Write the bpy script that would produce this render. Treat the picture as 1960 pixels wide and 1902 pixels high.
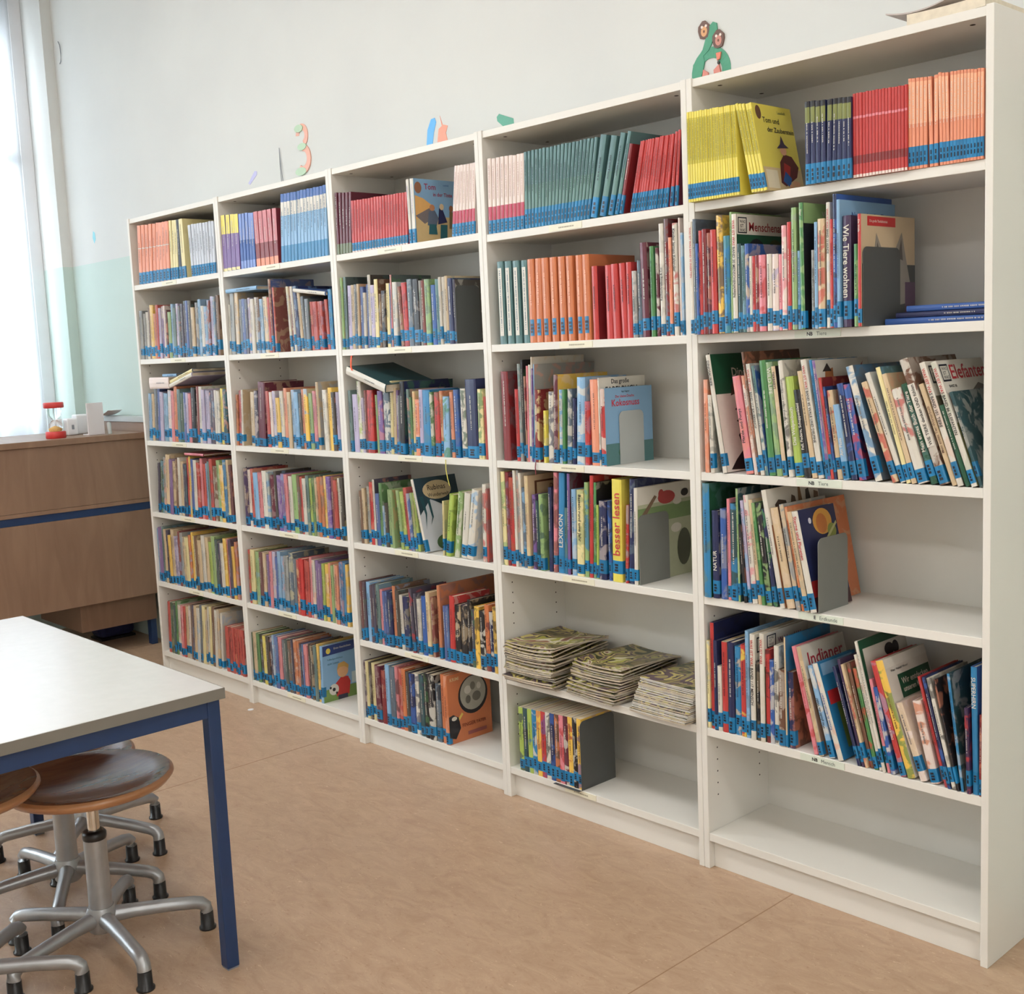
import bpy, bmesh, math, random
from mathutils import Matrix, Vector
random.seed(11)
for o in list(bpy.data.objects): bpy.data.objects.remove(o)
SC = bpy.context.scene
COL = SC.collection

# ------------------------------------------------------------------ camera
cam_data = bpy.data.cameras.new('camera'); cam = bpy.data.objects.new('camera', cam_data); COL.objects.link(cam)
yaw, pitch, roll = math.radians(47.153), math.radians(7.1336), math.radians(-2.5183)
fwd = Vector((-math.sin(yaw)*math.cos(pitch), math.cos(yaw)*math.cos(pitch), -math.sin(pitch)))
rgt = Vector((math.cos(yaw), math.sin(yaw), 0)); upv = rgt.cross(fwd)
r2 = math.cos(roll)*rgt + math.sin(roll)*upv; u2 = -math.sin(roll)*rgt + math.cos(roll)*upv
M = Matrix((r2, u2, -fwd)).transposed().to_4x4(); M.translation = Vector((5.1329, -2.4574, 1.4390))
cam.matrix_world = M
cam_data.sensor_fit = 'HORIZONTAL'; cam_data.sensor_width = 36.0; cam_data.lens = 2244.67/1960*36.0
cam_data.clip_start = .05
SC.camera = cam

# ------------------------------------------------------------------ world, lights, exposure
SC.view_settings.view_transform = 'Standard'; SC.view_settings.look = 'None'
SC.view_settings.exposure = -0.93; SC.view_settings.gamma = 1.0; SC.view_settings.use_curve_mapping = False
world = bpy.data.worlds.new('world'); SC.world = world; world.use_nodes = True
bg = world.node_tree.nodes['Background']; bg.inputs[0].default_value = (.86, .93, 1.0, 1); bg.inputs[1].default_value = 1.5
CEIL = 3.75
def area(name, loc, rot, sx, sy, power, color):
    d = bpy.data.lights.new(name, 'AREA'); d.shape = 'RECTANGLE'; d.size = sx; d.size_y = sy; d.energy = power; d.color = color
    o = bpy.data.objects.new(name, d); COL.objects.link(o); o.location = loc; o.rotation_euler = rot
    return o
# daylight falling in through the window openings of the left wall
WINDOWS = [(-1.55, .20), (-3.55, -1.95), (-5.55, -3.95)]
for (y0, y1) in WINDOWS:
    area('window_daylight', (-1.78, (y0+y1)/2, 2.15), (0, math.radians(-90), 0), 2.2, y1-y0, 175, (.84, .93, 1.0))
# a smaller unseen window, added in the right-hand wall to brighten the end panel
ADDED_WIN = (-4.2, -1.4, 1.0, 3.0)
area('window_daylight', (8.35, (ADDED_WIN[0]+ADDED_WIN[1])/2, (ADDED_WIN[2]+ADDED_WIN[3])/2), (0, math.radians(90), 0), ADDED_WIN[3]-ADDED_WIN[2], ADDED_WIN[1]-ADDED_WIN[0], 95, (1.0, .96, .90))  # extra light from the right, behind the added window
# ceiling lamps (their housings are built with the ceiling)
LAMPS = [(x, y) for x in (.2, 2.4, 4.6, 6.8) for y in (-1.7, -4.2)]
for (x, y) in LAMPS:
    area('ceiling_lamp_light', (x, y, CEIL-.105), (0, 0, 0), 1.5, .5, 30, (1.0, .97, .93))

# ------------------------------------------------------------------ helpers
def srgb(r, g, b):
    f = lambda c: (c/255/12.92 if c/255 <= .04045 else ((c/255+.055)/1.055)**2.4)
    return (f(r), f(g), f(b), 1.0)
PAL = {'w':(214,209,196),'g':(150,152,150),'k':(34,33,38),'n':(34,42,86),'b':(48,92,168),'B':(128,174,212),'c':(30,128,182),'t':(84,124,126),'T':(40,78,84),
 'e':(70,134,72),'E':(142,176,110),'G':(28,84,58),'y':(228,212,62),'q':(236,190,58),'Y':(228,214,150),'o':(206,116,64),'O':(230,142,104),'r':(194,50,48),'R':(130,36,42),
 'p':(222,128,140),'P':(226,208,198),'v':(120,88,152),'V':(66,46,82),'l':(184,174,206),'m':(112,76,56),'M':(208,182,142),'s':(92,108,124),'d':(98,34,52),'L':(164,190,72),'h':(196,202,212)}
NAMES = {'w':'white','g':'grey','k':'black','n':'navy','b':'blue','B':'light blue','c':'bright blue','t':'teal','T':'dark teal','e':'green','E':'light green','G':'dark green','y':'yellow','q':'golden yellow','Y':'pale yellow','o':'orange','O':'peach','r':'red','R':'dark red','p':'pink','P':'pale pink','v':'violet','V':'dark purple','l':'lilac','m':'brown','M':'beige','s':'slate grey','d':'maroon','L':'lime green','h':'pale grey'}
def soft_col(c):      # slightly faded print
    l = .3*c[0]+.6*c[1]+.1*c[2]; return tuple(q*.9+l*.1 for q in c[:3])+(1.0,)
LC = {k: soft_col(srgb(*v)) for k, v in PAL.items()}
LC.update({'blue_tag':srgb(24,120,172),'ink':srgb(20,26,40),'olive':srgb(122,128,70),'crim':srgb(178,40,72),'yelmark':srgb(196,182,58),'tealg':srgb(92,128,122),'peal':srgb(240,176,140),'pnkl':srgb(198,116,122),'bll':srgb(122,146,206),'grn':srgb(110,120,96),'pnkt':srgb(204,172,164),'skin':srgb(226,170,130)})
def cc(k): return LC[k] if isinstance(k, str) else k

def nodes(name):
    m = bpy.data.materials.new(name); m.use_nodes = True; nt = m.node_tree
    return m, nt, nt.nodes['Principled BSDF']
def N(nt, t, **kw):
    n = nt.nodes.new(t)
    for k, v in kw.items():
        if hasattr(n, k): setattr(n, k, v)
        else: n.inputs[k].default_value = v
    return n
def mixrgb(nt, fac, a, b):
    n = nt.nodes.new('ShaderNodeMix'); n.data_type = 'RGBA'
    for s, v in ((0, fac), (6, a), (7, b)):
        if hasattr(v, 'is_linked') or hasattr(v, 'links'): nt.links.new(v, n.inputs[s])
        else: n.inputs[s].default_value = v
    return n.outputs[2]
def ramp(nt, src, p0, p1, c0=(0,0,0,1), c1=(1,1,1,1)):
    r = nt.nodes.new('ShaderNodeValToRGB'); r.color_ramp.elements[0].position = p0; r.color_ramp.elements[1].position = p1
    r.color_ramp.elements[0].color = c0; r.color_ramp.elements[1].color = c1; nt.links.new(src, r.inputs[0]); return r.outputs[0]
def coords(nt, kind='Object', scale=(1,1,1)):
    tc = nt.nodes.new('ShaderNodeTexCoord'); mp = nt.nodes.new('ShaderNodeMapping'); mp.inputs['Scale'].default_value = scale
    nt.links.new(tc.outputs[kind], mp.inputs[0]); return mp.outputs[0]
def plain(name, rgb, rough=.5, var=.06, scale=8, metal=0, bump=0, bscale=200, stretch=(1,1,1), spec=.5, coat=0):
    m, nt, b = nodes(name); c = srgb(*rgb)
    v = coords(nt, 'Object', stretch)
    no = N(nt, 'ShaderNodeTexNoise', Scale=scale, Detail=4.0); nt.links.new(v, no.inputs['Vector'])
    d = tuple(max(0, x*(1-var)) for x in c[:3])+(1,); l = tuple(min(1, x*(1+var)) for x in c[:3])+(1,)
    nt.links.new(ramp(nt, no.outputs[0], .3, .7, d, l), b.inputs['Base Color'])
    b.inputs['Roughness'].default_value = rough; b.inputs['Metallic'].default_value = metal; b.inputs['Specular IOR Level'].default_value = spec
    if coat: b.inputs['Coat Weight'].default_value = coat; b.inputs['Coat Roughness'].default_value = .15
    if bump:
        n2 = N(nt, 'ShaderNodeTexNoise', Scale=bscale, Detail=3.0); nt.links.new(v, n2.inputs['Vector'])
        bp = N(nt, 'ShaderNodeBump', Strength=bump, Distance=.002); nt.links.new(n2.outputs[0], bp.inputs['Height']); nt.links.new(bp.outputs[0], b.inputs['Normal'])
    return m
def wood(name, a, bcol, rough=.4, axis=(1,1,1), scale=3, coat=0):
    m, nt, b = nodes(name); v = coords(nt, 'Object', axis)
    w = N(nt, 'ShaderNodeTexNoise', Scale=scale, Detail=8.0, Distortion=1.2); nt.links.new(v, w.inputs['Vector'])
    nt.links.new(ramp(nt, w.outputs[0], .3, .72, srgb(*a), srgb(*bcol)), b.inputs['Base Color'])
    b.inputs['Roughness'].default_value = rough
    if coat: b.inputs['Coat Weight'].default_value = coat; b.inputs['Coat Roughness'].default_value = .12
    return m
MAT = {}
def build_materials():
    MAT['white'] = plain('white_laminate', (228,226,219), .38, .02, 3, bump=.05, bscale=300)
    MAT['back'] = plain('white_back_board', (218,217,211), .5, .03, 3)
    MAT['hole'] = plain('dark_hole', (40,36,32), .8)
    MAT['paper'] = None
    # book cover: colour carried by the mesh, broken up by a printed pattern of a second colour
    m, nt, b = nodes('printed_cover')
    a1 = N(nt, 'ShaderNodeAttribute', attribute_name='Col'); a2 = N(nt, 'ShaderNodeAttribute', attribute_name='Col2')
    oi = nt.nodes.new('ShaderNodeObjectInfo'); tc = nt.nodes.new('ShaderNodeTexCoord')
    va = N(nt, 'ShaderNodeVectorMath', operation='ADD'); cmb = nt.nodes.new('ShaderNodeCombineXYZ')
    mu = N(nt, 'ShaderNodeMath', operation='MULTIPLY'); mu.inputs[1].default_value = 37.0
    nt.links.new(oi.outputs['Random'], mu.inputs[0])
    for i in range(3): nt.links.new(mu.outputs[0], cmb.inputs[i])
    nt.links.new(tc.outputs['Object'], va.inputs[0]); nt.links.new(cmb.outputs[0], va.inputs[1])
    no = N(nt, 'ShaderNodeTexNoise', Scale=26.0, Detail=5.0, Distortion=.6); nt.links.new(va.outputs[0], no.inputs['Vector'])
    f = ramp(nt, no.outputs[0], .50, .56)
    mm = N(nt, 'ShaderNodeMath', operation='MULTIPLY'); nt.links.new(f, mm.inputs[0]); nt.links.new(a2.outputs['Alpha'], mm.inputs[1])
    c1 = mixrgb(nt, mm.outputs[0], a1.outputs['Color'], a2.outputs['Color'])
    n2 = N(nt, 'ShaderNodeTexNoise', Scale=9.0, Detail=3.0); nt.links.new(va.outputs[0], n2.inputs['Vector'])
    hsv = nt.nodes.new('ShaderNodeHueSaturation'); nt.links.new(c1, hsv.inputs['Color'])
    rr = nt.nodes.new('ShaderNodeMapRange'); rr.inputs['To Min'].default_value = .88; rr.inputs['To Max'].default_value = 1.12
    nt.links.new(n2.outputs[0], rr.inputs['Value']); nt.links.new(rr.outputs[0], hsv.inputs['Value'])
    nt.links.new(hsv.outputs[0], b.inputs['Base Color']); b.inputs['Roughness'].default_value = .34
    bp = N(nt, 'ShaderNodeBump', Strength=.08, Distance=.001); nt.links.new(no.outputs[0], bp.inputs['Height']); nt.links.new(bp.outputs[0], b.inputs['Normal'])
    MAT['cover'] = m
    m, nt, b = nodes('flat_print'); a1 = N(nt, 'ShaderNodeAttribute', attribute_name='Col')
    v = coords(nt); no = N(nt, 'ShaderNodeTexNoise', Scale=60.0, Detail=2.0); nt.links.new(v, no.inputs['Vector'])
    hsv = nt.nodes.new('ShaderNodeHueSaturation'); nt.links.new(a1.outputs['Color'], hsv.inputs['Color'])
    rr = nt.nodes.new('ShaderNodeMapRange'); rr.inputs['To Min'].default_value = .94; rr.inputs['To Max'].default_value = 1.06
    nt.links.new(no.outputs[0], rr.inputs['Value']); nt.links.new(rr.outputs[0], hsv.inputs['Value'])
    nt.links.new(hsv.outputs[0], b.inputs['Base Color']); b.inputs['Roughness'].default_value = .36
    MAT['print'] = m
    m, nt, b = nodes('page_edges')
    v = coords(nt, 'Object', (900, 12, 12)); no = N(nt, 'ShaderNodeTexNoise', Scale=1.0, Detail=2.0); nt.links.new(v, no.inputs['Vector'])
    nt.links.new(ramp(nt, no.outputs[0], .35, .65, srgb(184,168,142), srgb(232,222,200)), b.inputs['Base Color']); b.inputs['Roughness'].default_value = .9
    MAT['paper'] = m
    m, nt, b = nodes('magazine_edges')
    v = coords(nt, 'Object', (25, 25, 520)); no = N(nt, 'ShaderNodeTexNoise', Scale=1.0, Detail=2.0); nt.links.new(v, no.inputs['Vector'])
    nt.links.new(ramp(nt, no.outputs[0], .3, .7, srgb(150,134,112), srgb(226,214,194)), b.inputs['Base Color']); b.inputs['Roughness'].default_value = .85
    MAT['magedge'] = m
    for nm, a, b2 in (('magedge2', (112,102,88), (206,198,184)), ('magedge3', (170,164,156), (232,228,220))):
        m, nt, b = nodes(nm); v = coords(nt, 'Object', (25, 25, 520)); no = N(nt, 'ShaderNodeTexNoise', Scale=1.0, Detail=2.0); nt.links.new(v, no.inputs['Vector'])
        nt.links.new(ramp(nt, no.outputs[0], .3, .7, srgb(*a), srgb(*b2)), b.inputs['Base Color']); b.inputs['Roughness'].default_value = .85; MAT[nm] = m
    m, nt, b = nodes('comic_cover'); oi = nt.nodes.new('ShaderNodeObjectInfo'); tc = nt.nodes.new('ShaderNodeTexCoord'); va = N(nt, 'ShaderNodeVectorMath', operation='ADD')
    mu = N(nt, 'ShaderNodeVectorMath', operation='MULTIPLY'); mu.inputs[1].default_value = (3.1, 3.1, 0); nt.links.new(oi.outputs['Location'], mu.inputs[0])
    nt.links.new(tc.outputs['Object'], va.inputs[0]); nt.links.new(mu.outputs[0], va.inputs[1])
    no = N(nt, 'ShaderNodeTexNoise', Scale=7.0, Detail=2.5, Distortion=1.4); nt.links.new(va.outputs[0], no.inputs['Vector'])
    r = nt.nodes.new('ShaderNodeValToRGB'); r.color_ramp.interpolation = 'CONSTANT'; els = r.color_ramp.elements
    stops = [(0,(40,34,34)),(.30,(112,98,60)),(.36,(58,66,40)),(.42,(158,144,92)),(.47,(92,72,82)),(.51,(196,182,110)),(.55,(64,50,54)),(.59,(168,166,74)),(.63,(214,206,186)),(.67,(136,84,62))]
    els[0].position, els[0].color = 0, srgb(*stops[0][1]); els[1].position, els[1].color = stops[1][0], srgb(*stops[1][1])
    for p_, c_ in stops[2:]: e_ = els.new(p_); e_.color = srgb(*c_)
    nt.links.new(no.outputs[0], r.inputs[0]); nt.links.new(r.outputs[0], b.inputs['Base Color']); b.inputs['Roughness'].default_value = .4; MAT['comic'] = m
    # painted walls: white above, a pale mint dado below two metres
    m, nt, b = nodes('wall_paint'); g = nt.nodes.new('ShaderNodeNewGeometry'); sx = nt.nodes.new('ShaderNodeSeparateXYZ'); nt.links.new(g.outputs['Position'], sx.inputs[0])
    no = N(nt, 'ShaderNodeTexNoise', Scale=2.0, Detail=6.0); nt.links.new(g.outputs['Position'], no.inputs['Vector'])
    hi = ramp(nt, no.outputs[0], .3, .7, srgb(212,214,212), srgb(218,220,217)); lo = ramp(nt, no.outputs[0], .3, .7, srgb(194,212,206), srgb(199,216,210))
    st = N(nt, 'ShaderNodeMath', operation='GREATER_THAN'); st.inputs[1].default_value = 2.0; nt.links.new(sx.outputs[2], st.inputs[0])
    nt.links.new(mixrgb(nt, st.outputs[0], lo, hi), b.inputs['Base Color']); b.inputs['Roughness'].default_value = .8
    n2 = N(nt, 'ShaderNodeTexNoise', Scale=120.0, Detail=3.0); nt.links.new(g.outputs['Position'], n2.inputs['Vector'])
    bp = N(nt, 'ShaderNodeBump', Strength=.08, Distance=.002); nt.links.new(n2.outputs[0], bp.inputs['Height']); nt.links.new(bp.outputs[0], b.inputs['Normal'])
    MAT['wall'] = m
    MAT['cream'] = plain('cream_wall_paint', (230,226,218), .85, .02)
    MAT['ceiling'] = plain('ceiling_paint', (236,235,230), .9, .02)
    # marbled linoleum
    m, nt, b = nodes('linoleum'); g = nt.nodes.new('ShaderNodeNewGeometry')
    mp = nt.nodes.new('ShaderNodeMapping'); mp.inputs['Scale'].default_value = (1, 2.2, 1); mp.inputs['Rotation'].default_value = (0,0,.5); nt.links.new(g.outputs['Position'], mp.inputs[0])
    n1 = N(nt, 'ShaderNodeTexNoise', Scale=9.0, Detail=9.0, Roughness=.7, Distortion=1.0); nt.links.new(mp.outputs[0], n1.inputs['Vector'])
    n2 = N(nt, 'ShaderNodeTexNoise', Scale=60.0, Detail=6.0, Distortion=1.2); nt.links.new(mp.outputs[0], n2.inputs['Vector'])
    n3 = N(nt, 'ShaderNodeTexNoise', Scale=1.6, Detail=4.0); nt.links.new(g.outputs['Position'], n3.inputs['Vector'])
    ca = ramp(nt, n1.outputs[0], .32, .68, srgb(170,140,114), srgb(192,163,136))
    cb = mixrgb(nt, ramp(nt, n2.outputs[0], .62, .72), ca, srgb(158,124,96))
    cb2 = mixrgb(nt, ramp(nt, n2.outputs[0], .26, .36, (1,1,1,1), (0,0,0,1)), cb, srgb(214,188,162))
    nt.links.new(mixrgb(nt, .25, cb2, ca), b.inputs['Base Color'])
    rr = nt.nodes.new('ShaderNodeMapRange'); rr.inputs['To Min'].default_value = .26; rr.inputs['To Max'].default_value = .46; nt.links.new(n3.outputs[0], rr.inputs['Value']); nt.links.new(rr.outputs[0], b.inputs['Roughness'])
    bp = N(nt, 'ShaderNodeBump', Strength=.04, Distance=.002); nt.links.new(n2.outputs[0], bp.inputs['Height']); nt.links.new(bp.outputs[0], b.inputs['Normal'])
    MAT['floor'] = m
    MAT['seam'] = plain('seam_weld', (158,126,98), .6)
    MAT['steel'] = plain('grey_steel', (128,130,126), .42, .05, 6, metal=.3)
    MAT['steel_dark'] = plain('dark_grey_steel', (84,86,84), .45, .05, 6, metal=.2)
    MAT['steel_light'] = plain('light_grey_steel', (182,186,184), .42, .05, 6, metal=.2)
    MAT['tabletop'] = plain('pale_laminate', (206,204,200), .22, .02, 30, spec=.5)
    MAT['edge'] = plain('grey_edge_band', (122,118,110), .5, .04, 20)
    MAT['blue_metal'] = plain('blue_powder_coat', (30,56,98), .42, .05, 40, bump=.05, bscale=600)
    MAT['alu'] = plain('grey_cast_aluminium', (166,168,170), .34, .06, 30, metal=.6, bump=.04, bscale=500)
    MAT['chrome'] = plain('chrome', (200,196,188), .14, .02, metal=1)
    MAT['black'] = plain('black_plastic', (24,24,26), .32, .1, 30)
    MAT['seat'] = wood('varnished_beech_dark', (92,50,30), (136,84,54), .16, (6,1,1), 4)
    MAT['seat'].node_tree.nodes['Principled BSDF'].inputs['Specular IOR Level'].default_value = .3
    MAT['seat_edge'] = wood('varnished_beech_edge', (146,96,60), (190,138,94), .3, (1,1,10), 4, coat=.4)
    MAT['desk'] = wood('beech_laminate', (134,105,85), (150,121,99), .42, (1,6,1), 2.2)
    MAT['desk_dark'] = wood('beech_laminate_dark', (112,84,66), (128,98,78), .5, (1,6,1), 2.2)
    MAT['red'] = plain('red_plastic', (206,60,58), .35)
    MAT['sand'] = plain('sand', (226,178,108), .9, .12, 120)
    MAT['whitep'] = plain('white_plastic', (232,232,234), .4, .02)
    MAT['card'] = plain('white_card', (226,220,222), .7, .02)
    MAT['greyp'] = plain('grey_plastic', (132,136,144), .5, .05)
    MAT['fabric_dark'] = plain('dark_blue_fabric', (30,34,72), .9, .2, 60)
    m, nt, b = nodes('clear_glass'); b.inputs['Transmission Weight'].default_value = 1; b.inputs['Roughness'].default_value = .02; b.inputs['IOR'].default_value = 1.1
    no = N(nt, 'ShaderNodeTexNoise', Scale=3.0); nt.links.new(ramp(nt, no.outputs[0], 0, 1, (.95,.97,.97,1), (1,1,1,1)), b.inputs['Base Color']); MAT['glass'] = m
    m = bpy.data.materials.new('sheer_curtain'); m.use_nodes = True; nt = m.node_tree; nt.nodes.clear()
    out = nt.nodes.new('ShaderNodeOutputMaterial'); tr = N(nt, 'ShaderNodeBsdfTranslucent'); df = N(nt, 'ShaderNodeBsdfDiffuse'); tp = nt.nodes.new('ShaderNodeBsdfTransparent')
    v = coords(nt, 'Object', (300,300,300)); wv = N(nt, 'ShaderNodeTexNoise', Scale=1.0); nt.links.new(v, wv.inputs['Vector'])
    cl = ramp(nt, wv.outputs[0], .2, .8, (.74,.76,.78,1), (.80,.82,.84,1)); nt.links.new(cl, tr.inputs[0]); nt.links.new(cl, df.inputs[0])
    m1 = nt.nodes.new('ShaderNodeMixShader'); m1.inputs[0].default_value = .38; nt.links.new(tr.outputs[0], m1.inputs[1]); nt.links.new(df.outputs[0], m1.inputs[2])
    m2 = nt.nodes.new('ShaderNodeMixShader'); m2.inputs[0].default_value = .12; nt.links.new(m1.outputs[0], m2.inputs[1]); nt.links.new(tp.outputs[0], m2.inputs[2]); nt.links.new(m2.outputs[0], out.inputs[0])
    MAT['curtain'] = m
    m, nt, b = nodes('lamp_diffuser'); b.inputs['Emission Color'].default_value = (1, .97, .93, 1); b.inputs['Emission Strength'].default_value = 4; MAT['lamp'] = m
build_materials()

class MB:
    """collects faces with a colour and a material index, then links them as ONE mesh object"""
    def __init__(s): s.v = []; s.f = []; s.c = []; s.c2 = []; s.m = []; s.sm = []
    def face(s, pts, col=None, col2=None, mi=0, smooth=False):
        i = len(s.v); s.v += [tuple(q) for q in pts]; s.f.append(tuple(range(i, i+len(pts)))); s.c.append(col); s.c2.append(col2); s.m.append(mi); s.sm.append(smooth)
    def mesh(s, verts, faces, col=None, mi=0, smooth=False):
        i = len(s.v); s.v += [tuple(q) for q in verts]
        for f in faces: s.f.append(tuple(i+k for k in f)); s.c.append(col); s.c2.append(None); s.m.append(mi); s.sm.append(smooth)
    def box(s, a, b, col=None, mi=0):
        (x0,y0,z0), (x1,y1,z1) = a, b
        vs = [(x0,y0,z0),(x1,y0,z0),(x1,y1,z0),(x0,y1,z0),(x0,y0,z1),(x1,y0,z1),(x1,y1,z1),(x0,y1,z1)]
        s.mesh(vs, [(0,3,2,1),(4,5,6,7),(0,1,5,4),(1,2,6,5),(2,3,7,6),(3,0,4,7)], col, mi)
    def obj_box(s, c, ax, ay, az, col=None, mi=0):   # oriented box: centre and half axes
        c, ax, ay, az = map(Vector, (c, ax, ay, az)); vs = []
        for k in (-1,1):
            for i, j in ((-1,-1),(1,-1),(1,1),(-1,1)): vs.append(c+ax*i+ay*j+az*k)
        s.mesh(vs, [(0,3,2,1),(4,5,6,7),(0,1,5,4),(1,2,6,5),(2,3,7,6),(3,0,4,7)], col, mi)
    def lathe(s, prof, n=24, at=(0,0,0), mi=0, col=None, smooth=True, caps=True):
        i0 = []; vs = []; fs = []
        for (r, z) in prof:
            for k in range(n): a = 2*math.pi*k/n; vs.append((at[0]+r*math.cos(a), at[1]+r*math.sin(a), at[2]+z))
        for q in range(len(prof)-1):
            for k in range(n): fs.append((q*n+k, q*n+(k+1)%n, (q+1)*n+(k+1)%n, (q+1)*n+k))
        s.mesh(vs, fs, col, mi, smooth)
        if caps:
            s.face([vs[k] for k in range(n)][::-1], col, None, mi); s.face(vs[-n:], col, None, mi)
    def tube(s, pts, rad, n=10, mi=0, col=None, flat=1.0):
        pts = [Vector(q) for q in pts]; rad = rad if isinstance(rad, (list, tuple)) else [rad]*len(pts); vs = []; fs = []
        for i, q in enumerate(pts):
            d = (pts[min(i+1, len(pts)-1)]-pts[max(i-1, 0)]).normalized()
            ref = Vector((0,0,1)) if abs(d.z) < .95 else Vector((1,0,0))
            a = d.cross(ref).normalized(); b = a.cross(d)
            for k in range(n): t = 2*math.pi*k/n; vs.append(q+a*rad[i]*math.cos(t)+b*rad[i]*flat*math.sin(t))
        for i in range(len(pts)-1):
            for k in range(n): fs.append((i*n+k, i*n+(k+1)%n, (i+1)*n+(k+1)%n, (i+1)*n+k))
        s.mesh(vs, fs, col, mi, True); s.face([tuple(v) for v in vs[:n]][::-1], col, None, mi); s.face([tuple(v) for v in vs[-n:]], col, None, mi)
    def build(s, name, mats, parent=None, loc=None, rot=None, bevel=0):
        me = bpy.data.meshes.new(name); me.from_pydata(s.v, [], s.f)
        mats = mats if isinstance(mats, (list, tuple)) else [mats]
        for m in mats: me.materials.append(MAT[m] if isinstance(m, str) else m)
        me.polygons.foreach_set('material_index', s.m); me.polygons.foreach_set('use_smooth', s.sm)
        if any(c is not None for c in s.c):
            for nm, lst in (('Col', s.c), ('Col2', s.c2)):
                at = me.color_attributes.new(nm, 'FLOAT_COLOR', 'CORNER'); buf = []
                for f, c in zip(s.f, lst):
                    c = (0,0,0,0) if c is None else tuple(c)
                    buf += list(c)*len(f)
                at.data.foreach_set('color', buf)
        me.update()
        o = bpy.data.objects.new(name, me); COL.objects.link(o)
        if parent: o.parent = parent
        if loc: o.location = loc
        if rot: o.rotation_euler = rot
        if bevel:
            md = o.modifiers.new('bevel', 'BEVEL'); md.width = bevel; md.segments = 2; md.limit_method = 'ANGLE'; md.angle_limit = .7
        return o
def tag(o, label=None, cat=None, group=None, kind=None):
    if label: o['label'] = label
    if cat: o['category'] = cat
    if group: o['group'] = group
    if kind: o['kind'] = kind
    return o
def empty(name, loc, rz=0):
    o = bpy.data.objects.new(name, None); COL.objects.link(o); o.location = loc; o.rotation_euler = (0,0,rz); o.empty_display_size = .05
    return o
_tx = {}
def text_geo(body, bold=.0):
    key = (body, bold)
    if key in _tx: return _tx[key]
    cu = bpy.data.curves.new('t', 'FONT'); cu.body = body; cu.size = 1.0; cu.resolution_u = 2; cu.offset = bold
    o = bpy.data.objects.new('t', cu); COL.objects.link(o); me = bpy.data.meshes.new_from_object(o)
    vs = [v.co.copy() for v in me.vertices]; fs = [tuple(q.vertices) for q in me.polygons]
    bpy.data.objects.remove(o); bpy.data.meshes.remove(me); bpy.data.curves.remove(cu)
    x0 = min(v.x for v in vs); x1 = max(v.x for v in vs)
    y0 = min(v.y for v in vs); y1 = max(v.y for v in vs)
    _tx[key] = ([((v.x-x0), (v.y-y0)) for v in vs], fs, x1-x0, y1-y0); return _tx[key]
def put_text(mb, body, fn, length, height, col, mi=0, bold=.012):
    """text scaled into length x height; fn maps (along, up) to a point"""
    vs, fs, w, h = text_geo(body, bold); sc = min(length/w, height/h)
    mb.mesh([fn(x*sc, y*sc) for x, y in vs], fs, col, mi)
    return w*sc, h*sc
# ------------------------------------------------------------------ the room
WY = .302      # back wall plane, just behind the bookcases
WX = -1.335    # window wall plane
def struct(o): o['kind'] = 'structure'; return o
mb = MB(); mb.box((-1.9, -6.2, -.1), (8.2, .5, 0)); floor = struct(mb.build('floor', 'floor'))
for x in (-.55, 1.46, 3.47, 5.48):
    mb = MB(); mb.box((x-.0012, -6.0, -.001), (x+.0012, WY, .0005)); mb.build('seam', 'seam', floor)
mb = MB(); mb.box((WX-.2, WY, 0), (8.0, WY+.15, CEIL)); struct(mb.build('wall_back', 'wall'))
mb = MB(); ya_, yb_, za_, zb_ = ADDED_WIN
mb.box((8.0, -6.0, 0), (8.2, ya_, CEIL)); mb.box((8.0, yb_, 0), (8.2, WY+.15, CEIL)); mb.box((8.0, ya_, 0), (8.2, yb_, za_)); mb.box((8.0, ya_, zb_), (8.2, yb_, CEIL)); struct(mb.build('wall_right', 'cream'))
mb = MB(); mb.box((WX-.5, -6.15, 0), (8.15, -6.0, CEIL)); struct(mb.build('wall_front', 'cream'))
mb = MB(); mb.box((WX-.5, -6.15, CEIL), (8.15, WY+.15, CEIL+.12)); struct(mb.build('ceiling', 'ceiling'))
SILL, HEAD, DEEP = .98, 3.55, .30
mb = MB()
mb.box((WX-.36, -6.0, 0), (WX, WY, SILL)); mb.box((WX-.36, -6.0, HEAD), (WX, WY, CEIL))
edges = [WY] + [e for w_ in WINDOWS for e in (w_[1]+.045, w_[0])] + [-6.0]
for i in range(0, len(edges), 2): mb.box((WX-.36, edges[i+1], SILL), (WX, edges[i], HEAD))
struct(mb.build('wall_left', 'wall'))
for i, (y0, y1) in enumerate(WINDOWS):
    y1 += .045
    e = struct(empty('window_%d' % (i+1), (WX-.30, (y0+y1)/2, SILL)))
    hw = (y1-y0)/2; H = HEAD-SILL
    mb = MB(); t = .07
    mb.box((-.04,-hw,0),(.04,-hw+t,H)); mb.box((-.04,hw-t,0),(.04,hw,H)); mb.box((-.04,-hw+t,0),(.04,hw-t,t)); mb.box((-.04,-hw+t,H-t),(.04,hw-t,H)); mb.box((-.035,-.03,t),(.035,.03,H-t)); mb.box((-.035,-hw+t,H*.62),(.035,hw-t,H*.62+.06))
    mb.build('window_frame', 'whitep', e, bevel=.004)
    for sy in (-1, 1):
        for z0, z1 in ((t, H*.62), (H*.62+.06, H-t)):
            mb = MB(); a, b = sorted((sy*.03, sy*(hw-t))); mb.box((-.003, a, z0), (.003, b, z1)); mb.build('pane', 'glass', e)
    mb = MB(); mb.box((.04,-hw,-.03),(.42 if i == 0 else .36, hw, .0)); mb.build('window_sill', 'whitep', e, bevel=.004)
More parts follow.
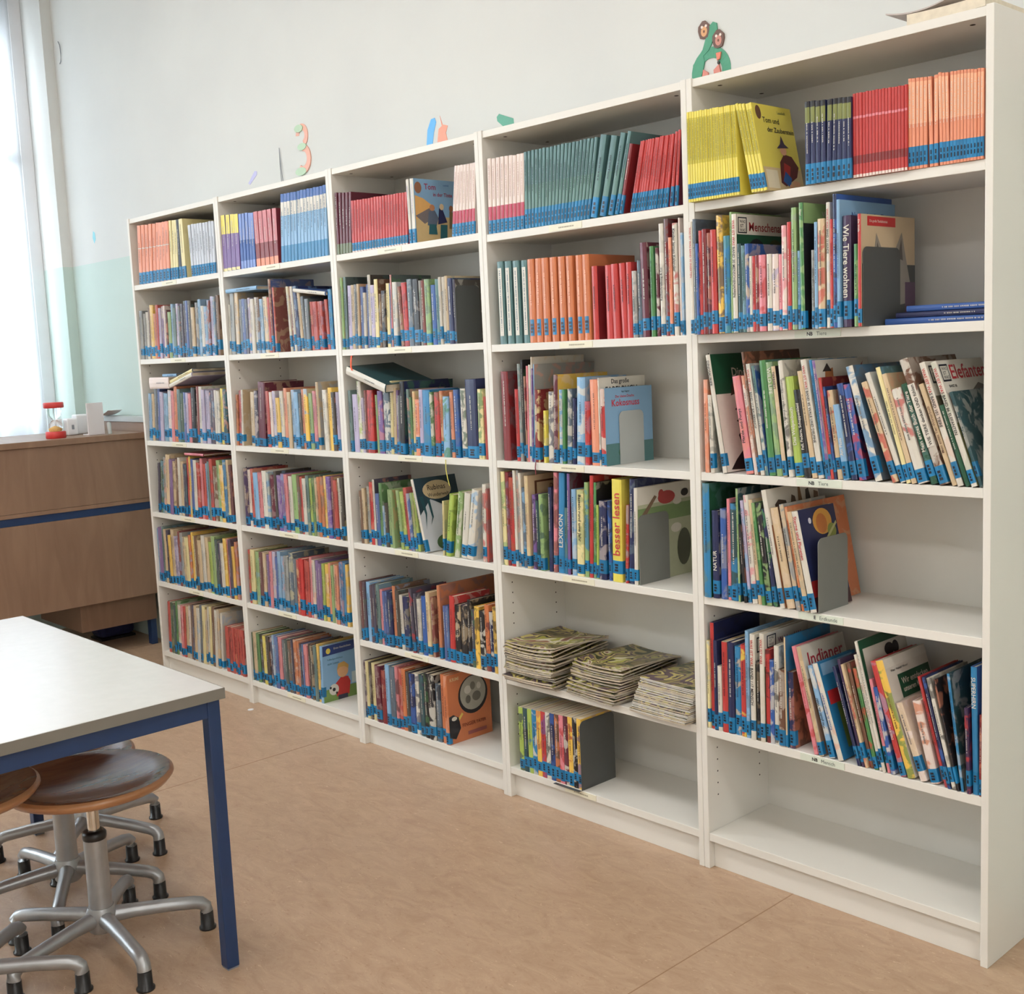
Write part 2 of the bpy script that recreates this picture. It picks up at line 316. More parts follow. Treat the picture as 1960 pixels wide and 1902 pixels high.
e = struct(empty('window_4', (8.12, (ADDED_WIN[0]+ADDED_WIN[1])/2, ADDED_WIN[2]))); hw = (ADDED_WIN[1]-ADDED_WIN[0])/2; H = ADDED_WIN[3]-ADDED_WIN[2]; mb = MB()  # frame and panes of the added, unseen window
mb.box((-.03,-hw,0),(.03,-hw+.06,H)); mb.box((-.03,hw-.06,0),(.03,hw,H)); mb.box((-.03,-hw+.06,0),(.03,hw-.06,.06)); mb.box((-.03,-hw+.06,H-.06),(.03,hw-.06,H)); mb.box((-.03,-.03,.06),(.03,.03,H-.06)); mb.build('window_frame', 'whitep', e)
for a, b in ((-hw+.06,-.03),(.03,hw-.06)):
    mb = MB(); mb.box((-.003,a,.06),(.003,b,H-.06)); mb.build('pane', 'glass', e)
# sheer curtain hanging inside the reveal of the first window
def curtain(name, ya, yb, x, label):
    nu, nv = 120, 10; vs = []; fs = []
    for j in range(nv+1):
        v = j/nv; z = SILL+.01+(HEAD-.06-SILL)*v
        for i in range(nu+1):
            u = i/nu; y = ya+(yb-ya)*u
            a = (.032+.014*math.sin(7*u))*(1.15-.4*v)
            vs.append((x+a*math.sin(u*62+1.2*math.sin(9*u))+.006*math.sin(3*v+9*u), y+.006*math.sin(u*62+1.4), z))
    for j in range(nv):
        for i in range(nu): q = j*(nu+1)+i; fs.append((q, q+1, q+nu+2, q+nu+1))
    mb = MB(); mb.mesh(vs, fs, None, 0, True); o = mb.build(name, 'curtain')
    md = o.modifiers.new('cloth', 'SOLIDIFY'); md.thickness = .0012
    return tag(o, label, 'curtain')
curtain('sheer_curtain', -1.50, .150, WX-.19, 'white sheer curtain hanging in folds in front of the bright window')
# lamp housings
for (x, y) in LAMPS:
    e = empty('ceiling_lamp', (x, y, CEIL)); tag(e, 'long flat ceiling lamp panel above the room', 'lamp', 'ceiling lamps')
    mb = MB(); mb.box((-.8,-.3,-.06),(.8,.3,-.0)); mb.build('housing', 'whitep', e, bevel=.004)
    mb = MB(); mb.box((-.76,-.26,-.1),(.76,.26,-.06)); mb.build('diffuser', 'lamp', e)
# painted-over conduit cover on the pier and its joint
mb = MB(); mb.tube([(WX+.075,WY-.004,3.185),(WX+.098,WY-.006,3.16),(WX+.102,WY-.006,3.12),(WX+.095,WY-.006,3.08),(WX+.075,WY-.004,3.07)], .0025, 6)
tag(mb.build('wall_cable', 'greyp'), 'thin pale cable loop on the wall high beside the window pier', 'cable')

# ------------------------------------------------------------------ bookcases
U, HT, DP, PT, ST = .8, 2.102, .29, .018, .0225
SZ = dict(a=1.7923, b=1.4577, c=1.0981, d=.7651, e=.4007, f=.1016)
def shelf_z(u, s):
    z = SZ[s]
    if u < 2:
        if s in 'ab': z += .012
        if s == 'e': z = .437
    if u == 2 and s in 'ab': z += .009
    return z
CASE = {4:'nearest bookcase', 3:'second-nearest bookcase', 2:'middle bookcase', 1:'second-farthest bookcase', 0:'farthest bookcase'}
STRIP = {(4,'b'):'NB|Tiere', (4,'c'):'NB|Tiere', (4,'d'):'E|Erdkunde', (4,'e'):'NB|Mensch'}
for u in range(5):
    x0 = u*U
    lab = {4:'tall white bookcase nearest the viewer, its bottom shelf empty', 3:'tall white bookcase with magazine stacks on its fifth shelf', 2:'middle one of the five tall white bookcases', 1:'tall white bookcase, second from the left, behind the table corner', 0:'farthest tall white bookcase beside the wooden counter'}[u]
    e = tag(empty('bookcase', (x0, 0, 0)), lab, 'bookcase', 'white bookcases along the wall')
    for xa in (.0004, U-PT):
        mb = MB(); mb.box((xa, 0, 0), (xa+PT-.0004, DP, HT)); mb.build('side_panel', 'white', e, bevel=.0012)
    mb = MB(); mb.box((PT, .004, HT-.022), (U-PT, DP, HT-.002)); mb.build('top_panel', 'white', e, bevel=.001)
    mb = MB(); mb.box((PT, DP-.008, .05), (U-PT, DP-.002, HT-.022)); mb.build('back_panel', 'back', e)
    mb = MB(); mb.box((PT, .022, 0), (U-PT, .038, shelf_z(u,'f')-ST)); mb.build('plinth', 'white', e, bevel=.001)
    for s in 'abcdef':
        z = shelf_z(u, s)
        mb = MB(); mb.box((PT, .002, z-ST), (U-PT, DP-.008, z)); sh = mb.build('shelf', 'white', e, bevel=.0012)
        if (u, s) in ((3,'e'), (4,'a'), (4,'f'), (2,'f'), (0,'f')): continue
        # paper strip with the subject, stuck on the front edge
        cx = .375 if u == 4 else .33+.05*((u*7+ord(s)) % 3)/2; wd = .125 if u == 4 else .13
        mb = MB(); pc = srgb(214,222,208) if u == 4 else srgb(232,228,206)
        mb.box((cx-wd/2, .0004, z-ST+.0025), (cx+wd/2, .002, z-.0025), pc)
        if (u, s) in STRIP:
            a, b = STRIP[(u, s)].split('|'); zz = z-ST/2
            w1, h1 = put_text(mb, a, lambda X, Y: (cx-.022+X-(.006 if a == 'NB' else -.004), .0, zz-.0045+Y), .02, .009, cc('ink'), 0, .03)
            put_text(mb, b, lambda X, Y: (cx-.002+X, .0, zz-.0045+Y), .055, .009, srgb(90,104,100), 0, 0)
        else:
            q = cx-wd*.2; rnd = random.Random(u*31+ord(s))
            while q < cx+wd*.25:
                l = rnd.uniform(.003,.007); mb.box((q, .0, z-ST/2-.002), (q+l, .0004, z-ST/2+.002), srgb(170,164,140)); q += l+.0015
        mb.build('shelf_label', 'print', sh)
    mb = MB()
    for yy in (.045, DP-.05):
        for k in range(46):
            z = .2+k*.0335
            if z > 1.95 or (k % 12) in (9, 10): continue
            for xx, sg in ((PT, 1), (U-PT, -1)):
                vs = [(xx+sg*.0003, yy+.0026*math.cos(t*math.pi/3), z+.0026*math.sin(t*math.pi/3)) for t in range(6)]
                mb.face(vs if sg > 0 else vs[::-1])
    tag(mb.build('peg_holes', 'hole', e), kind='stuff')
    mb = MB()
    for xx in (.07, U-.07):
        for yy in (.05, DP-.06): mb.lathe([(.006,-.0225),(.006,-.0222)], 10, (xx, yy, HT))
    mb.build('cam_cap', 'hole', e)

# ------------------------------------------------------------------ books
BANDS = {'yel':([(.42,.93,'yelmark')], (.03,.2)), 'olv':([(.74,.93,'olive'),(.93,1,'k')], (.0,.25)), 'red':([(0,.035,'P'),(.16,.26,'R'),(.70,.73,'p')], None),
 'pea':([(.5,.96,'peal')], (.03,.25)), 'pnk':([(.17,.36,'crim')], (0,.18)), 'tea':([(.24,.56,'tealg')], (0,.25)), 'rb':([], (0,.27)), 'lex':([], None), 'org':([], (.08,.28)),
 'cor':([], None), 'mar':([], (0,.17,'grn')), 'rb2':([(0,.03,'P')], (.02,.18)), 'wb':([], (0,.22)), 'yv':([(.66,1,'y'),(0,.05,'Y')], None), 'bb':([(.52,1,'bll'),(0,.14,'bll')], None),
 'rr':([(.42,1,'pnkl'),(0,.14,'O')], None), 'bw':([(.88,1,'b'),(.68,.88,'w'),(0,.24,'c')], None), 'pk2':([(.60,.615,'w')], (0,.2)), 'yb':([], (0,.2)), 'wb2':([], (0,.21))}
def lum(c): c = cc(c); return .3*c[0]+.6*c[1]+.1*c[2]
def gen_book(w, d, h, col, kind, o, rnd):
    """faces of one book in its own frame: spine at y=0 facing -y, front cover on +x"""
    F = {'cover':[], 'pages':[], 'label':[], 'title':[]}
    soft = kind != 'b'
    t = min(.0008 if soft else .0020, w*.18); b = min(w*.12, .0012) if soft else min(w*.22, .0035)
    base = cc(col); bands, lab = BANDS.get(o.get('bands'), ([], None if o.get('nl') or rnd.random() < .08 else 'auto'))
    cv = cc(o['cv']) if 'cv' in o else base
    if 'c2' in o: c2s = cc(o['c2'])[:3]+(.75,); c2c = cc(o['c2'])[:3]+(.4,) if 'art' not in o else None
    elif soft or o.get('nt') or o.get('bands') or o.get('big'): c2s = c2c = None
    else:
        k = rnd.choice('wMBYsktPeO'); c2s = cc(k)[:3]+(rnd.choice((0,0,.2,.4)),); c2c = cc(k)[:3]+(.35,) if 'art' not in o else None
    P = [(0,d),(0,b),(w*.14,b*.35),(w*.5,0),(w*.86,b*.35),(w,b),(w,d)]; Q = [(w-t,d),(w-t,b+t),(t,b+t),(t,d)]; Lp = P+Q; n = len(Lp)
    zs = sorted({0.0, h} | {z*h for q in bands for z in q[:2]})
    def bc(z):
        for q in bands:
            if q[0]*h <= z < q[1]*h: return cc(q[2])
        return base
    for i in range(n):
        p, q = Lp[i], Lp[(i+1) % n]
        if 1 <= i <= 4:
            for z0, z1 in zip(zs, zs[1:]): F['cover'].append(([(p[0],p[1],z0),(q[0],q[1],z0),(q[0],q[1],z1),(p[0],p[1],z1)], bc((z0+z1)/2), c2s))
        else: F['cover'].append(([(p[0],p[1],0),(q[0],q[1],0),(q[0],q[1],h),(p[0],p[1],h)], cv, c2c if i in (0, 5) else None))
    for poly in ([P[0],P[1],Q[2],Q[3]], [Q[1],P[5],P[6],Q[0]], [P[1],P[2],P[3],P[4],P[5],Q[1],Q[2]]):
        F['cover'].append(([(x,y,h) for x,y in poly], cv, None)); F['cover'].append(([(x,y,0) for x,y in poly[::-1]], cv, None))
    g = .0005 if soft else .003
    x0, x1, y0, y1, z0, z1 = t, w-t, b+t, d-(.0008 if soft else .004), g, h-g
    vs = [(x0,y0,z0),(x1,y0,z0),(x1,y1,z0),(x0,y1,z0),(x0,y0,z1),(x1,y0,z1),(x1,y1,z1),(x0,y1,z1)]
    for f in ((0,3,2,1),(4,5,6,7),(2,3,7,6)): F['pages'].append(([vs[k] for k in f], cc('Y'), None))
    e = .0005
    if lab:
        q_ = rnd.uniform(.82,1.15); lc = tuple(v_*q_ for v_ in cc('blue_tag')[:3])+(1,)
        if lab == 'auto':
            a0 = rnd.choice((.003,.008,.012,.018,.024)); z0, z1 = a0, a0+rnd.uniform(.028,.042)
            if h < .17: z1 = z0+.034
        else:
            z0, z1 = lab[0]*h+.0006, lab[1]*h
            if len(lab) > 2: lc = cc(lab[2])
        wr = .012 if not soft else .004
        R = [(-e,b+wr),(-e,b),(w*.14,b*.35-e),(w*.5,-e),(w*.86,b*.35-e),(w+e,b),(w+e,b+wr)]
        if o.get('bands') == 'org': R = [(w*.2,b*.2-e),(w*.5,-e),(w*.8,b*.2-e)]
        for p, q in zip(R, R[1:]): F['label'].append(([(p[0],p[1],z0),(q[0],q[1],z0),(q[0],q[1],z1),(p[0],p[1],z1)], lc, None))
        if w > .005 and lc[2] > .2:
            ml = (z1-z0); k = 2 if w < .012 else 3
            for j in range(k):
                za = z0+ml*(.18+.62*j/k); zb = za+ml*.62/k*.72; xa, xb = w*(.32 if j % 2 else .28), w*rnd.uniform(.62,.74)
                F['label'].append(([(xa,-2*e,za),(xb,-2*e,za),(xb,-2*e,zb),(xa,-2*e,zb)], cc('ink'), None))
    ti = o.get('ti')
    dk = cc('ink') if lum(col) > .16 else cc('w')
    if o.get('bands') == 'lex':
        F['title'].append(([(w*.22,-e,h*.1),(w*.78,-e,h*.1),(w*.78,-e,h*.92),(w*.22,-e,h*.92)], cc('w'), None)); dk = cc('s')
    if ti and not ti.startswith('..'):
        q = ti.split('|'); body, tc, dr = q[0], cc(q[1]), q[2]
        lz0, lz1 = (.30, .95) if not o.get('big') else (.24, .92)
        ht = w*(.56 if not o.get('big') else .74)
        vs_, fs_, tw, th = text_geo(body, .014); sc = min((lz1-lz0)*h/tw, ht/th); tw *= sc; th *= sc
        if len(q) > 3: F['title'].append(([(w*.06,-e,h*.30),(w*.94,-e,h*.30),(w*.94,-e,h*.80),(w*.06,-e,h*.80)], cc(q[3]), None)); zc = .55*h; sc *= min(1, .48*h/tw); tw = min(tw, .48*h)
        else: zc = lz1*h-tw/2 if dr == 'd' else lz0*h+tw/2+.02*h
        first = len('WAS IST WAS') if body.startswith('WAS IST WAS') else 0
        for f in fs_:
            pts = [vs_[k] for k in f]
            cl = cc('r') if first and pts[0][0]/tw*sc < 10.5/len(body) else tc
            if dr == 'd': pp = [(w/2-th/2+y*sc, -2*e, zc+tw/2-x*sc) for x, y in pts]
            else: pp = [(w/2+th/2-y*sc, -2*e, zc-tw/2+x*sc) for x, y in pts]
            F['title'].append((pp, cl, None))
    elif w > .0055 and o.get('bands') not in ('red',):
        if ti: q = ti.split('|'); dk = cc(q[1])
        z = h*rnd.uniform(.36,.5); ze = h*rnd.uniform(.7,.92); cw = min(w*.11, .0022); dk = tuple(p_*.7+q_*.3 for p_, q_ in zip(dk, base)) 
        if o.get('bands') == 'lex': z, ze, cw = h*.16, h*.88, w*.07
        if o.get('bands') == 'org': z, ze, dk = h*.45, h*.82, cc('peal')
        if o.get('bands') in ('pea','yel','pnk','wb'): dk = cc({'pea':'w','yel':'olive','pnk':'pnkt','wb':'l'}[o['bands']]); z, ze = h*.46, h*.9
        while z < ze:
            l = rnd.uniform(.0014,.0042)
            F['title'].append(([(w/2-cw,-2*e,z),(w/2+cw*rnd.uniform(.4,1),-2*e,z),(w/2+cw,-2*e,z+l),(w/2-cw,-2*e,z+l)], dk, None)); z += l+rnd.choice((.0008,.0008,.0008,.003))
    return F
def ell(cx, cy, rx, ry, n=20, a0=0, a1=360): return [(cx+rx*math.cos(math.radians(a0+(a1-a0)*k/(n if a1-a0 == 360 else n-1))), cy+ry*math.sin(math.radians(a0+(a1-a0)*k/(n if a1-a0 == 360 else n-1)))) for k in range(n)]
def rect(a, b, c, d): return [(a,b),(c,b),(c,d),(a,d)]
# flat print on front covers; u runs from spine to fore-edge, v from foot to head
ART = {
 'zauber':[('p',rect(0,0,1,.27),srgb(212,188,140)),('p',rect(.05,.03,.35,.24),srgb(226,214,184)),('p',ell(.12,.90,.07,.08),cc('m')),('t','Tom und',.20,.79,.42,.07,cc('ink')),('t','der Zauberstein',.28,.685,.68,.08,cc('ink')),('t','Leseheft',.62,.91,.3,.035,cc('olive')),
   ('p',[(.40,.10),(.52,.06),(.85,.18),(.94,.30),(.80,.42),(.60,.44),(.46,.34)],srgb(92,32,34)),('p',[(.48,.12),(.62,.10),(.72,.30),(.56,.34)],srgb(168,40,40)),('p',[(.46,.12),(.62,.05),(.70,.16),(.56,.24)],srgb(36,92,160)),('p',ell(.60,.48,.085,.055),cc('skin')),('p',[(.44,.50),(.76,.52),(.66,.56),(.60,.655),(.54,.555)],srgb(58,46,72)),('p',ell(.80,.10,.10,.035),cc('skin')),('p',ell(.66,.06,.06,.03),cc('skin'))],
 'affen':[('p',rect(0,.83,1,1),cc('w')),('p',rect(.02,.84,.18,.975),cc('ink')),('p',rect(.035,.85,.165,.965),cc('w')),('t','WAS',.05,.925,.10,.03,cc('ink')),('t','IST',.06,.888,.08,.028,cc('ink')),('t','WAS',.05,.852,.10,.03,cc('ink')),('t','Menschenaffen',.22,.86,.76,.10,srgb(150,46,52)),('p',ell(.35,.60,.2,.2),cc('k')),('p',ell(.7,.55,.2,.25),srgb(60,70,40)),('p',ell(.55,.35,.3,.16),srgb(50,84,60))],
 'voegel':[('p',rect(0,.84,1,1),cc('E')),('t','Vögel',.4,.88,.5,.06,cc('w'))],
 'blau':[('t','Tierwelt',.3,.86,.6,.07,cc('B'))],
 'schrift':[('t','Naturatlas der Tiere',.2,.86,.7,.06,cc('b')),('p',rect(.1,.1,.9,.7),cc('s'))],
 'wolf':[('p',rect(.1,.90,.62,.985),srgb(196,50,52)),('t','Die große Tierbibliothek',.14,.925,.45,.03,cc('w')),('p',rect(0,0,1,.56),srgb(70,72,70)),('p',[(.18,.50),(.26,.84),(.36,.70),(.60,.68),(.74,.86),(.82,.62),(.9,.4),(.8,.2),(.3,.15)],srgb(150,142,130)),('p',[(.24,.58),(.28,.76),(.34,.62)],srgb(90,82,76)),('p',[(.66,.62),(.73,.80),(.76,.60)],srgb(90,82,76)),('p',rect(.8,.02,1,.4),srgb(96,70,92))],
 'dino':[('p',rect(0,0,1,.66),srgb(226,220,208)),('t','Dinosaurier',.34,.80,.66,.09,cc('w')),('p',[(.08,.02),(.5,.0),(.8,.1),(.8,.45),(.6,.5),(.44,.58),(.30,.52),(.44,.48),(.30,.42),(.44,.38),(.30,.30),(.36,.18),(.2,.10)],srgb(42,34,34)),('p',[(.26,.64),(.32,.76),(.38,.66)],srgb(78,62,50))],
 'tier':[('p',rect(0,0,1,.6),srgb(46,64,38)),('t','TIERBABYS',.1,.86,.8,.07,cc('w')),('p',ell(.4,.4,.25,.22),srgb(104,84,58))],
 'vogel':[('p',[(.08,.66),(.15,.9),(.3,.93),(.28,.7),(.2,.62)],srgb(172,112,70)),('p',[(.10,.9),(.2,.97),(.27,.9)],srgb(60,52,48)),('p',[(.45,.78),(.60,.88),(.78,.90),(.9,.97),(.72,.78),(.55,.74)],srgb(150,40,50)),('p',rect(0,0,1,.5),srgb(60,60,66))],
 'wiw':[('p',rect(.04,.82,.24,.965),cc('ink')),('p',rect(.06,.835,.22,.95),cc('w')),('t','WAS',.08,.915,.12,.03,cc('ink')),('t','IST',.09,.88,.1,.028,cc('ink')),('t','WAS',.08,.845,.12,.03,cc('ink')),('p',rect(0,0,1,.72),srgb(92,88,70)),('p',ell(.6,.5,.22,.2),srgb(130,110,84))],
 'wiw2':[('p',rect(.06,.86,.26,.975),cc('ink')),('p',rect(.08,.87,.24,.965),cc('w')),('t','WAS',.1,.935,.12,.025,cc('ink')),('t','IST',.11,.905,.1,.024,cc('ink')),('t','WAS',.1,.875,.12,.025,cc('ink')),('t','Wald und Wiese',.3,.88,.65,.09,srgb(120,50,96)),('p',rect(0,0,1,.7),srgb(58,84,60))],
 'elef':[('p',rect(.02,.83,.19,.97),cc('ink')),('p',rect(.035,.845,.175,.955),cc('w')),('t','WAS',.05,.92,.11,.03,cc('ink')),('t','IST',.06,.885,.09,.028,cc('ink')),('t','WAS',.05,.85,.11,.03,cc('ink')),('t','Elefanten',.22,.845,.76,.12,srgb(186,44,56)),('t','BAND 86',.1,.78,.16,.025,cc('ink')),('p',rect(0,0,1,.5),srgb(110,112,70)),('p',[(.3,.4),(.42,.66),(.56,.74),(.74,.80),(.92,.76),(1,.6),(1,.2),(.5,.15)],srgb(112,108,100)),('p',ell(.5,.68,.10,.06),srgb(160,130,112))],
 'tiere':[('p',[(.12,.86),(.20,.90),(.34,.88),(.36,.80),(.30,.76),(.16,.78)],srgb(66,54,46)),('p',[(.40,.80),(.46,.92),(.52,.90),(.54,.78)],srgb(84,66,50)),('p',[(.56,.78),(.60,.98),(.64,.98),(.66,.76)],srgb(120,86,50)),('p',[(.70,.76),(.74,.94),(.80,.95),(.84,.76)],srgb(48,42,40)),('p',[(.86,.78),(.9,.92),(.98,.9),(.98,.76)],srgb(104,76,50)),('p',rect(0,0,1,.7),srgb(150,96,60))],
 'planet':[('p',ell(.60,.85,.26,.13,24),srgb(214,158,72)),('p',ell(.57,.83,.15,.10,18),srgb(196,120,62)),('p',ell(.82,.74,.12,.075,18),srgb(140,150,70)),('p',[(.66,.66),(.98,.80),(.97,.83),(.65,.69)],srgb(190,190,130)),('p',rect(0,.0,1,.14),srgb(60,30,40)),('p',rect(.0,.14,.4,.30),srgb(150,36,36)),('p',ell(.26,.88,.04,.03),srgb(220,220,230))],
 'indian':[('p',rect(0,.0,1,.7),srgb(150,120,100)),('t','Indianer',.10,.80,.8,.13,srgb(170,44,60))],
 'koerper':[('p',rect(.05,.86,.9,.98),cc('B')),('p',rect(.05,.56,.32,.70),srgb(200,50,54)),('p',rect(.34,.58,.95,.72),cc('w')),('t','Kennst du',.38,.62,.5,.07,cc('b')),('p',rect(.2,.1,.95,.56),srgb(110,130,60)),('p',ell(.6,.36,.18,.2),srgb(190,160,60)),('p',rect(.4,.04,.6,.10),srgb(226,200,120))],
 'gruen':[('p',rect(0,.93,1,1),cc('G')),('p',rect(0,0,.06,1),cc('G')),('p',ell(.6,.86,.1,.05),cc('k')),('p',ell(.74,.86,.07,.05),cc('k')),('p',ell(.5,.45,.3,.2),cc('B'))],
 'entdeck':[('p',rect(0,.92,1,1),srgb(222,218,206)),('t','Wieso? Weshalb? Warum?',.1,.88,.4,.03,cc('ink')),('p',rect(.22,.64,.98,.84),cc('G')),('t','Wir entdecken',.28,.75,.62,.06,cc('w')),('t','unseren Körper',.28,.67,.62,.06,cc('w')),('p',ell(.55,.4,.25,.2),srgb(214,196,176)),('p',rect(.05,.5,.2,.62),srgb(180,150,60))],
 'mond':[('p',ell(.3,.72,.16,.09,18),srgb(214,176,50)),('p',rect(.1,.3,.9,.5),srgb(24,66,60))],
 'fabel':[('t','Das große',.25,.91,.5,.07,cc('ink')),('t','FABELBUCH',.12,.82,.76,.075,cc('ink'))],
 'kokos':[('t','Ingo Siegner',.35,.93,.25,.03,cc('ink')),('t','Der kleine Drache',.22,.87,.5,.035,srgb(196,50,60)),('t','Kokosnuss',.14,.76,.76,.09,srgb(204,44,64)),('p',rect(0,0,1,.28),srgb(84,126,128)),('p',ell(.5,.16,.25,.10),srgb(58,110,90)),('p',ell(.62,.22,.1,.07),srgb(170,50,60))],
 'rahmen':[('p',rect(.12,.08,.95,.94),srgb(98,62,42)),('p',rect(.16,.10,.92,.92),srgb(200,178,140)),('t','Der Zoo',.4,.84,.4,.05,cc('m'))],
 'maus':[('p',rect(0,0,1,.82),srgb(176,180,150)),('p',rect(0,.62,1,.78),srgb(120,146,96)),('p',ell(.52,.86,.16,.07,16),srgb(172,64,64)),('p',ell(.42,.90,.05,.05),srgb(172,64,64)),('p',ell(.72,.80,.08,.035),cc('w')),('p',ell(.86,.88,.07,.04),cc('k')),('p',[(.05,.7),(.3,.9),(.34,.88),(.1,.66)],srgb(120,96,76)),('p',ell(.85,.3,.13,.2),srgb(70,74,56)),('p',ell(.7,.52,.1,.05),cc('w'))],
 'tinte':[('p',rect(0,0,1,.42),srgb(204,178,128)),('p',[(0,.36),(0,.74),(.18,.70),(.42,.58),(.30,.46)],srgb(222,172,104)),('p',[(0,.42),(.34,.56),(.5,.44),(.2,.3)],srgb(118,110,110)),('p',ell(.08,.86,.08,.09),srgb(150,104,80)),('t','Tom',.22,.84,.26,.09,srgb(160,40,70)),('t','in der Tinte',.42,.74,.52,.06,srgb(160,40,70)),('t','Leseheft',.66,.91,.24,.025,cc('b')),('p',[(.26,.28),(.30,.50),(.44,.52),(.52,.40),(.46,.26)],srgb(92,104,124)),('p',[(.28,.14),(.30,.30),(.46,.30),(.48,.14)],srgb(42,100,110)),('p',ell(.38,.56,.06,.05),srgb(190,130,90)),('p',[(.50,.30),(.54,.56),(.62,.54),(.72,.34)],srgb(36,40,84)),('p',[(.54,.06),(.56,.30),(.72,.30),(.70,.06)],srgb(40,100,108)),('p',ell(.60,.58,.05,.05),srgb(216,190,150)),('p',[(.76,.24),(.78,.52),(.88,.50),(.88,.24)],srgb(120,104,70)),('p',ell(.82,.56,.05,.05),srgb(150,100,70))],
 'rubin':[('p',[(.0,.5),(.0,1),(1,1),(1,.72),(.6,.6),(.3,.7)],srgb(44,66,78)),('p',ell(.50,.82,.34,.13,24),srgb(196,176,140)),('t','Rubinas',.28,.82,.42,.09,srgb(60,50,44)),('t','Wunderwelt',.26,.73,.5,.06,srgb(60,50,44)),('p',[(.62,.42),(.80,.52),(.86,.46),(.70,.40),(.78,.34),(.66,.36)],srgb(160,52,50)),('p',ell(.5,.10,.24,.11),srgb(70,100,66)),('p',ell(.5,.11,.10,.07),srgb(220,222,214)),('p',ell(.5,.11,.05,.035),srgb(80,100,60)),('p',[(.05,.75),(.12,.5),(.08,.3),(.16,.52),(.14,.75)],srgb(40,80,90)),('p',[(.22,.7),(.26,.45),(.2,.35),(.30,.46),(.28,.7)],srgb(40,80,90))],
 'finger':[('p',ell(.58,.64,.345,.28,28),cc('k')),('p',ell(.58,.66,.30,.245,28),srgb(168,166,152)),('p',ell(.46,.72,.08,.06),srgb(208,206,194)),('p',ell(.66,.60,.10,.07),srgb(112,110,100)),('p',ell(.58,.76,.06,.06),srgb(120,118,106)),('p',ell(.72,.74,.05,.05),srgb(208,206,194)),('p',ell(.46,.58,.06,.06),srgb(104,102,92)),('p',[(.20,.34),(.30,.42),(.33,.39),(.23,.31)],srgb(222,196,100)),('p',[(0,.10),(.0,.40),(.10,.42),(.22,.36),(.26,.20),(.14,.06)],cc('k')),('p',ell(.12,.36,.06,.03),srgb(214,206,190)),('t','FINGER',.30,.20,.3,.055,srgb(110,44,30)),('t','TÄTER',.62,.20,.26,.055,srgb(110,44,30)),('p',rect(.42,.07,.86,.12),srgb(150,84,80)),('t','KRIMI',.06,.90,.2,.05,srgb(222,196,150))],
 'fussball':[('p',rect(0,0,1,.22),srgb(120,150,80)),('p',[(0,.82),(0,1),(1,1),(1,.9),(.8,.84)],srgb(44,62,120)),('p',ell(.15,.90,.06,.05),srgb(226,206,90)),('t','Erste Geschichten',.3,.91,.5,.035,cc('w')),('t','Fußballgeschichten',.12,.72,.62,.04,srgb(70,110,130)),('t','zum Lesen',.12,.65,.4,.04,srgb(70,110,130)),('p',rect(.76,.24,.98,.44),srgb(198,214,214)),('p',[(.34,.06),(.32,.30),(.48,.40),(.66,.38),(.72,.28),(.68,.06)],srgb(190,52,48)),('p',rect(.38,0,.64,.08),srgb(60,60,80)),('p',ell(.52,.50,.15,.12,20),srgb(222,170,124)),('p',[(.36,.52),(.40,.64),(.56,.66),(.68,.58),(.67,.52),(.56,.57),(.44,.57)],srgb(206,160,88)),('p',ell(.27,.20,.13,.10,16),cc('w')),('p',ell(.27,.20,.045,.035,6),cc('k')),('p',ell(.18,.24,.03,.025,6),cc('k')),('p',ell(.34,.13,.03,.025,6),cc('k'))],
}
ROWW = dict(a='top row', b='second row', c='third row', d='fourth row', e='fifth row', f='bottom row')
ORD = 'first second third fourth fifth sixth seventh eighth ninth tenth eleventh twelfth thirteenth fourteenth fifteenth sixteenth seventeenth eighteenth nineteenth twentieth'.split()
KIND = {'b':('book','book'), 'l':('reader_booklet','booklet'), 'p':('comic_paperback','paperback')}
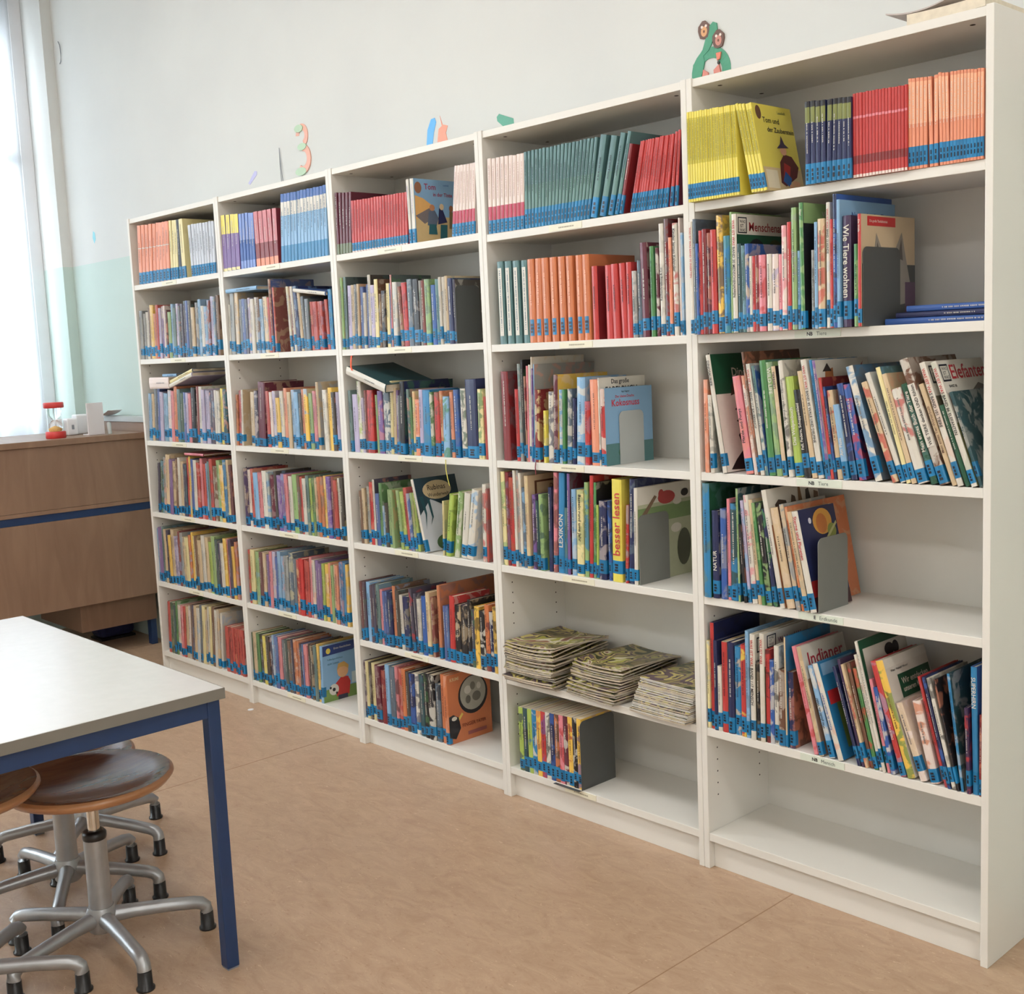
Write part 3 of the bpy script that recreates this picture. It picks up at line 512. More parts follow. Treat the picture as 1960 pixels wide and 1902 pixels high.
BOOKS=[
(4,'a','l',3.2188,-.0241,.0068,.165,.222,0,'y',1,{'bands':'yel'}),
(4,'a','l',3.2259,-.023,.0072,.165,.2222,0,'y',1,{'bands':'yel'}),
(4,'a','l',3.2344,-.0234,.0072,.165,.2211,0,'y',1,{'bands':'yel'}),
(4,'a','l',3.2438,-.025,.0071,.165,.2201,0,'y',1,{'bands':'yel'}),
(4,'a','l',3.2519,-.0251,.0071,.165,.2199,0,'y',1,{'bands':'yel'}),
(4,'a','l',3.2599,-.025,.0068,.165,.2204,0,'y',1,{'bands':'yel'}),
(4,'a','l',3.267,-.0238,.007,.165,.2188,0,'y',1,{'bands':'yel'}),
(4,'a','l',3.2758,-.0248,.0064,.165,.2195,0,'y',1,{'bands':'yel'}),
(4,'a','l',3.2824,-.0231,.007,.165,.2181,0,'y',1,{'bands':'yel'}),
(4,'a','l',3.2905,-.0232,.0066,.165,.2189,0,'y',1,{'bands':'yel'}),
(4,'a','l',3.2974,-.0219,.0069,.165,.2197,0,'y',1,{'bands':'yel'}),
(4,'a','l',3.3056,-.0223,.0069,.165,.2187,-.25,'y',1,{'bands':'yel'}),
(4,'a','l',3.3152,-.0247,.0069,.165,.2182,-.9,'y',1,{'bands':'yel'}),
(4,'a','l',3.3226,-.0242,.0068,.165,.2166,-.95,'y',1,{'bands':'yel'}),
(4,'a','l',3.3307,-.0246,.0063,.165,.2167,-1.21,'y',1,{'bands':'yel'}),
(4,'a','l',3.3373,-.023,.0068,.165,.2172,-1.21,'y',1,{'bands':'yel'}),
(4,'a','l',3.3453,-.0233,.0068,.165,.2175,-1.43,'y',1,{'bands':'yel'}),
(4,'a','l',3.3542,-.025,.0058,.165,.2165,-1.83,'y',1,{'bands':'yel'}),
(4,'a','l',3.3603,-.0229,.0067,.165,.2162,-1.83,'y',1,{'bands':'yel'}),
(4,'a','l',3.3688,-.0241,.0067,.165,.2153,-2.02,'y',1,{'bands':'yel'}),
(4,'a','l',3.4124,-.0237,.0074,.165,.2205,-11.61,'y',1,{'bands':'yel'}),
(4,'a','l',3.4203,-.0225,.0075,.165,.2183,-11.61,'y',1,{'bands':'yel'}),
(4,'a','l',3.4303,-.0244,.0074,.165,.2165,-11.49,'y',1,{'bands':'yel'}),
(4,'a','l',3.4383,-.0234,.0074,.165,.2145,-10.84,'y',1,{'bands':'yel'}),
(4,'a','l',3.4478,-.024,.0084,.165,.2153,-11.27,'y',1,{'bands':'yel','art':'zauber'}),
(4,'a','l',3.5578,-.0147,.0124,.16,.1883,0,'n',1,{'bands':'olv'}),
(4,'a','l',3.5713,-.0139,.0123,.16,.1877,0,'n',1,{'bands':'olv'}),
(4,'a','l',3.5864,-.0158,.0122,.16,.1849,0,'n',1,{'bands':'olv'}),
(4,'a','l',3.6008,-.0167,.0121,.16,.1842,0,'n',1,{'bands':'olv'}),
(4,'a','l',3.6148,-.0171,.0118,.16,.1827,1.36,'n',1,{'bands':'olv'}),
(4,'a','l',3.6269,-.0146,.0119,.16,.1824,1.36,'n',1,{'bands':'olv'}),
(4,'a','l',3.6402,-.0142,.0118,.16,.1819,1.02,'n',1,{'bands':'olv'}),
(4,'a','l',3.654,-.0148,.0117,.16,.1802,.49,'n',1,{'bands':'olv'}),
(4,'a','l',3.6675,-.0152,.0106,.16,.1794,0,'n',1,{'bands':'olv'}),
(4,'a','l',3.6785,-.0083,.0072,.16,.185,0,'r',1,{'bands':'red','nl':1}),
(4,'a','l',3.6873,-.0096,.0071,.16,.185,0,'r',1,{'bands':'red','nl':1}),
(4,'a','l',3.6963,-.011,.0066,.16,.1843,0,'r',1,{'bands':'red','nl':1}),
(4,'a','l',3.7031,-.009,.0071,.16,.1838,0,'r',1,{'bands':'red','nl':1}),
(4,'a','l',3.7108,-.0084,.007,.16,.185,0,'r',1,{'bands':'red','nl':1}),
(4,'a','l',3.7197,-.0099,.007,.16,.1836,0,'r',1,{'bands':'red','nl':1}),
(4,'a','l',3.7283,-.0111,.007,.16,.1834,0,'r',1,{'bands':'red','nl':1}),
(4,'a','l',3.736,-.0106,.0069,.16,.1839,0,'r',1,{'bands':'red','nl':1}),
(4,'a','l',3.7441,-.011,.0069,.16,.1823,0,'r',1,{'bands':'red','nl':1}),
(4,'a','l',3.7518,-.0108,.0069,.16,.183,0,'r',1,{'bands':'red','nl':1}),
(4,'a','l',3.7591,-.0099,.0068,.16,.1817,0,'r',1,{'bands':'red','nl':1}),
(4,'a','l',3.7674,-.0109,.0066,.16,.182,0,'r',1,{'bands':'red','nl':1}),
(4,'a','l',3.7743,-.0093,.0068,.16,.1812,0,'r',1,{'bands':'red','nl':1}),
(4,'a','l',3.7815,-.0084,.0068,.16,.1811,0,'r',1,{'bands':'red','nl':1}),
(4,'a','l',3.7902,-.0103,.0067,.16,.1813,0,'r',1,{'bands':'red','nl':1}),
(4,'a','l',3.7977,-.01,.0062,.16,.1801,0,'r',1,{'bands':'red','nl':1}),
(4,'a','l',3.8042,-.0079,.0066,.16,.1816,0,'r',1,{'bands':'red','nl':1}),
(4,'a','l',3.8111,-.0036,.0079,.17,.1932,0,'O',1,{'bands':'pea'}),
(4,'a','l',3.8199,-.0034,.0078,.17,.192,-.2,'O',1,{'bands':'pea'}),
(4,'a','l',3.8282,-.0022,.0078,.17,.1919,0,'O',1,{'bands':'pea'}),
(4,'a','l',3.8381,-.0042,.0078,.17,.1904,0,'O',1,{'bands':'pea'}),
(4,'a','l',3.8463,-.0029,.0077,.17,.1897,0,'O',1,{'bands':'pea'}),
(4,'a','l',3.8597,-.001,.0085,.17,.1895,-1.63,'O',1,{'bands':'pea'}),
(4,'a','l',3.8701,-.0024,.0085,.17,.1899,0,'O',1,{'bands':'pea'}),
(4,'a','l',3.8835,-.0019,.0067,.17,.1931,-1.38,'O',1,{'bands':'pea'}),
(4,'a','l',3.8907,-.0011,.0067,.17,.1912,-1.44,'O',1,{'bands':'pea'}),
(4,'a','l',3.8983,-.0012,.0066,.17,.1904,-1.31,'O',1,{'bands':'pea'}),
(4,'a','l',3.9066,-.0029,.0066,.17,.19,0,'O',1,{'bands':'pea'}),
(4,'a','l',3.9146,-.0038,.0066,.17,.1886,0,'O',1,{'bands':'pea'}),
(4,'a','l',3.9221,-.004,.0065,.17,.1889,0,'O',1,{'bands':'pea'}),
(4,'a','l',3.9293,-.0035,.0065,.17,.1881,0,'O',1,{'bands':'pea'}),
(4,'a','l',3.9365,-.003,.0065,.17,.1877,0,'O',1,{'bands':'pea'}),
(4,'a','l',3.9444,-.0042,.0064,.17,.1866,0,'O',1,{'bands':'pea'}),
(4,'a','l',3.9515,-.0039,.0064,.17,.1856,0,'O',1,{'bands':'pea'}),
(4,'a','l',3.959,-.0041,.006,.17,.1839,0,'O',1,{'bands':'pea'}),
(4,'a','l',3.9653,-.0021,.0064,.17,.185,0,'O',1,{'bands':'pea'}),
(4,'a','l',3.9731,-.0033,.0063,.17,.1837,0,'O',1,{'bands':'pea'}),
(4,'b','b',3.2188,-.03,.0108,.206,.2855,0,'w',1,{'ti':'WAS IST WAS BAND 30 INSEKTEN|r|d'}),
(4,'b','b',3.2299,-.03,.0097,.21,.291,0,'s',1),
(4,'b','b',3.2401,-.03,.0075,.165,.229,-.05,'b',1),
(4,'b','b',3.248,-.03,.0107,.188,.2605,-.08,'r',1),
(4,'b','b',3.2593,-.03,.0128,.189,.2628,0,'R',1),
(4,'b','b',3.2727,-.03,.0116,.182,.2522,-.08,'d',1),
(4,'b','b',3.2849,-.03,.0168,.186,.2587,-.16,'r',1),
(4,'b','b',3.3037,-.03,.0187,.21,.2923,-.53,'q',1,{'c2':'n'}),
(4,'b','b',3.3255,-.03,.0185,.172,.2395,0,'c',1),
(4,'b','b',3.3466,-.03,.0066,.213,.2958,0,'E',1),
(4,'b','b',3.3536,-.03,.0142,.235,.2897,0,'w',1,{'ti':'WAS IST WAS BAND 30 MENSCHENAFFEN|k|d','art':'affen','cv':'G'}),
(4,'b','b',3.3701,-.03,.0106,.156,.2165,-.54,'T',1),
(4,'b','b',3.3813,-.03,.01,.152,.2112,-.61,'t',1),
(4,'b','b',3.3918,-.03,.0105,.2,.2145,-.67,'b',1,{'c2':'M','cv':'b'}),
(4,'b','b',3.4028,-.03,.0079,.132,.1836,0,'w',1),
(4,'b','b',3.4111,-.03,.0094,.132,.183,0,'r',1),
(4,'b','b',3.421,-.03,.0088,.133,.1842,0,'R',1),
(4,'b','b',3.4303,-.03,.0185,.132,.1836,-.05,'p',1,{'c2':'r'}),
(4,'b','b',3.4524,-.03,.0135,.132,.184,0,'w',1),
(4,'b','b',3.4666,-.03,.0177,.132,.1827,0,'P',1,{'c2':'l'}),
(4,'b','b',3.4852,-.03,.0104,.13,.1801,0,'p',1),
(4,'b','b',3.4962,-.03,.0132,.178,.2472,0,'P',1,{'c2':'p'}),
(4,'b','b',3.5121,-.03,.0103,.183,.2536,0,'r',1,{'ti':'..|w|u'}),
(4,'b','b',3.5249,-.03,.013,.205,.2853,0,'E',1,{'c2':'g'}),
(4,'b','b',3.5386,-.03,.0092,.133,.1842,0,'B',1),
(4,'b','b',3.5503,-.03,.011,.2,.294,-.66,'e',1,{'c2':'E','cv':'k','art':'voegel','ti':'Vögel|w|d'}),
(4,'b','b',3.5758,-.03,.0095,.132,.1828,0,'g',1),
(4,'b','b',3.5877,-.03,.0081,.177,.2456,0,'B',1),
(4,'b','b',3.5962,-.03,.0179,.181,.2516,0,'M',1,{'c2':'r'}),
(4,'b','b',3.6188,-.03,.0093,.206,.2866,0,'w',1,{'ti':'WAS IST WAS BAND 13 HUNDE|k|d'}),
(4,'b','b',3.6286,-.03,.0084,.178,.2474,0,'r',1),
(4,'b','b',3.6374,-.03,.0096,.25,.3032,0,'b',1,{'cv':'b','c2':'k','art':'blau'}),
(4,'b','b',3.6476,-.03,.0079,.25,.2893,0,'B',1,{'cv':'B','art':'schrift'}),
(4,'b','b',3.6586,-.03,.0208,.181,.252,0,'V',1,{'ti':'Wie Tiere wohnen|w|d','cv':'V','big':1}),
(4,'b','b',3.6872,-.03,.0115,.134,.1861,0,'e',1,{'c2':'E'}),
(4,'b','b',3.7011,-.03,.0085,.245,.2516,0,'r',1,{'cv':'M','art':'wolf','ti':'Die Wölfe|w|d'}),
(4,'c','b',3.2335,-.002,.0125,.175,.2424,0,'O',1),
(4,'c','b',3.2524,-.002,.0119,.146,.2027,-1.6,'w',1),
(4,'c','b',3.2909,-.002,.0136,.24,.309,-8.95,'w',1,{'cv':'G','art':'dino','ti':'DINOSAURIER|k|d'}),
(4,'c','b',3.3603,-.002,.0212,.181,.2515,-8.85,'p',1,{'ti':'Pferde und Ponys|k|u'}),
(4,'c','b',3.385,-.002,.011,.182,.2525,-8.25,'P',1,{'c2':'o'}),
(4,'c','b',3.3984,-.002,.0065,.25,.3132,-8.35,'m',1,{'cv':'m'}),
(4,'c','b',3.4069,-.002,.0114,.203,.2825,-8.18,'w',1,{'ti':'WAS IST WAS BAND 117 BAUERNHOF|k|d'}),
(4,'c','b',3.4206,-.002,.0089,.24,.2775,-7.88,'t',1,{'cv':'b','c2':'w'}),
(4,'c','b',3.43,-.002,.0182,.208,.2887,-5.08,'e',1,{'ti':'..|w|u'}),
(4,'c','b',3.4524,-.002,.0185,.204,.2839,-5.84,'E',1,{'ti':'WILD LIFE|w|d'}),
(4,'c','b',3.4751,-.002,.0115,.197,.2743,-6.63,'M',1,{'cv':'k','ti':'TIERBABYS|k|d','art':'tier'}),
(4,'c','b',3.4904,-.002,.0124,.207,.2876,-5.6,'w',1,{'cv':'w','c2':'k'}),
(4,'c','b',3.5065,-.002,.0225,.178,.2472,-6.38,'L',1,{'ti':'Das Welpenbuch|w|u'}),
(4,'c','b',3.5346,-.002,.0177,.155,.2158,-7.71,'k',1,{'ti':'Fell, Federn, Schuppenkleid|w|u'}),
(4,'c','b',3.5563,-.002,.0138,.189,.262,-8.66,'M',1),
(4,'c','b',3.5739,-.002,.0145,.209,.29,-9.38,'w',1,{'ti':'WAS IST WAS BAND 85 WALE UND DELFINE|k|d'}),
(4,'c','b',3.5913,-.002,.0081,.208,.2883,-8.54,'c',1),
(4,'c','b',3.6,-.002,.0081,.24,.2867,-7.99,'v',1,{'cv':'w','art':'vogel'}),
(4,'c','b',3.6086,-.002,.0076,.176,.2449,-7.76,'r',1,{'cv':'R'}),
(4,'c','b',3.6167,-.002,.0058,.161,.2234,-7.79,'n',1,{'c2':'b'}),
(4,'c','b',3.6229,-.002,.0155,.154,.2139,-7.79,'M',1,{'c2':'r'}),
(4,'c','b',3.6418,-.002,.0148,.13,.1805,-8.72,'B',1,{'ti':'Am Fluss|w|u'}),
(4,'c','b',3.6596,-.002,.0159,.166,.2305,-9.49,'n',1,{'c2':'b'}),
(4,'c','b',3.68,-.002,.0187,.165,.2288,-10.46,'b',1,{'c2':'r','cv':'n'}),
(4,'c','b',3.7237,-.002,.018,.22,.2769,-15.84,'w',1,{'c2':'c','cv':'s'}),
(4,'c','b',3.769,-.002,.0141,.175,.2427,-19.02,'M',1,{'c2':'r'}),
(4,'c','b',3.7874,-.002,.0124,.191,.2659,-19.71,'w',1),
(4,'c','b',3.803,-.002,.011,.197,.2742,-16.28,'Y',1,{'cv':'t'}),
(4,'c','b',3.8167,-.002,.0116,.186,.2589,-16.71,'M',1),
(4,'c','b',3.8321,-.002,.0229,.161,.2229,-17.39,'w',1,{'c2':'r'}),
(4,'c','b',3.8607,-.002,.0165,.17,.2359,-18.17,'G',1,{'ti':'Mein erstes Buch der Tiere|w|u'}),
(4,'c','b',3.8831,-.002,.0198,.23,.2955,-19.26,'m',1,{'ti':'WIE TIERE denken UND fühlen|k|u|w','cv':'m','c2':'w'}),
(4,'c','b',3.911,-.002,.0116,.171,.2378,-19.77,'M',1,{'ti':'Mein erstes Tier-Wörterbuch|m|u'}),
(4,'c','b',3.9255,-.002,.013,.206,.2864,-18.65,'w',1,{'ti':'WAS IST WAS BAND 101 TIERE|k|d','cv':'w','art':'wiw'}),
(4,'c','b',3.9416,-.002,.0114,.135,.1877,-19.24,'G',1),
(4,'c','b',3.9567,-.002,.0127,.22,.2883,-19.39,'w',1,{'ti':'WAS IST WAS BAND 86 ELEFANTEN|k|d','cv':'w','art':'elef'}),
(4,'c','b',3.9724,-.002,.0077,.2,.218,-18.89,'T',1,{'cv':'T'}),
(4,'d','b',3.2256,-.008,.0221,.24,.305,0,'c',1,{'cv':'G','c2':'t'}),
(4,'d','b',3.2523,-.008,.0207,.168,.2337,0,'n',1,{'ti':'NATUR|w|u'}),
(4,'d','b',3.2775,-.008,.0183,.173,.2398,0,'b',1),
(4,'d','b',3.3002,-.008,.0091,.192,.2672,0,'p',1),
(4,'d','b',3.3098,-.008,.0228,.184,.2561,0,'T',1,{'c2':'c'}),
(4,'d','b',3.336,-.008,.0063,.213,.2963,-.7,'E',1,{'cv':'T'}),
(4,'d','b',3.3548,-.008,.0082,.148,.205,-4.13,'k',1),
(4,'d','b',3.3652,-.008,.0087,.192,.2666,-4.64,'l',1,{'c2':'B'}),
(4,'d','b',3.3761,-.008,.0148,.202,.2805,-5.04,'w',1,{'c2':'p'}),
(4,'d','b',3.3939,-.008,.0111,.194,.2698,-5.63,'M',1),
(4,'d','b',3.4079,-.008,.009,.189,.2631,-6.18,'e',1,{'c2':'E'}),
(4,'d','b',3.4197,-.008,.0159,.19,.2637,-6.69,'k',1,{'c2':'E'}),
(4,'d','b',3.4398,-.008,.0127,.18,.2497,-7.57,'n',1,{'c2':'e'}),
(4,'d','b',3.4639,-.008,.0134,.235,.3007,-10.07,'w',1,{'cv':'w','art':'tiere'}),
(4,'d','b',3.4805,-.008,.0236,.185,.2563,-10.66,'M',1,{'cv':'m','ti':'..|k|d'}),
(4,'d','b',3.5103,-.008,.0114,.193,.2675,-10.07,'g',1,{'c2':'M'}),
(4,'d','b',3.5245,-.008,.0075,.265,.2622,-10.58,'o',1,{'cv':'o'}),
(4,'d','b',3.5346,-.008,.013,.18,.2507,-11.07,'M',1),
(4,'d','b',3.5516,-.008,.0175,.165,.2531,-11.83,'w',1,{'cv':'n','art':'planet','ti':'Sterne und Planeten|r|d'}),
(4,'e','b',3.2211,0,.0087,.174,.2422,0,'Y',1),
(4,'e','b',3.2303,0,.012,.211,.2926,0,'r',1,{'cv':'n'}),
(4,'e','b',3.2443,0,.0119,.178,.2466,0,'n',1),
(4,'e','b',3.2568,0,.0125,.129,.1787,0,'w',1),
(4,'e','b',3.2699,0,.0176,.178,.2472,0,'r',1,{'cv':'M'}),
(4,'e','b',3.2885,0,.0194,.179,.2484,0,'n',1),
(4,'e','b',3.3089,0,.0192,.172,.2396,0,'c',1,{'c2':'M'}),
(4,'e','b',3.3291,0,.0165,.178,.2477,0,'r',1,{'c2':'y'}),
(4,'e','b',3.3465,0,.0113,.207,.2874,-.13,'B',1,{'cv':'B'}),
(4,'e','b',3.3624,0,.015,.203,.2819,0,'w',1,{'ti':'WAS IST WAS BAND 117 MENSCH|k|d','art':'wiw','cv':'w'}),
(4,'e','b',3.3808,0,.0112,.153,.2126,0,'k',1),
(4,'e','b',3.3925,0,.0136,.207,.2875,0,'w',1,{'art':'wiw2','cv':'w','ti':'WAS IST WAS|r|d'}),
(4,'e','b',3.4068,0,.0122,.178,.2467,0,'r',1,{'c2':'k'}),
(4,'e','b',3.4197,0,.0122,.159,.2213,0,'b',1,{'c2':'w'}),
(4,'e','b',3.4325,0,.0145,.188,.2606,0,'w',1,{'c2':'k'}),
(4,'e','b',3.4478,0,.0192,.146,.2022,-.13,'m',1),
(4,'e','b',3.4692,0,.0047,.208,.2887,-.69,'M',1,{'cv':'c'}),
(4,'e','b',3.4767,0,.0165,.143,.1988,-1.4,'n',1,{'cv':'m'}),
(4,'e','b',3.5504,0,.0133,.198,.2744,-13.28,'p',1,{'c2':'r','ti':'..|r|d'}),
(4,'e','b',3.5672,0,.0121,.199,.2765,-13.35,'M',1,{'cv':'w','art':'indian'}),
(4,'e','b',3.5945,0,.0151,.168,.2332,-15.13,'B',1,{'c2':'w','ti':'Was glaubt die Welt?|k|u'}),
(4,'e','b',3.6203,0,.0147,.176,.2443,-17.03,'w',1,{'cv':'c','art':'koerper','ti':'Kennst du deinen Körper?|b|u'}),
(4,'e','b',3.6731,0,.0083,.177,.2453,-16.04,'n',1),
(4,'e','b',3.6844,0,.0072,.19,.2642,-14.49,'V',1),
(4,'e','b',3.6945,0,.0072,.183,.2537,-15,'M',1,{'c2':'r'}),
(4,'e','b',3.7046,0,.0092,.185,.2573,-14.54,'m',1,{'c2':'r'}),
(4,'e','b',3.7168,0,.0092,.178,.2466,-13.5,'e',1,{'c2':'r'}),
(4,'e','b',3.729,0,.0091,.203,.2816,-13.92,'w',1),
(4,'e','b',3.7411,0,.0071,.22,.3171,-13.58,'w',1,{'cv':'w','art':'gruen'}),
(4,'e','b',3.7509,0,.0081,.163,.2258,-12.32,'p',1),
(4,'e','b',3.7617,0,.0109,.15,.2088,-12.94,'b',1,{'c2':'w'}),
(4,'e','b',3.7865,0,.0135,.2,.2775,-16.42,'r',1,{'ti':'Dein Körper|w|u'}),
(4,'e','b',3.8046,0,.0191,.2,.2816,-17.15,'q',1,{'cv':'w','art':'entdeck','c2':'e'}),
(4,'e','b',3.8361,0,.0167,.134,.1865,-19.72,'P',1,{'c2':'M'}),
(4,'e','b',3.8598,0,.0207,.14,.1941,-13.88,'P',1,{'c2':'o','ti':'..|k|d'}),
(4,'e','b',3.8935,0,.0074,.186,.2577,-15.21,'r',1),
(4,'e','b',3.9035,0,.0074,.187,.2592,-14.36,'n',1,{'c2':'b'}),
(4,'e','b',3.9135,0,.0092,.186,.258,-14.37,'w',1,{'cv':'w','c2':'k'}),
(4,'e','b',3.9265,0,.0046,.185,.257,-13.2,'k',1),
(4,'e','b',3.9334,0,.0065,.196,.2716,-7.52,'c',1,{'cv':'T'}),
(4,'e','b',3.9482,0,.0084,.143,.1987,-2.23,'V',1,{'c2':'r'}),
(4,'e','b',3.9589,0,.0138,.212,.2942,-1.33,'c',1,{'ti':'SUPERHIRN|w|d','big':1,'cv':'b'}),
(4,'e','b',3.9754,0,.0082,.136,.1886,0,'R',1),
(3,'a','l',2.4287,.002,.0159,.16,.2231,1.87,'P',1,{'bands':'pnk'}),
(3,'a','l',2.445,.0037,.0158,.16,.2209,2.17,'P',1,{'bands':'pnk'}),
(3,'a','l',2.4645,.0024,.0157,.16,.2208,2.49,'P',1,{'bands':'pnk'}),
(3,'a','l',2.4837,.0011,.0156,.16,.2204,2.8,'P',1,{'bands':'pnk'}),
(3,'a','l',2.5005,.002,.0155,.16,.2195,3.11,'P',1,{'bands':'pnk'}),
(3,'a','l',2.5163,.0036,.0154,.16,.2193,3.42,'P',1,{'bands':'pnk'}),
(3,'a','l',2.5367,.0009,.0152,.16,.2163,3.22,'P',1,{'bands':'pnk'}),
(3,'a','l',2.5522,.0026,.0151,.16,.2176,3.22,'P',1,{'bands':'pnk'}),
(3,'a','l',2.5694,.0026,.015,.16,.2171,2.77,'P',1,{'bands':'pnk'}),
(3,'a','l',2.5889,.0026,.0121,.19,.2191,1.67,'t',1,{'bands':'tea'}),
(3,'a','l',2.6015,.0037,.012,.19,.2198,2.21,'t',1,{'bands':'tea'}),
(3,'a','l',2.6173,.0017,.012,.19,.2198,2.73,'t',1,{'bands':'tea'}),
(3,'a','l',2.6312,.0014,.0119,.19,.2189,3.25,'t',1,{'bands':'tea'}),
(3,'a','l',2.6435,.0026,.0118,.19,.2191,3.76,'t',1,{'bands':'tea'}),
(3,'a','l',2.6576,.0019,.0114,.19,.2199,4.26,'t',1,{'bands':'tea'}),
(3,'a','l',2.6693,.0036,.0117,.19,.2188,4.77,'t',1,{'bands':'tea'}),
(3,'a','l',2.6825,.0037,.0116,.19,.2191,5.26,'t',1,{'bands':'tea'}),
(3,'a','l',2.6958,.0036,.0115,.19,.2192,5.75,'t',1,{'bands':'tea'}),
(3,'a','l',2.7109,.0016,.0114,.19,.2191,6.23,'t',1,{'bands':'tea'}),
(3,'a','l',2.7236,.002,.0114,.19,.2201,6.69,'t',1,{'bands':'tea'}),
(3,'a','l',2.7377,.0009,.0113,.19,.2194,7.17,'t',1,{'bands':'tea'}),
(3,'a','l',2.7498,.0017,.0101,.19,.2189,7.65,'t',1,{'bands':'tea'}),
(3,'a','l',2.7603,.0041,.0111,.19,.2199,8.09,'t',1,{'bands':'tea'}),
(3,'a','l',2.7732,.004,.0111,.19,.219,8.56,'t',1,{'bands':'tea'}),
(3,'a','l',2.7858,.004,.011,.19,.2202,8.98,'t',1,{'bands':'tea'}),
(3,'a','l',2.8009,.0015,.0109,.19,.2199,9.42,'t',1,{'bands':'tea'}),
(3,'a','l',2.8135,.0015,.0107,.19,.2201,9.85,'t',1,{'bands':'tea'}),
(3,'a','l',2.8246,.0029,.0108,.19,.2192,10.32,'t',1,{'bands':'tea'}),
(3,'a','l',2.8364,.0037,.0107,.19,.2203,10.71,'t',1,{'bands':'tea'}),
(3,'a','l',2.8534,.002,.0213,.16,.2225,12.59,'t',1,{'bands':'tea','art':'mond'}),
(3,'a','l',2.8877,.002,.0203,.155,.2151,14.31,'t',1,{'bands':'tea','art':'mond'}),
(3,'a','l',2.9195,.002,.0168,.157,.2181,14.56,'t',1,{'bands':'tea','art':'mond'}),
(3,'a','l',2.9437,.002,.012,.158,.2193,14.94,'t',1,{'bands':'tea'}),
(3,'a','l',2.9598,.002,.011,.133,.1846,14.1,'R',1,{'bands':'rb','cv':'R'}),
(3,'a','l',2.9984,.003,.0081,.16,.1857,13.85,'r',1,{'bands':'rb'}),
(3,'a','l',3.0096,.0011,.0065,.16,.1854,13.09,'r',1,{'bands':'rb'}),
(3,'a','l',3.0167,.0039,.0081,.16,.1857,13.09,'r',1,{'bands':'rb'}),
(3,'a','l',3.0266,.0034,.0081,.16,.1859,12.7,'r',1,{'bands':'rb'}),
(3,'a','l',3.0376,.0014,.008,.16,.1849,11.95,'r',1,{'bands':'rb'}),
(3,'a','l',3.0465,.0019,.007,.16,.1849,11.83,'r',1,{'bands':'rb'}),
(3,'a','l',3.054,.0041,.008,.16,.1859,11.83,'r',1,{'bands':'rb'}),
(3,'a','l',3.0649,.0022,.0078,.16,.1845,11.09,'r',1,{'bands':'rb'}),
(3,'a','l',3.0732,.0033,.0079,.16,.186,11.09,'r',1,{'bands':'rb'}),
(3,'a','l',3.084,.0012,.0065,.16,.1855,10.41,'r',1,{'bands':'rb'}),
(3,'a','l',3.091,.0039,.0079,.16,.1849,10.41,'r',1,{'bands':'rb'}),
(3,'a','l',3.1022,.0013,.0063,.16,.1842,9.67,'r',1,{'bands':'rb'}),
(3,'a','l',3.1089,.0041,.0078,.16,.1851,9.67,'r',1,{'bands':'rb'}),
(3,'a','l',3.1197,.002,.0078,.16,.1848,9.32,'r',1,{'bands':'rb'}),
(3,'a','l',3.1361,.002,.0095,.135,.1878,7.52,'r',1,{'bands':'rb'}),
(3,'a','l',3.1526,.002,.0086,.137,.1902,5.59,'r',1,{'bands':'rb','cv':'d'}),
(3,'b','b',2.4487,.006,.0286,.2,.2501,0,'t',1,{'bands':'lex','nl':1}),
(3,'b','b',2.4829,.006,.0283,.2,.2484,0,'t',1,{'bands':'lex','nl':1}),
(3,'b','b',2.5179,.006,.0279,.2,.2467,0,'t',1,{'bands':'lex','nl':1}),
(3,'b','b',2.5512,.006,.0275,.2,.2452,0,'t',1,{'bands':'lex','nl':1}),
(3,'b','b',2.5819,.004,.0277,.2,.2458,0,'o',1,{'bands':'org','nl':1,'nt':1,'cv':'o'}),
(3,'b','b',2.6114,.004,.0274,.2,.245,1.34,'o',1,{'bands':'org','nl':1,'nt':1,'cv':'o'}),
(3,'b','b',2.6463,.004,.027,.2,.2441,0,'o',1,{'bands':'org','nl':1,'nt':1,'cv':'o'}),
(3,'b','b',2.679,.004,.0266,.2,.2434,0,'o',1,{'bands':'org','nl':1,'nt':1,'cv':'o'}),
(3,'b','b',2.7129,.004,.0262,.2,.2424,0,'o',1,{'bands':'org','nl':1,'nt':1,'cv':'o'}),
(3,'b','b',2.7464,.004,.0259,.2,.2413,0,'o',1,{'bands':'org','nl':1,'nt':1,'cv':'o'}),
(3,'b','b',2.781,.004,.0255,.2,.2404,0,'o',1,{'bands':'org','nl':1,'nt':1,'cv':'o'}),
(3,'b','b',2.8108,.004,.0252,.2,.2398,0,'o',1,{'bands':'org','nl':1,'nt':1,'cv':'o'}),
(3,'b','b',2.8407,.004,.0212,.19,.205,0,'r',1,{'bands':'cor','nl':1,'cv':'R'}),
(3,'b','b',2.8933,.004,.0238,.19,.2035,0,'r',1,{'bands':'cor','nl':1,'cv':'r'}),
(3,'b','b',2.9211,.004,.0235,.19,.2042,-1.07,'r',1,{'bands':'cor','nl':1,'cv':'r'}),
(3,'b','b',2.9487,.004,.0212,.19,.2046,-1.64,'r',1,{'bands':'cor','nl':1,'cv':'r'}),
(3,'b','b',2.9718,.004,.018,.19,.2051,0,'r',1,{'bands':'cor','nl':1,'cv':'r'}),
(3,'b','b',2.9928,.004,.015,.13,.1799,0,'g',1),
(3,'b','b',3.0086,.004,.0149,.149,.2071,-.16,'s',1,{'c2':'k'}),
(3,'b','b',3.0263,.004,.024,.182,.2525,-.84,'d',1,{'cv':'d','ti':'..|w|u'}),
(3,'b','b',3.0584,.004,.0128,.173,.2401,0,'e',1),
(3,'b','b',3.0747,.004,.01,.169,.2346,0,'d',1,{'c2':'w'}),
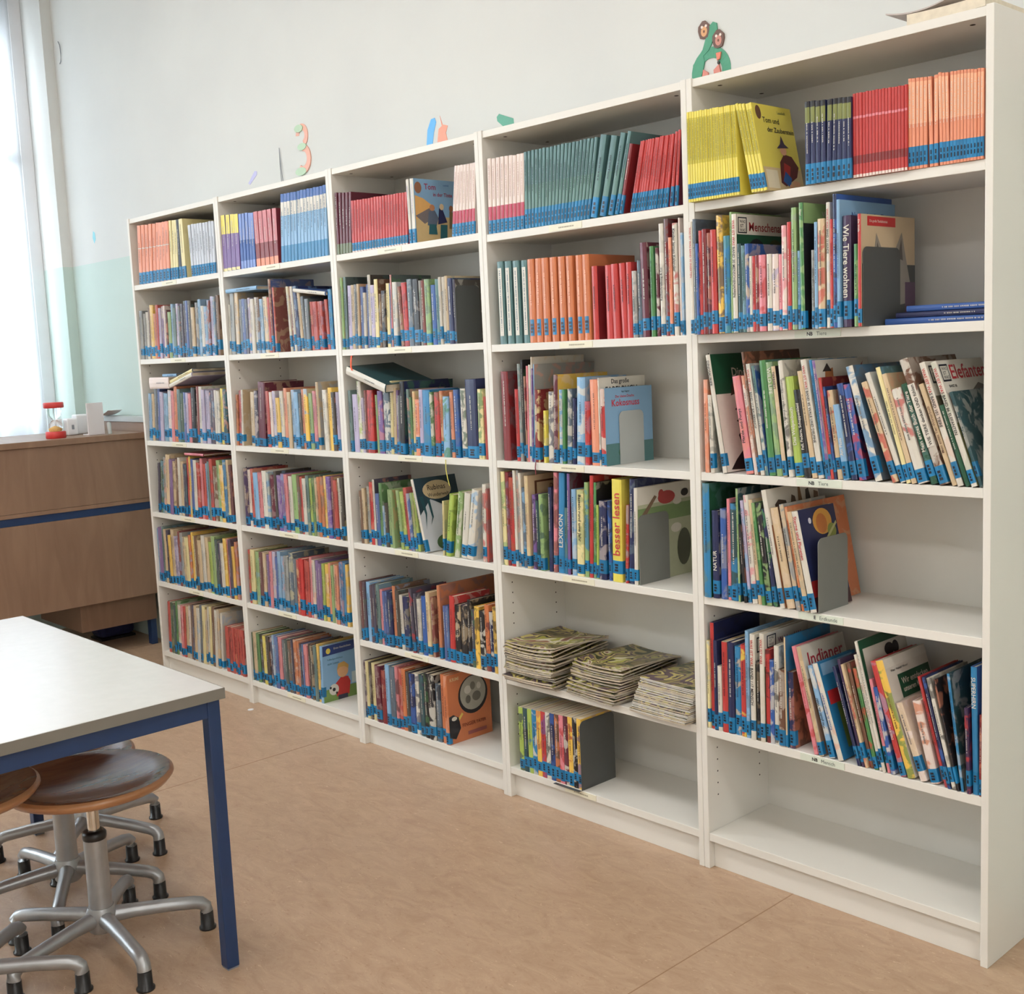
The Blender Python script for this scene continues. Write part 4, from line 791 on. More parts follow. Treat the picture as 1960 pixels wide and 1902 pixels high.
(3,'b','b',3.0871,.004,.0162,.213,.2964,0,'w',1,{'ti':'Rechtschreibung & Co|k|u'}),
(3,'b','b',3.107,.004,.0134,.223,.3066,0,'R',1,{'cv':'R'}),
(3,'b','b',3.1229,.004,.0098,.185,.257,0,'O',1),
(3,'b','b',3.1351,.004,.015,.211,.2927,0,'w',1,{'c2':'r','ti':'Kinder lernen Kalender|k|d'}),
(3,'b','b',3.1554,.004,.0052,.219,.3044,0,'P',1),
(3,'b','b',3.1628,.004,.0078,.191,.2653,0,'B',1,{'ti':'..|w|u'}),
(3,'c','b',2.4394,.006,.0317,.199,.2759,0,'R',1,{'cv':'R','nl':1}),
(3,'c','b',2.4989,.006,.0164,.159,.2214,0,'r',1),
(3,'c','b',2.5198,.006,.0116,.215,.2983,0,'g',1,{'c2':'t'}),
(3,'c','b',2.5345,.006,.0081,.223,.3104,0,'k',1),
(3,'c','b',2.5454,.006,.0069,.188,.2605,0,'R',1),
(3,'c','b',2.5527,.006,.0069,.21,.2914,1.23,'p',1),
(3,'c','b',2.56,.006,.008,.212,.2945,1.59,'w',1),
(3,'c','b',2.5684,.006,.0045,.229,.3178,2.13,'w',1),
(3,'c','b',2.5732,.006,.0045,.204,.2831,2.13,'v',1),
(3,'c','b',2.578,.006,.0045,.265,.2956,2.13,'B',1,{'cv':'g'}),
(3,'c','b',2.584,.006,.0192,.158,.2189,1.84,'R',1,{'c2':'Y','cv':'R'}),
(3,'c','b',2.6231,.006,.01,.12,.1568,2,'y',1),
(3,'c','b',2.636,.006,.0232,.153,.2126,2.62,'w',1,{'ti':'..|k|u','c2':'n'}),
(3,'c','b',2.6639,.006,.0175,.22,.2626,2.42,'d',1,{'cv':'q'}),
(3,'c','b',2.6846,.006,.0141,.157,.2184,1.92,'B',1,{'c2':'w'}),
(3,'c','b',2.7018,.006,.0108,.158,.2191,2.04,'e',1),
(3,'c','b',2.7154,.006,.0182,.159,.2204,3.03,'s',1,{'c2':'w'}),
(3,'c','b',2.7391,.006,.0127,.14,.1942,2.8,'n',1),
(3,'c','b',2.7558,.006,.0315,.182,.2534,2.67,'B',1,{'c2':'w'}),
(3,'c','b',2.7933,.006,.0166,.133,.1843,1.7,'r',1),
(3,'c','b',2.8157,.006,.0332,.178,.247,0,'O',1,{'ti':'..|m|d'}),
(3,'c','b',2.8528,.006,.0051,.2,.2514,.27,'w',1,{'cv':'w','art':'fabel'}),
(3,'c','b',2.8592,.006,.0171,.21,.2209,0,'r',1,{'c2':'w','cv':'B','art':'kokos'}),
(3,'d','b',2.4219,.006,.0182,.214,.2971,0,'Y',1,{'c2':'E'}),
(3,'d','b',2.4437,.006,.0133,.214,.2969,.23,'R',1),
(3,'d','b',2.4577,.006,.0192,.202,.2801,.14,'r',1),
(3,'d','b',2.4778,.006,.0107,.219,.3038,0,'w',1),
(3,'d','b',2.4891,.006,.0107,.219,.3044,0,'g',1),
(3,'d','b',2.5004,.006,.0118,.213,.2963,0,'w',1),
(3,'d','b',2.5153,.006,.0129,.181,.2519,0,'s',1,{'c2':'B'}),
(3,'d','b',2.5313,.006,.0151,.24,.2891,0,'M',1,{'cv':'M','art':'rahmen'}),
(3,'d','b',2.5533,.006,.0161,.167,.2318,1.11,'v',1,{'c2':'k'}),
(3,'d','b',2.574,.006,.0137,.155,.2155,0,'T',1),
(3,'d','b',2.5909,.006,.0171,.17,.2356,0,'E',1,{'c2':'T'}),
(3,'d','b',2.6231,.006,.0146,.186,.2585,1.41,'n',1),
(3,'d','b',2.642,.006,.0145,.222,.3047,2.75,'p',1,{'c2':'m'}),
(3,'d','b',2.6607,.006,.0242,.219,.3047,2.91,'c',1,{'ti':'LEXIKON|w|u','big':1}),
(3,'d','b',2.6897,.006,.0131,.144,.2006,2.24,'t',1,{'c2':'c'}),
(3,'d','b',2.7058,.006,.0109,.22,.3048,1.85,'v',1,{'cv':'d'}),
(3,'d','b',2.7207,.006,.0183,.186,.2578,1.47,'B',1),
(3,'d','b',2.7433,.006,.0266,.185,.2572,1.79,'Y',1,{'ti':'Basteln rund ums Jahr|k|d'}),
(3,'d','b',2.7725,.006,.0148,.202,.2811,1.6,'E',1,{'c2':'c'}),
(3,'d','b',2.7902,.006,.0136,.22,.3025,2.48,'r',1,{'cv':'r'}),
(3,'d','b',2.8068,.006,.0104,.204,.2833,2.35,'e',1,{'cv':'k'}),
(3,'d','b',2.8199,.006,.0093,.157,.2174,1.71,'L',1),
(3,'d','b',2.8319,.006,.0277,.166,.2304,1.89,'n',1),
(3,'d','b',2.8675,.006,.0132,.167,.2322,0,'b',1,{'c2':'k'}),
(3,'d','b',2.8856,.006,.036,.214,.2968,1.32,'y',1,{'ti':'besser lesen|r|u','big':1,'cv':'y'}),
(3,'d','b',2.9319,.006,.0099,.162,.2256,2.85,'r',1,{'c2':'g'}),
(3,'d','b',2.9443,.006,.0205,.24,.3002,2.27,'n',1,{'cv':'n','c2':'s'}),
(3,'d','b',2.969,.006,.0126,.245,.2759,1.47,'w',1,{'cv':'w','art':'maus'}),
(3,'f','p',2.462,.004,.0198,.14,.2081,.41,'L',1,{'c2':'n'}),
(3,'f','p',2.4828,.004,.0196,.14,.2092,.2,'T',1,{'c2':'k'}),
(3,'f','p',2.5035,.004,.0195,.14,.2103,0,'L',1,{'c2':'c'}),
(3,'f','p',2.524,.004,.0193,.14,.2114,0,'c',1,{'c2':'w'}),
(3,'f','p',2.5443,.004,.0192,.14,.2125,0,'q',1,{'c2':'o'}),
(3,'f','p',2.5645,.004,.019,.14,.2135,0,'r',1,{'c2':'v'}),
(3,'f','p',2.5846,.004,.0189,.14,.2146,0,'w',1,{'c2':'k'}),
(3,'f','p',2.6044,.004,.0187,.14,.2157,0,'n',1,{'c2':'b'}),
(3,'f','p',2.6242,.004,.0186,.14,.2167,0,'m',1,{'c2':'o'}),
(3,'f','p',2.6437,.004,.0184,.14,.2177,0,'p',1,{'c2':'r'}),
(3,'f','p',2.6631,.004,.0183,.14,.2188,0,'d',1,{'c2':'w'}),
(3,'f','p',2.6824,.004,.0182,.14,.2198,0,'q',1,{'c2':'r'}),
(3,'f','p',2.7015,.004,.018,.14,.2208,0,'k',1,{'c2':'w'}),
(3,'f','p',2.7205,.004,.0179,.14,.2218,0,'q',1,{'c2':'v'}),
(2,'a','l',1.6226,.0032,.0134,.19,.2144,1.46,'d',1,{'bands':'mar'}),
(2,'a','l',1.6363,.0061,.0156,.19,.212,2.42,'d',1,{'bands':'mar'}),
(2,'a','l',1.6562,.0046,.0154,.19,.2093,3.4,'d',1,{'bands':'mar'}),
(2,'a','l',1.6742,.0043,.0152,.19,.2077,4.4,'d',1,{'bands':'mar'}),
(2,'a','l',1.6898,.0056,.0152,.19,.2077,5.17,'d',1,{'bands':'mar'}),
(2,'a','l',1.7133,.0037,.0146,.16,.1758,2.57,'r',1,{'bands':'rb2'}),
(2,'a','l',1.73,.0036,.0145,.16,.1747,2.6,'r',1,{'bands':'rb2'}),
(2,'a','l',1.7465,.0037,.0145,.16,.1746,2.64,'r',1,{'bands':'rb2'}),
(2,'a','l',1.7635,.0032,.0144,.16,.1731,2.66,'r',1,{'bands':'rb2'}),
(2,'a','l',1.7788,.004,.0143,.16,.1737,2.71,'r',1,{'bands':'rb2'}),
(2,'a','l',1.794,.0048,.0142,.16,.1726,2.74,'r',1,{'bands':'rb2'}),
(2,'a','l',1.8109,.0042,.0141,.16,.172,2.77,'r',1,{'bands':'rb2'}),
(2,'a','l',1.8266,.0045,.014,.16,.1724,2.82,'r',1,{'bands':'rb2'}),
(2,'a','l',1.8425,.0046,.014,.16,.1729,2.87,'r',1,{'bands':'rb2'}),
(2,'a','l',1.8588,.0043,.0139,.16,.1721,2.9,'r',1,{'bands':'rb2'}),
(2,'a','l',1.8766,.0028,.0138,.16,.1702,2.91,'r',1,{'bands':'rb2'}),
(2,'a','l',1.8915,.0034,.0128,.16,.1705,2.96,'r',1,{'bands':'rb2'}),
(2,'a','l',1.9046,.0053,.0137,.16,.1703,3,'r',1,{'bands':'rb2'}),
(2,'a','l',1.9219,.0039,.0136,.16,.1697,3.03,'r',1,{'bands':'rb2'}),
(2,'a','l',1.9363,.0047,.0135,.16,.1689,3.06,'r',1,{'bands':'rb2'}),
(2,'a','l',1.9537,.0032,.0134,.16,.1686,3.09,'r',1,{'bands':'rb2'}),
(2,'a','l',1.9683,.0036,.0126,.16,.1688,3.13,'r',1,{'bands':'rb2'}),
(2,'a','l',1.9812,.0054,.0133,.16,.1684,3.16,'r',1,{'bands':'rb2'}),
(2,'a','l',1.9972,.0047,.0132,.16,.1673,3.19,'r',1,{'bands':'rb2'}),
(2,'a','l',2.0107,.0059,.0131,.16,.1678,3.23,'r',1,{'bands':'rb2'}),
(2,'a','l',2.0367,.004,.0128,.149,.2067,-1.05,'w',1,{'bands':'wb'}),
(2,'a','l',2.0538,.004,.0173,.19,.2064,0,'w',1,{'bands':'wb','art':'tinte','cv':'B'}),
(2,'a','l',2.2513,.0049,.0139,.15,.2167,7.59,'P',1,{'bands':'pnk'}),
(2,'a','l',2.2678,.0045,.0138,.15,.2153,7.05,'P',1,{'bands':'pnk'}),
(2,'a','l',2.284,.0043,.0138,.15,.2147,6.56,'P',1,{'bands':'pnk'}),
(2,'a','l',2.2998,.0044,.0138,.15,.2132,6.16,'P',1,{'bands':'pnk'}),
(2,'a','l',2.3148,.0052,.0137,.15,.2128,5.96,'P',1,{'bands':'pnk'}),
(2,'a','l',2.3295,.006,.0137,.15,.2135,5.79,'P',1,{'bands':'pnk'}),
(2,'a','l',2.3466,.0047,.0136,.15,.2116,4.97,'P',1,{'bands':'pnk'}),
(2,'b','b',1.6188,.004,.013,.182,.253,1.29,'E',1),
(2,'b','b',1.6322,.004,.0169,.184,.2551,1.29,'t',0,{'cv':'T'}),
(2,'b','b',1.65,.004,.0234,.161,.2233,2.25,'l',1),
(2,'b','b',1.6747,.004,.02,.161,.2238,2.01,'M',0),
(2,'b','b',1.6957,.004,.0165,.161,.2243,2.35,'s',0),
(2,'b','b',1.7131,.004,.0131,.162,.2251,2.26,'M',0),
(2,'b','b',1.7269,.004,.0196,.154,.2141,2.16,'b',0),
(2,'b','b',1.7476,.004,.0149,.139,.1929,1.94,'w',0),
(2,'b','b',1.7633,.004,.0123,.158,.2196,1.8,'b',0),
(2,'b','b',1.7762,.004,.016,.181,.252,1.71,'w',0,{'cv':'k'}),
(2,'b','b',1.7931,.004,.0229,.155,.2155,1.56,'l',1),
(2,'b','b',1.8173,.004,.0203,.168,.2336,1.32,'Y',1,{'cv':'m'}),
(2,'b','b',1.8386,.004,.0126,.132,.1831,2.15,'m',0),
(2,'b','b',1.8519,.004,.0249,.138,.192,2.03,'k',1),
(2,'b','b',1.8782,.004,.0198,.155,.2155,1.73,'Y',1),
(2,'b','b',1.899,.004,.0098,.154,.2141,1.53,'b',0),
(2,'b','b',1.9094,.004,.0086,.174,.2422,1.59,'p',0,{'cv':'T'}),
(2,'b','b',1.9185,.004,.0232,.156,.2166,1.55,'w',1),
(2,'b','b',1.9556,.004,.018,.144,.2002,-2.37,'R',0),
(2,'b','b',1.9746,.004,.0269,.152,.2116,-1.68,'r',1),
(2,'b','b',2.0029,.004,.0266,.159,.2206,0,'s',1),
(2,'b','b',2.0309,.004,.0339,.157,.2184,0,'k',1),
(2,'b','b',2.0665,.004,.011,.153,.2122,0,'g',0),
(2,'b','b',2.0781,.004,.0161,.152,.2111,0,'R',0),
(2,'b','b',2.0951,.004,.0257,.154,.214,0,'E',1),
(2,'b','b',2.1221,.004,.0237,.139,.1935,0,'b',1),
(2,'b','b',2.1471,.004,.0202,.152,.2106,-.28,'t',1),
(2,'b','b',2.1683,.004,.0122,.155,.2159,0,'w',0),
(2,'b','b',2.1812,.004,.0155,.155,.2155,-.09,'w',0),
(2,'b','b',2.1975,.004,.0143,.157,.2176,-.23,'M',0),
(2,'b','b',2.2126,.004,.024,.15,.2087,0,'n',1),
(2,'b','b',2.2379,.004,.0108,.2,.2035,0,'n',0,{'cv':'k'}),
(2,'c','b',1.6296,.004,.017,.16,.2224,0,'t',0),
(2,'c','b',1.6475,.004,.0317,.15,.2078,0,'l',1),
(2,'c','b',1.6808,.004,.0227,.184,.255,0,'w',1,{'c2':'L'}),
(2,'c','b',1.7047,.004,.0146,.141,.1954,0,'l',0),
(2,'c','b',1.72,.004,.0145,.16,.222,0,'R',0),
(2,'c','b',1.7353,.004,.0359,.16,.2219,1.78,'r',1),
(2,'c','b',1.786,.004,.0135,.148,.2055,0,'E',0),
(2,'c','b',1.8002,.004,.0287,.158,.2196,.31,'v',1),
(2,'c','b',1.8305,.004,.0366,.159,.2214,0,'s',1,{'c2':'w'}),
(2,'c','b',1.869,.004,.015,.182,.2531,2.63,'Y',0),
(2,'c','b',1.8848,.004,.0143,.165,.2292,2.51,'M',0),
(2,'c','b',1.8999,.004,.0105,.159,.2213,2.72,'v',0),
(2,'c','b',1.9109,.004,.0111,.147,.2036,3.05,'s',0),
(2,'c','b',1.9226,.004,.0257,.22,.2506,2.97,'k',1,{'cv':'n'}),
(2,'c','b',1.9675,.004,.0133,.162,.2246,0,'t',0),
(2,'c','b',1.9815,.004,.0108,.142,.1973,0,'e',0),
(2,'c','b',1.9929,.004,.012,.156,.2168,1.67,'Y',0),
(2,'c','b',2.0055,.004,.0208,.137,.1898,1.7,'O',1),
(2,'c','b',2.0274,.004,.0195,.16,.2224,1.47,'l',1),
(2,'c','b',2.0478,.004,.039,.159,.2204,1.28,'c',1),
(2,'c','b',2.092,.004,.015,.154,.2144,0,'e',0,{'c2':'w'}),
(2,'c','b',2.1078,.004,.0263,.153,.2125,1.26,'r',1,{'c2':'m'}),
(2,'c','b',2.139,.004,.0159,.157,.218,0,'o',0),
(2,'c','b',2.1557,.004,.0303,.143,.1991,1.83,'B',1,{'c2':'e'}),
(2,'c','b',2.1958,.004,.0155,.154,.214,0,'O',0),
(2,'c','b',2.2121,.004,.022,.159,.2214,0,'b',1),
(2,'c','b',2.2433,.004,.025,.162,.2249,0,'w',1,{'c2':'G'}),
(2,'c','b',2.2696,.004,.0524,.183,.2542,0,'n',1,{'cv':'n'}),
(2,'c','b',2.3303,.004,.0242,.16,.2226,1.23,'Y',1,{'c2':'e'}),
(2,'c','b',2.3591,.004,.0115,.143,.1989,0,'r',0),
(2,'d','b',1.6563,.004,.0155,.139,.1925,0,'m',0),
(2,'d','b',1.6726,.004,.0175,.145,.2021,0,'M',0),
(2,'d','b',1.6995,.004,.0173,.151,.21,.17,'g',0),
(2,'d','b',1.7177,.004,.0212,.163,.2271,0,'r',1),
(2,'d','b',1.74,.004,.0118,.171,.2378,.1,'w',0,{'cv':'n'}),
(2,'d','b',1.7524,.004,.0222,.135,.1878,0,'b',0),
(2,'d','b',1.7758,.004,.0182,.163,.2262,0,'e',0),
(2,'d','b',1.7949,.004,.0142,.12,.1467,0,'B',0),
(2,'d','b',1.8098,.004,.0179,.12,.158,-.17,'k',0),
(2,'d','b',1.8287,.004,.0178,.148,.2062,-.41,'E',0),
(2,'d','b',1.8475,.004,.0139,.148,.206,-.59,'E',0),
(2,'d','b',1.8965,.004,.0161,.149,.2073,-4.99,'E',0,{'c2':'L'}),
(2,'d','b',1.9135,.004,.0196,.146,.2032,-5.15,'L',0),
(2,'d','b',1.9343,.004,.0183,.157,.2183,-4.96,'r',0),
(2,'d','b',1.9536,.004,.017,.144,.1994,-5.15,'b',0),
(2,'d','b',1.9716,.004,.0145,.146,.2025,-5.32,'E',0),
(2,'d','b',1.9869,.004,.0131,.147,.2037,-5.46,'L',0),
(2,'d','b',2.0304,.004,.0121,.19,.2557,-13.69,'w',1,{'cv':'h','art':'rubin'}),
(2,'d','b',2.1196,.004,.0092,.133,.185,2.71,'Y',0),
(2,'d','b',2.1377,.004,.0236,.152,.2116,9.33,'L',1),
(2,'d','b',2.1795,.004,.0232,.16,.2219,9.22,'E',1,{'c2':'w'}),
(2,'d','b',2.2101,.004,.0285,.158,.219,8.24,'w',1),
(2,'d','b',2.245,.004,.0311,.168,.2337,10.22,'w',1,{'c2':'B'}),
(2,'d','b',2.3235,.004,.017,.182,.2525,2.53,'w',1,{'c2':'r'}),
(2,'d','b',2.3447,.004,.0084,.172,.2382,1.59,'r',0),
(2,'e','b',1.6282,.004,.0172,.159,.2203,0,'d',0),
(2,'e','b',1.6464,.004,.0157,.159,.2202,0,'V',0),
(2,'e','b',1.6629,.004,.0255,.159,.2206,0,'B',1),
(2,'e','b',1.6898,.004,.0169,.153,.2123,0,'V',0),
(2,'e','b',1.7075,.004,.0154,.158,.219,0,'n',0),
(2,'e','b',1.7237,.004,.0208,.159,.2207,0,'t',0),
(2,'e','b',1.7456,.004,.0166,.146,.2033,0,'p',0),
(2,'e','b',1.7631,.004,.0151,.143,.1982,-.16,'b',0),
(2,'e','b',1.779,.004,.015,.144,.1999,-.31,'b',0),
(2,'e','b',1.7948,.004,.0257,.145,.2018,-.45,'n',1),
(2,'e','b',1.8218,.004,.0175,.162,.2246,-.75,'o',0,{'cv':'m'}),
(2,'e','b',1.8402,.004,.0213,.152,.2113,-.92,'k',0),
(2,'e','b',1.8627,.004,.0172,.142,.1967,-1.17,'w',0),
(2,'e','b',1.8808,.004,.0314,.14,.1944,-1.36,'n',1,{'cv':'s'}),
(2,'e','b',1.9304,.004,.0168,.163,.2267,-2.75,'n',0,{'c2':'r'}),
(2,'e','b',1.9481,.004,.0141,.152,.2117,-2.56,'n',0),
(2,'e','b',1.963,.004,.0205,.141,.1955,0,'w',0),
(2,'e','b',1.9846,.004,.0266,.15,.2084,0,'b',1),
(2,'e','b',2.0126,.004,.0213,.163,.2261,-.3,'M',1),
(2,'e','b',2.035,.004,.015,.2,.2101,-.53,'R',0,{'cv':'R'}),
(2,'e','b',2.0742,.004,.0148,.26,.2566,0,'o',0,{'cv':'o'}),
(2,'e','b',2.1014,.004,.0146,.136,.1895,0,'b',0),
(2,'e','b',2.1167,.004,.0145,.137,.1909,-.14,'b',0),
(2,'e','b',2.132,.004,.0252,.164,.2282,1.93,'r',1),
(2,'e','b',2.1586,.004,.0297,.144,.2006,1.64,'k',1,{'c2':'M'}),
(2,'e','b',2.1899,.004,.034,.147,.2042,1.28,'k',1,{'cv':'n'}),
(2,'e','b',2.2257,.004,.0174,.163,.226,.84,'k',1),
(2,'e','b',2.244,.004,.0162,.141,.1964,.66,'n',0),
(2,'e','b',2.261,.004,.024,.15,.2082,.5,'q',1,{'c2':'k'}),
(2,'e','b',2.2864,.004,.0272,.142,.1975,.22,'k',1,{'c2':'w'}),
(2,'e','b',2.315,.004,.0202,.159,.2214,-.11,'o',1,{'c2':'d'}),
(2,'e','b',2.3363,.004,.0189,.144,.1999,-.33,'n',1,{'c2':'w'}),
(2,'e','b',2.3562,.004,.0155,.158,.2191,0,'q',0,{'c2':'k'}),
(2,'f','b',1.6195,.004,.0145,.157,.218,0,'V',0),
(2,'f','b',1.6347,.004,.0173,.157,.2182,0,'Y',0),
(2,'f','b',1.6529,.004,.0129,.157,.2185,0,'k',0),
(2,'f','b',1.6664,.004,.0227,.156,.2163,0,'Y',0),
(2,'f','b',1.6904,.004,.0324,.154,.2132,0,'d',1),
(2,'f','b',1.7245,.004,.0279,.144,.2003,0,'R',1),
(2,'f','b',1.7538,.004,.0235,.163,.226,0,'B',1),
(2,'f','b',1.7785,.004,.0314,.162,.2245,.34,'s',1),
(2,'f','b',1.8115,.004,.0163,.165,.2294,0,'p',0,{'c2':'k'}),
(2,'f','b',1.8286,.004,.0188,.161,.2241,.18,'r',0),
(2,'f','b',1.8485,.004,.0214,.163,.2259,0,'o',1),
(2,'f','b',1.871,.004,.0186,.158,.2188,0,'k',0),
(2,'f','b',1.8905,.004,.0315,.156,.2171,-.18,'n',1,{'c2':'b'}),
(2,'f','b',1.9237,.004,.0208,.159,.2215,0,'w',1,{'c2':'n'}),
(2,'f','b',1.9456,.004,.0284,.159,.2213,0,'T',1,{'c2':'V'}),
(2,'f','b',1.9755,.004,.0243,.168,.2329,.24,'k',1),
(2,'f','b',2.0011,.004,.0354,.168,.2334,0,'k',1,{'c2':'w'}),
(2,'f','b',2.0383,.004,.0262,.148,.2052,0,'s',1,{'c2':'k'}),
(2,'f','b',2.0659,.004,.0235,.175,.243,-.3,'o',1),
(2,'f','b',2.0906,.004,.0184,.2,.2445,-.52,'o',1,{'cv':'o','art':'finger'}),
(1,'a','l',.8188,.0057,.0303,.16,.2218,1.33,'v',1,{'bands':'yv'}),
(1,'a','l',.8548,.0032,.0299,.16,.2185,2.98,'v',1,{'bands':'yv'}),
(1,'a','l',.8891,.003,.0295,.16,.2171,3.45,'v',1,{'bands':'yv'}),
(1,'a','l',.9227,.003,.0291,.16,.2146,2.46,'v',1,{'bands':'yv'}),
(1,'a','l',.9563,.0055,.02,.16,.2121,1.4,'b',1,{'bands':'bb','nl':1}),
(1,'a','l',.9826,.0033,.0193,.16,.2106,1.92,'b',1,{'bands':'bb','nl':1}),
(1,'a','l',1.0022,.005,.0197,.16,.2109,2.48,'b',1,{'bands':'bb','nl':1}),
(1,'a','l',1.0233,.0058,.0195,.16,.208,2.96,'b',1,{'bands':'bb','nl':1}),
(1,'a','l',1.0493,.0035,.0194,.16,.2062,1.79,'b',1,{'bands':'bb','nl':1}),
(1,'a','l',1.0755,.0042,.0291,.17,.2079,0,'R',1,{'bands':'rr','nl':1}),
(1,'a','l',1.1051,.0062,.0288,.17,.2068,0,'R',1,{'bands':'rr','nl':1}),
(1,'a','l',1.1424,.0033,.0284,.17,.2062,0,'R',1,{'bands':'rr','nl':1}),
(1,'a','l',1.1728,.0046,.0282,.17,.2058,0,'R',1,{'bands':'rr','nl':1}),
(1,'a','l',1.2065,.0035,.0278,.17,.2048,1.46,'R',1,{'bands':'rr','nl':1}),
(1,'a','l',1.2514,.0053,.0205,.2,.2506,5.38,'B',1,{'bands':'bw','nl':1}),
(1,'a','l',1.2757,.0047,.0204,.2,.2493,5.13,'B',1,{'bands':'bw','nl':1}),
(1,'a','l',1.3018,.0029,.0195,.2,.2487,4.65,'B',1,{'bands':'bw','nl':1}),
(1,'a','l',1.3217,.0049,.0201,.2,.2486,4.65,'B',1,{'bands':'bw','nl':1}),
(1,'a','l',1.3475,.003,.0185,.2,.2469,4.17,'B',1,{'bands':'bw','nl':1}),
(1,'a','l',1.3664,.0055,.0198,.2,.2473,4.17,'B',1,{'bands':'bw','nl':1}),
(1,'a','l',1.3926,.0032,.0196,.2,.2479,3.95,'B',1,{'bands':'bw','nl':1}),
(1,'a','l',1.4153,.0029,.0195,.2,.2466,3.71,'B',1,{'bands':'bw','nl':1}),
(1,'a','l',1.4363,.0037,.0194,.2,.2478,3.5,'B',1,{'bands':'bw','nl':1}),
(1,'a','l',1.4575,.0042,.0192,.2,.2462,3.14,'B',1,{'bands':'bw','nl':1}),
(1,'a','l',1.4774,.0056,.0191,.2,.2476,3.07,'B',1,{'bands':'bw','nl':1}),
(1,'a','l',1.5025,.0033,.019,.2,.2455,2.66,'B',1,{'bands':'bw','nl':1}),
(1,'a','l',1.522,.0047,.0188,.2,.246,2.62,'B',1,{'bands':'bw','nl':1}),
(1,'a','l',1.5458,.0031,.0187,.2,.2467,2.43,'B',1,{'bands':'bw','nl':1}),
(1,'b','b',.8188,.004,.0083,.145,.202,3.61,'w',0),
(1,'b','b',.8274,.004,.033,.179,.2491,3.64,'g',1),
(1,'b','b',.8694,.004,.0275,.181,.2509,2.59,'M',1),
(1,'b','b',.8984,.004,.0221,.157,.2175,2.29,'s',0),
(1,'b','b',.9217,.004,.0287,.157,.2182,2.07,'b',0),
(1,'b','b',.9519,.004,.0234,.155,.2155,1.75,'n',0),
(1,'b','b',.9767,.004,.0183,.158,.2194,1.5,'l',0),
(1,'b','b',.9959,.004,.0264,.154,.2137,1.32,'w',0),
(1,'b','b',1.0238,.004,.0196,.157,.2187,1.03,'w',0),
(1,'b','b',1.0445,.004,.0211,.157,.2174,.84,'m',0),
(1,'b','b',1.0668,.004,.0242,.151,.2094,.61,'B',0),
(1,'b','b',1.0923,.004,.0304,.156,.2168,.35,'M',1),
(1,'b','b',1.1244,.004,.0175,.153,.2127,0,'r',0),
(1,'b','b',1.1428,.004,.0158,.202,.2808,-.17,'R',0,{'cv':'b'}),
(1,'b','b',1.171,.004,.0125,.2,.2472,0,'r',0,{'cv':'R'}),
(1,'b','b',1.2718,.004,.0152,.176,.2444,-2.28,'w',0),
(1,'b','b',1.2878,.004,.0151,.175,.2436,-2.4,'R',0),
(1,'b','b',1.3037,.004,.015,.175,.2427,-2.52,'w',0),
(1,'b','b',1.3195,.004,.026,.174,.2419,-2.64,'n',1),
(1,'b','b',1.3469,.004,.0184,.158,.2199,-2.92,'M',0),
(1,'b','b',1.3664,.004,.0183,.145,.201,-3.12,'s',0),
(1,'b','b',1.3857,.004,.0255,.137,.1906,0,'s',0),
(1,'b','b',1.4126,.004,.0174,.129,.1787,-.33,'r',0),
(1,'b','b',1.4308,.004,.0187,.128,.1777,-.53,'r',0),
(1,'b','b',1.4505,.004,.0171,.128,.1775,-.76,'r',0),
(1,'b','b',1.4685,.004,.0184,.127,.1765,-.96,'r',0),
(1,'b','b',1.488,.004,.0141,.127,.1767,-1.18,'r',0),
(1,'b','b',1.5176,.004,.0181,.13,.1811,-2.93,'r',0),
(1,'b','b',1.5367,.004,.0236,.156,.2162,0,'c',1,{'cv':'n'}),
(1,'c','b',.8188,.004,.0154,.15,.2085,4.98,'o',0),
(1,'c','b',.8346,.004,.0279,.162,.2244,4.98,'r',0),
(1,'c','b',.8641,.004,.0143,.2,.2286,4.69,'w',0,{'cv':'M'}),
(1,'c','b',.9354,.004,.0296,.158,.2188,3.07,'M',0),
(1,'c','b',.9666,.004,.0277,.161,.2233,4,'n',0),
(1,'c','b',.9958,.004,.0513,.185,.2571,4.79,'d',1),
(1,'c','b',1.0635,.004,.0238,.16,.2225,.72,'r',0),
(1,'c','b',1.0885,.004,.0204,.157,.218,.47,'P',0),
(1,'c','b',1.1101,.004,.0234,.16,.2223,.27,'l',0),
(1,'c','b',1.1347,.004,.0279,.141,.1959,0,'q',0),
(1,'c','b',1.1641,.004,.0261,.16,.222,0,'w',0),
(1,'c','b',1.1915,.004,.0228,.168,.2329,1.06,'O',0),
(1,'c','b',1.2156,.004,.0256,.157,.2178,.82,'M',0),
(1,'c','b',1.2426,.004,.0224,.163,.2261,.55,'B',0),
(1,'c','b',1.2662,.004,.0282,.156,.2173,.32,'B',1),
(1,'c','b',1.2959,.004,.0192,.153,.2129,0,'k',0),
(1,'c','b',1.3161,.004,.0219,.164,.2277,.21,'o',0),
(1,'c','b',1.3392,.004,.0261,.165,.2296,0,'q',1,{'c2':'B'}),
(1,'c','b',1.3667,.004,.0245,.153,.2127,0,'E',0),
(1,'c','b',1.3924,.004,.0228,.159,.221,0,'p',0),
(1,'c','b',1.4164,.004,.0163,.183,.2542,0,'M',0,{'cv':'M'}),
(1,'c','b',1.4654,.004,.0264,.162,.2248,0,'w',1),
(1,'c','b',1.4932,.004,.0262,.168,.2328,0,'q',1),
(1,'c','b',1.5208,.004,.0219,.156,.2164,-.28,'k',0),
(1,'c','b',1.5438,.004,.0204,.156,.2162,0,'l',0),
(1,'d','b',.8444,.004,.0311,.173,.2397,.97,'V',1),
(1,'d','b',.8776,.004,.0258,.169,.2347,.56,'P',0),
(1,'d','b',.905,.004,.019,.172,.2394,.23,'r',0),
(1,'d','b',.9252,.004,.0351,.162,.2247,0,'B',1),
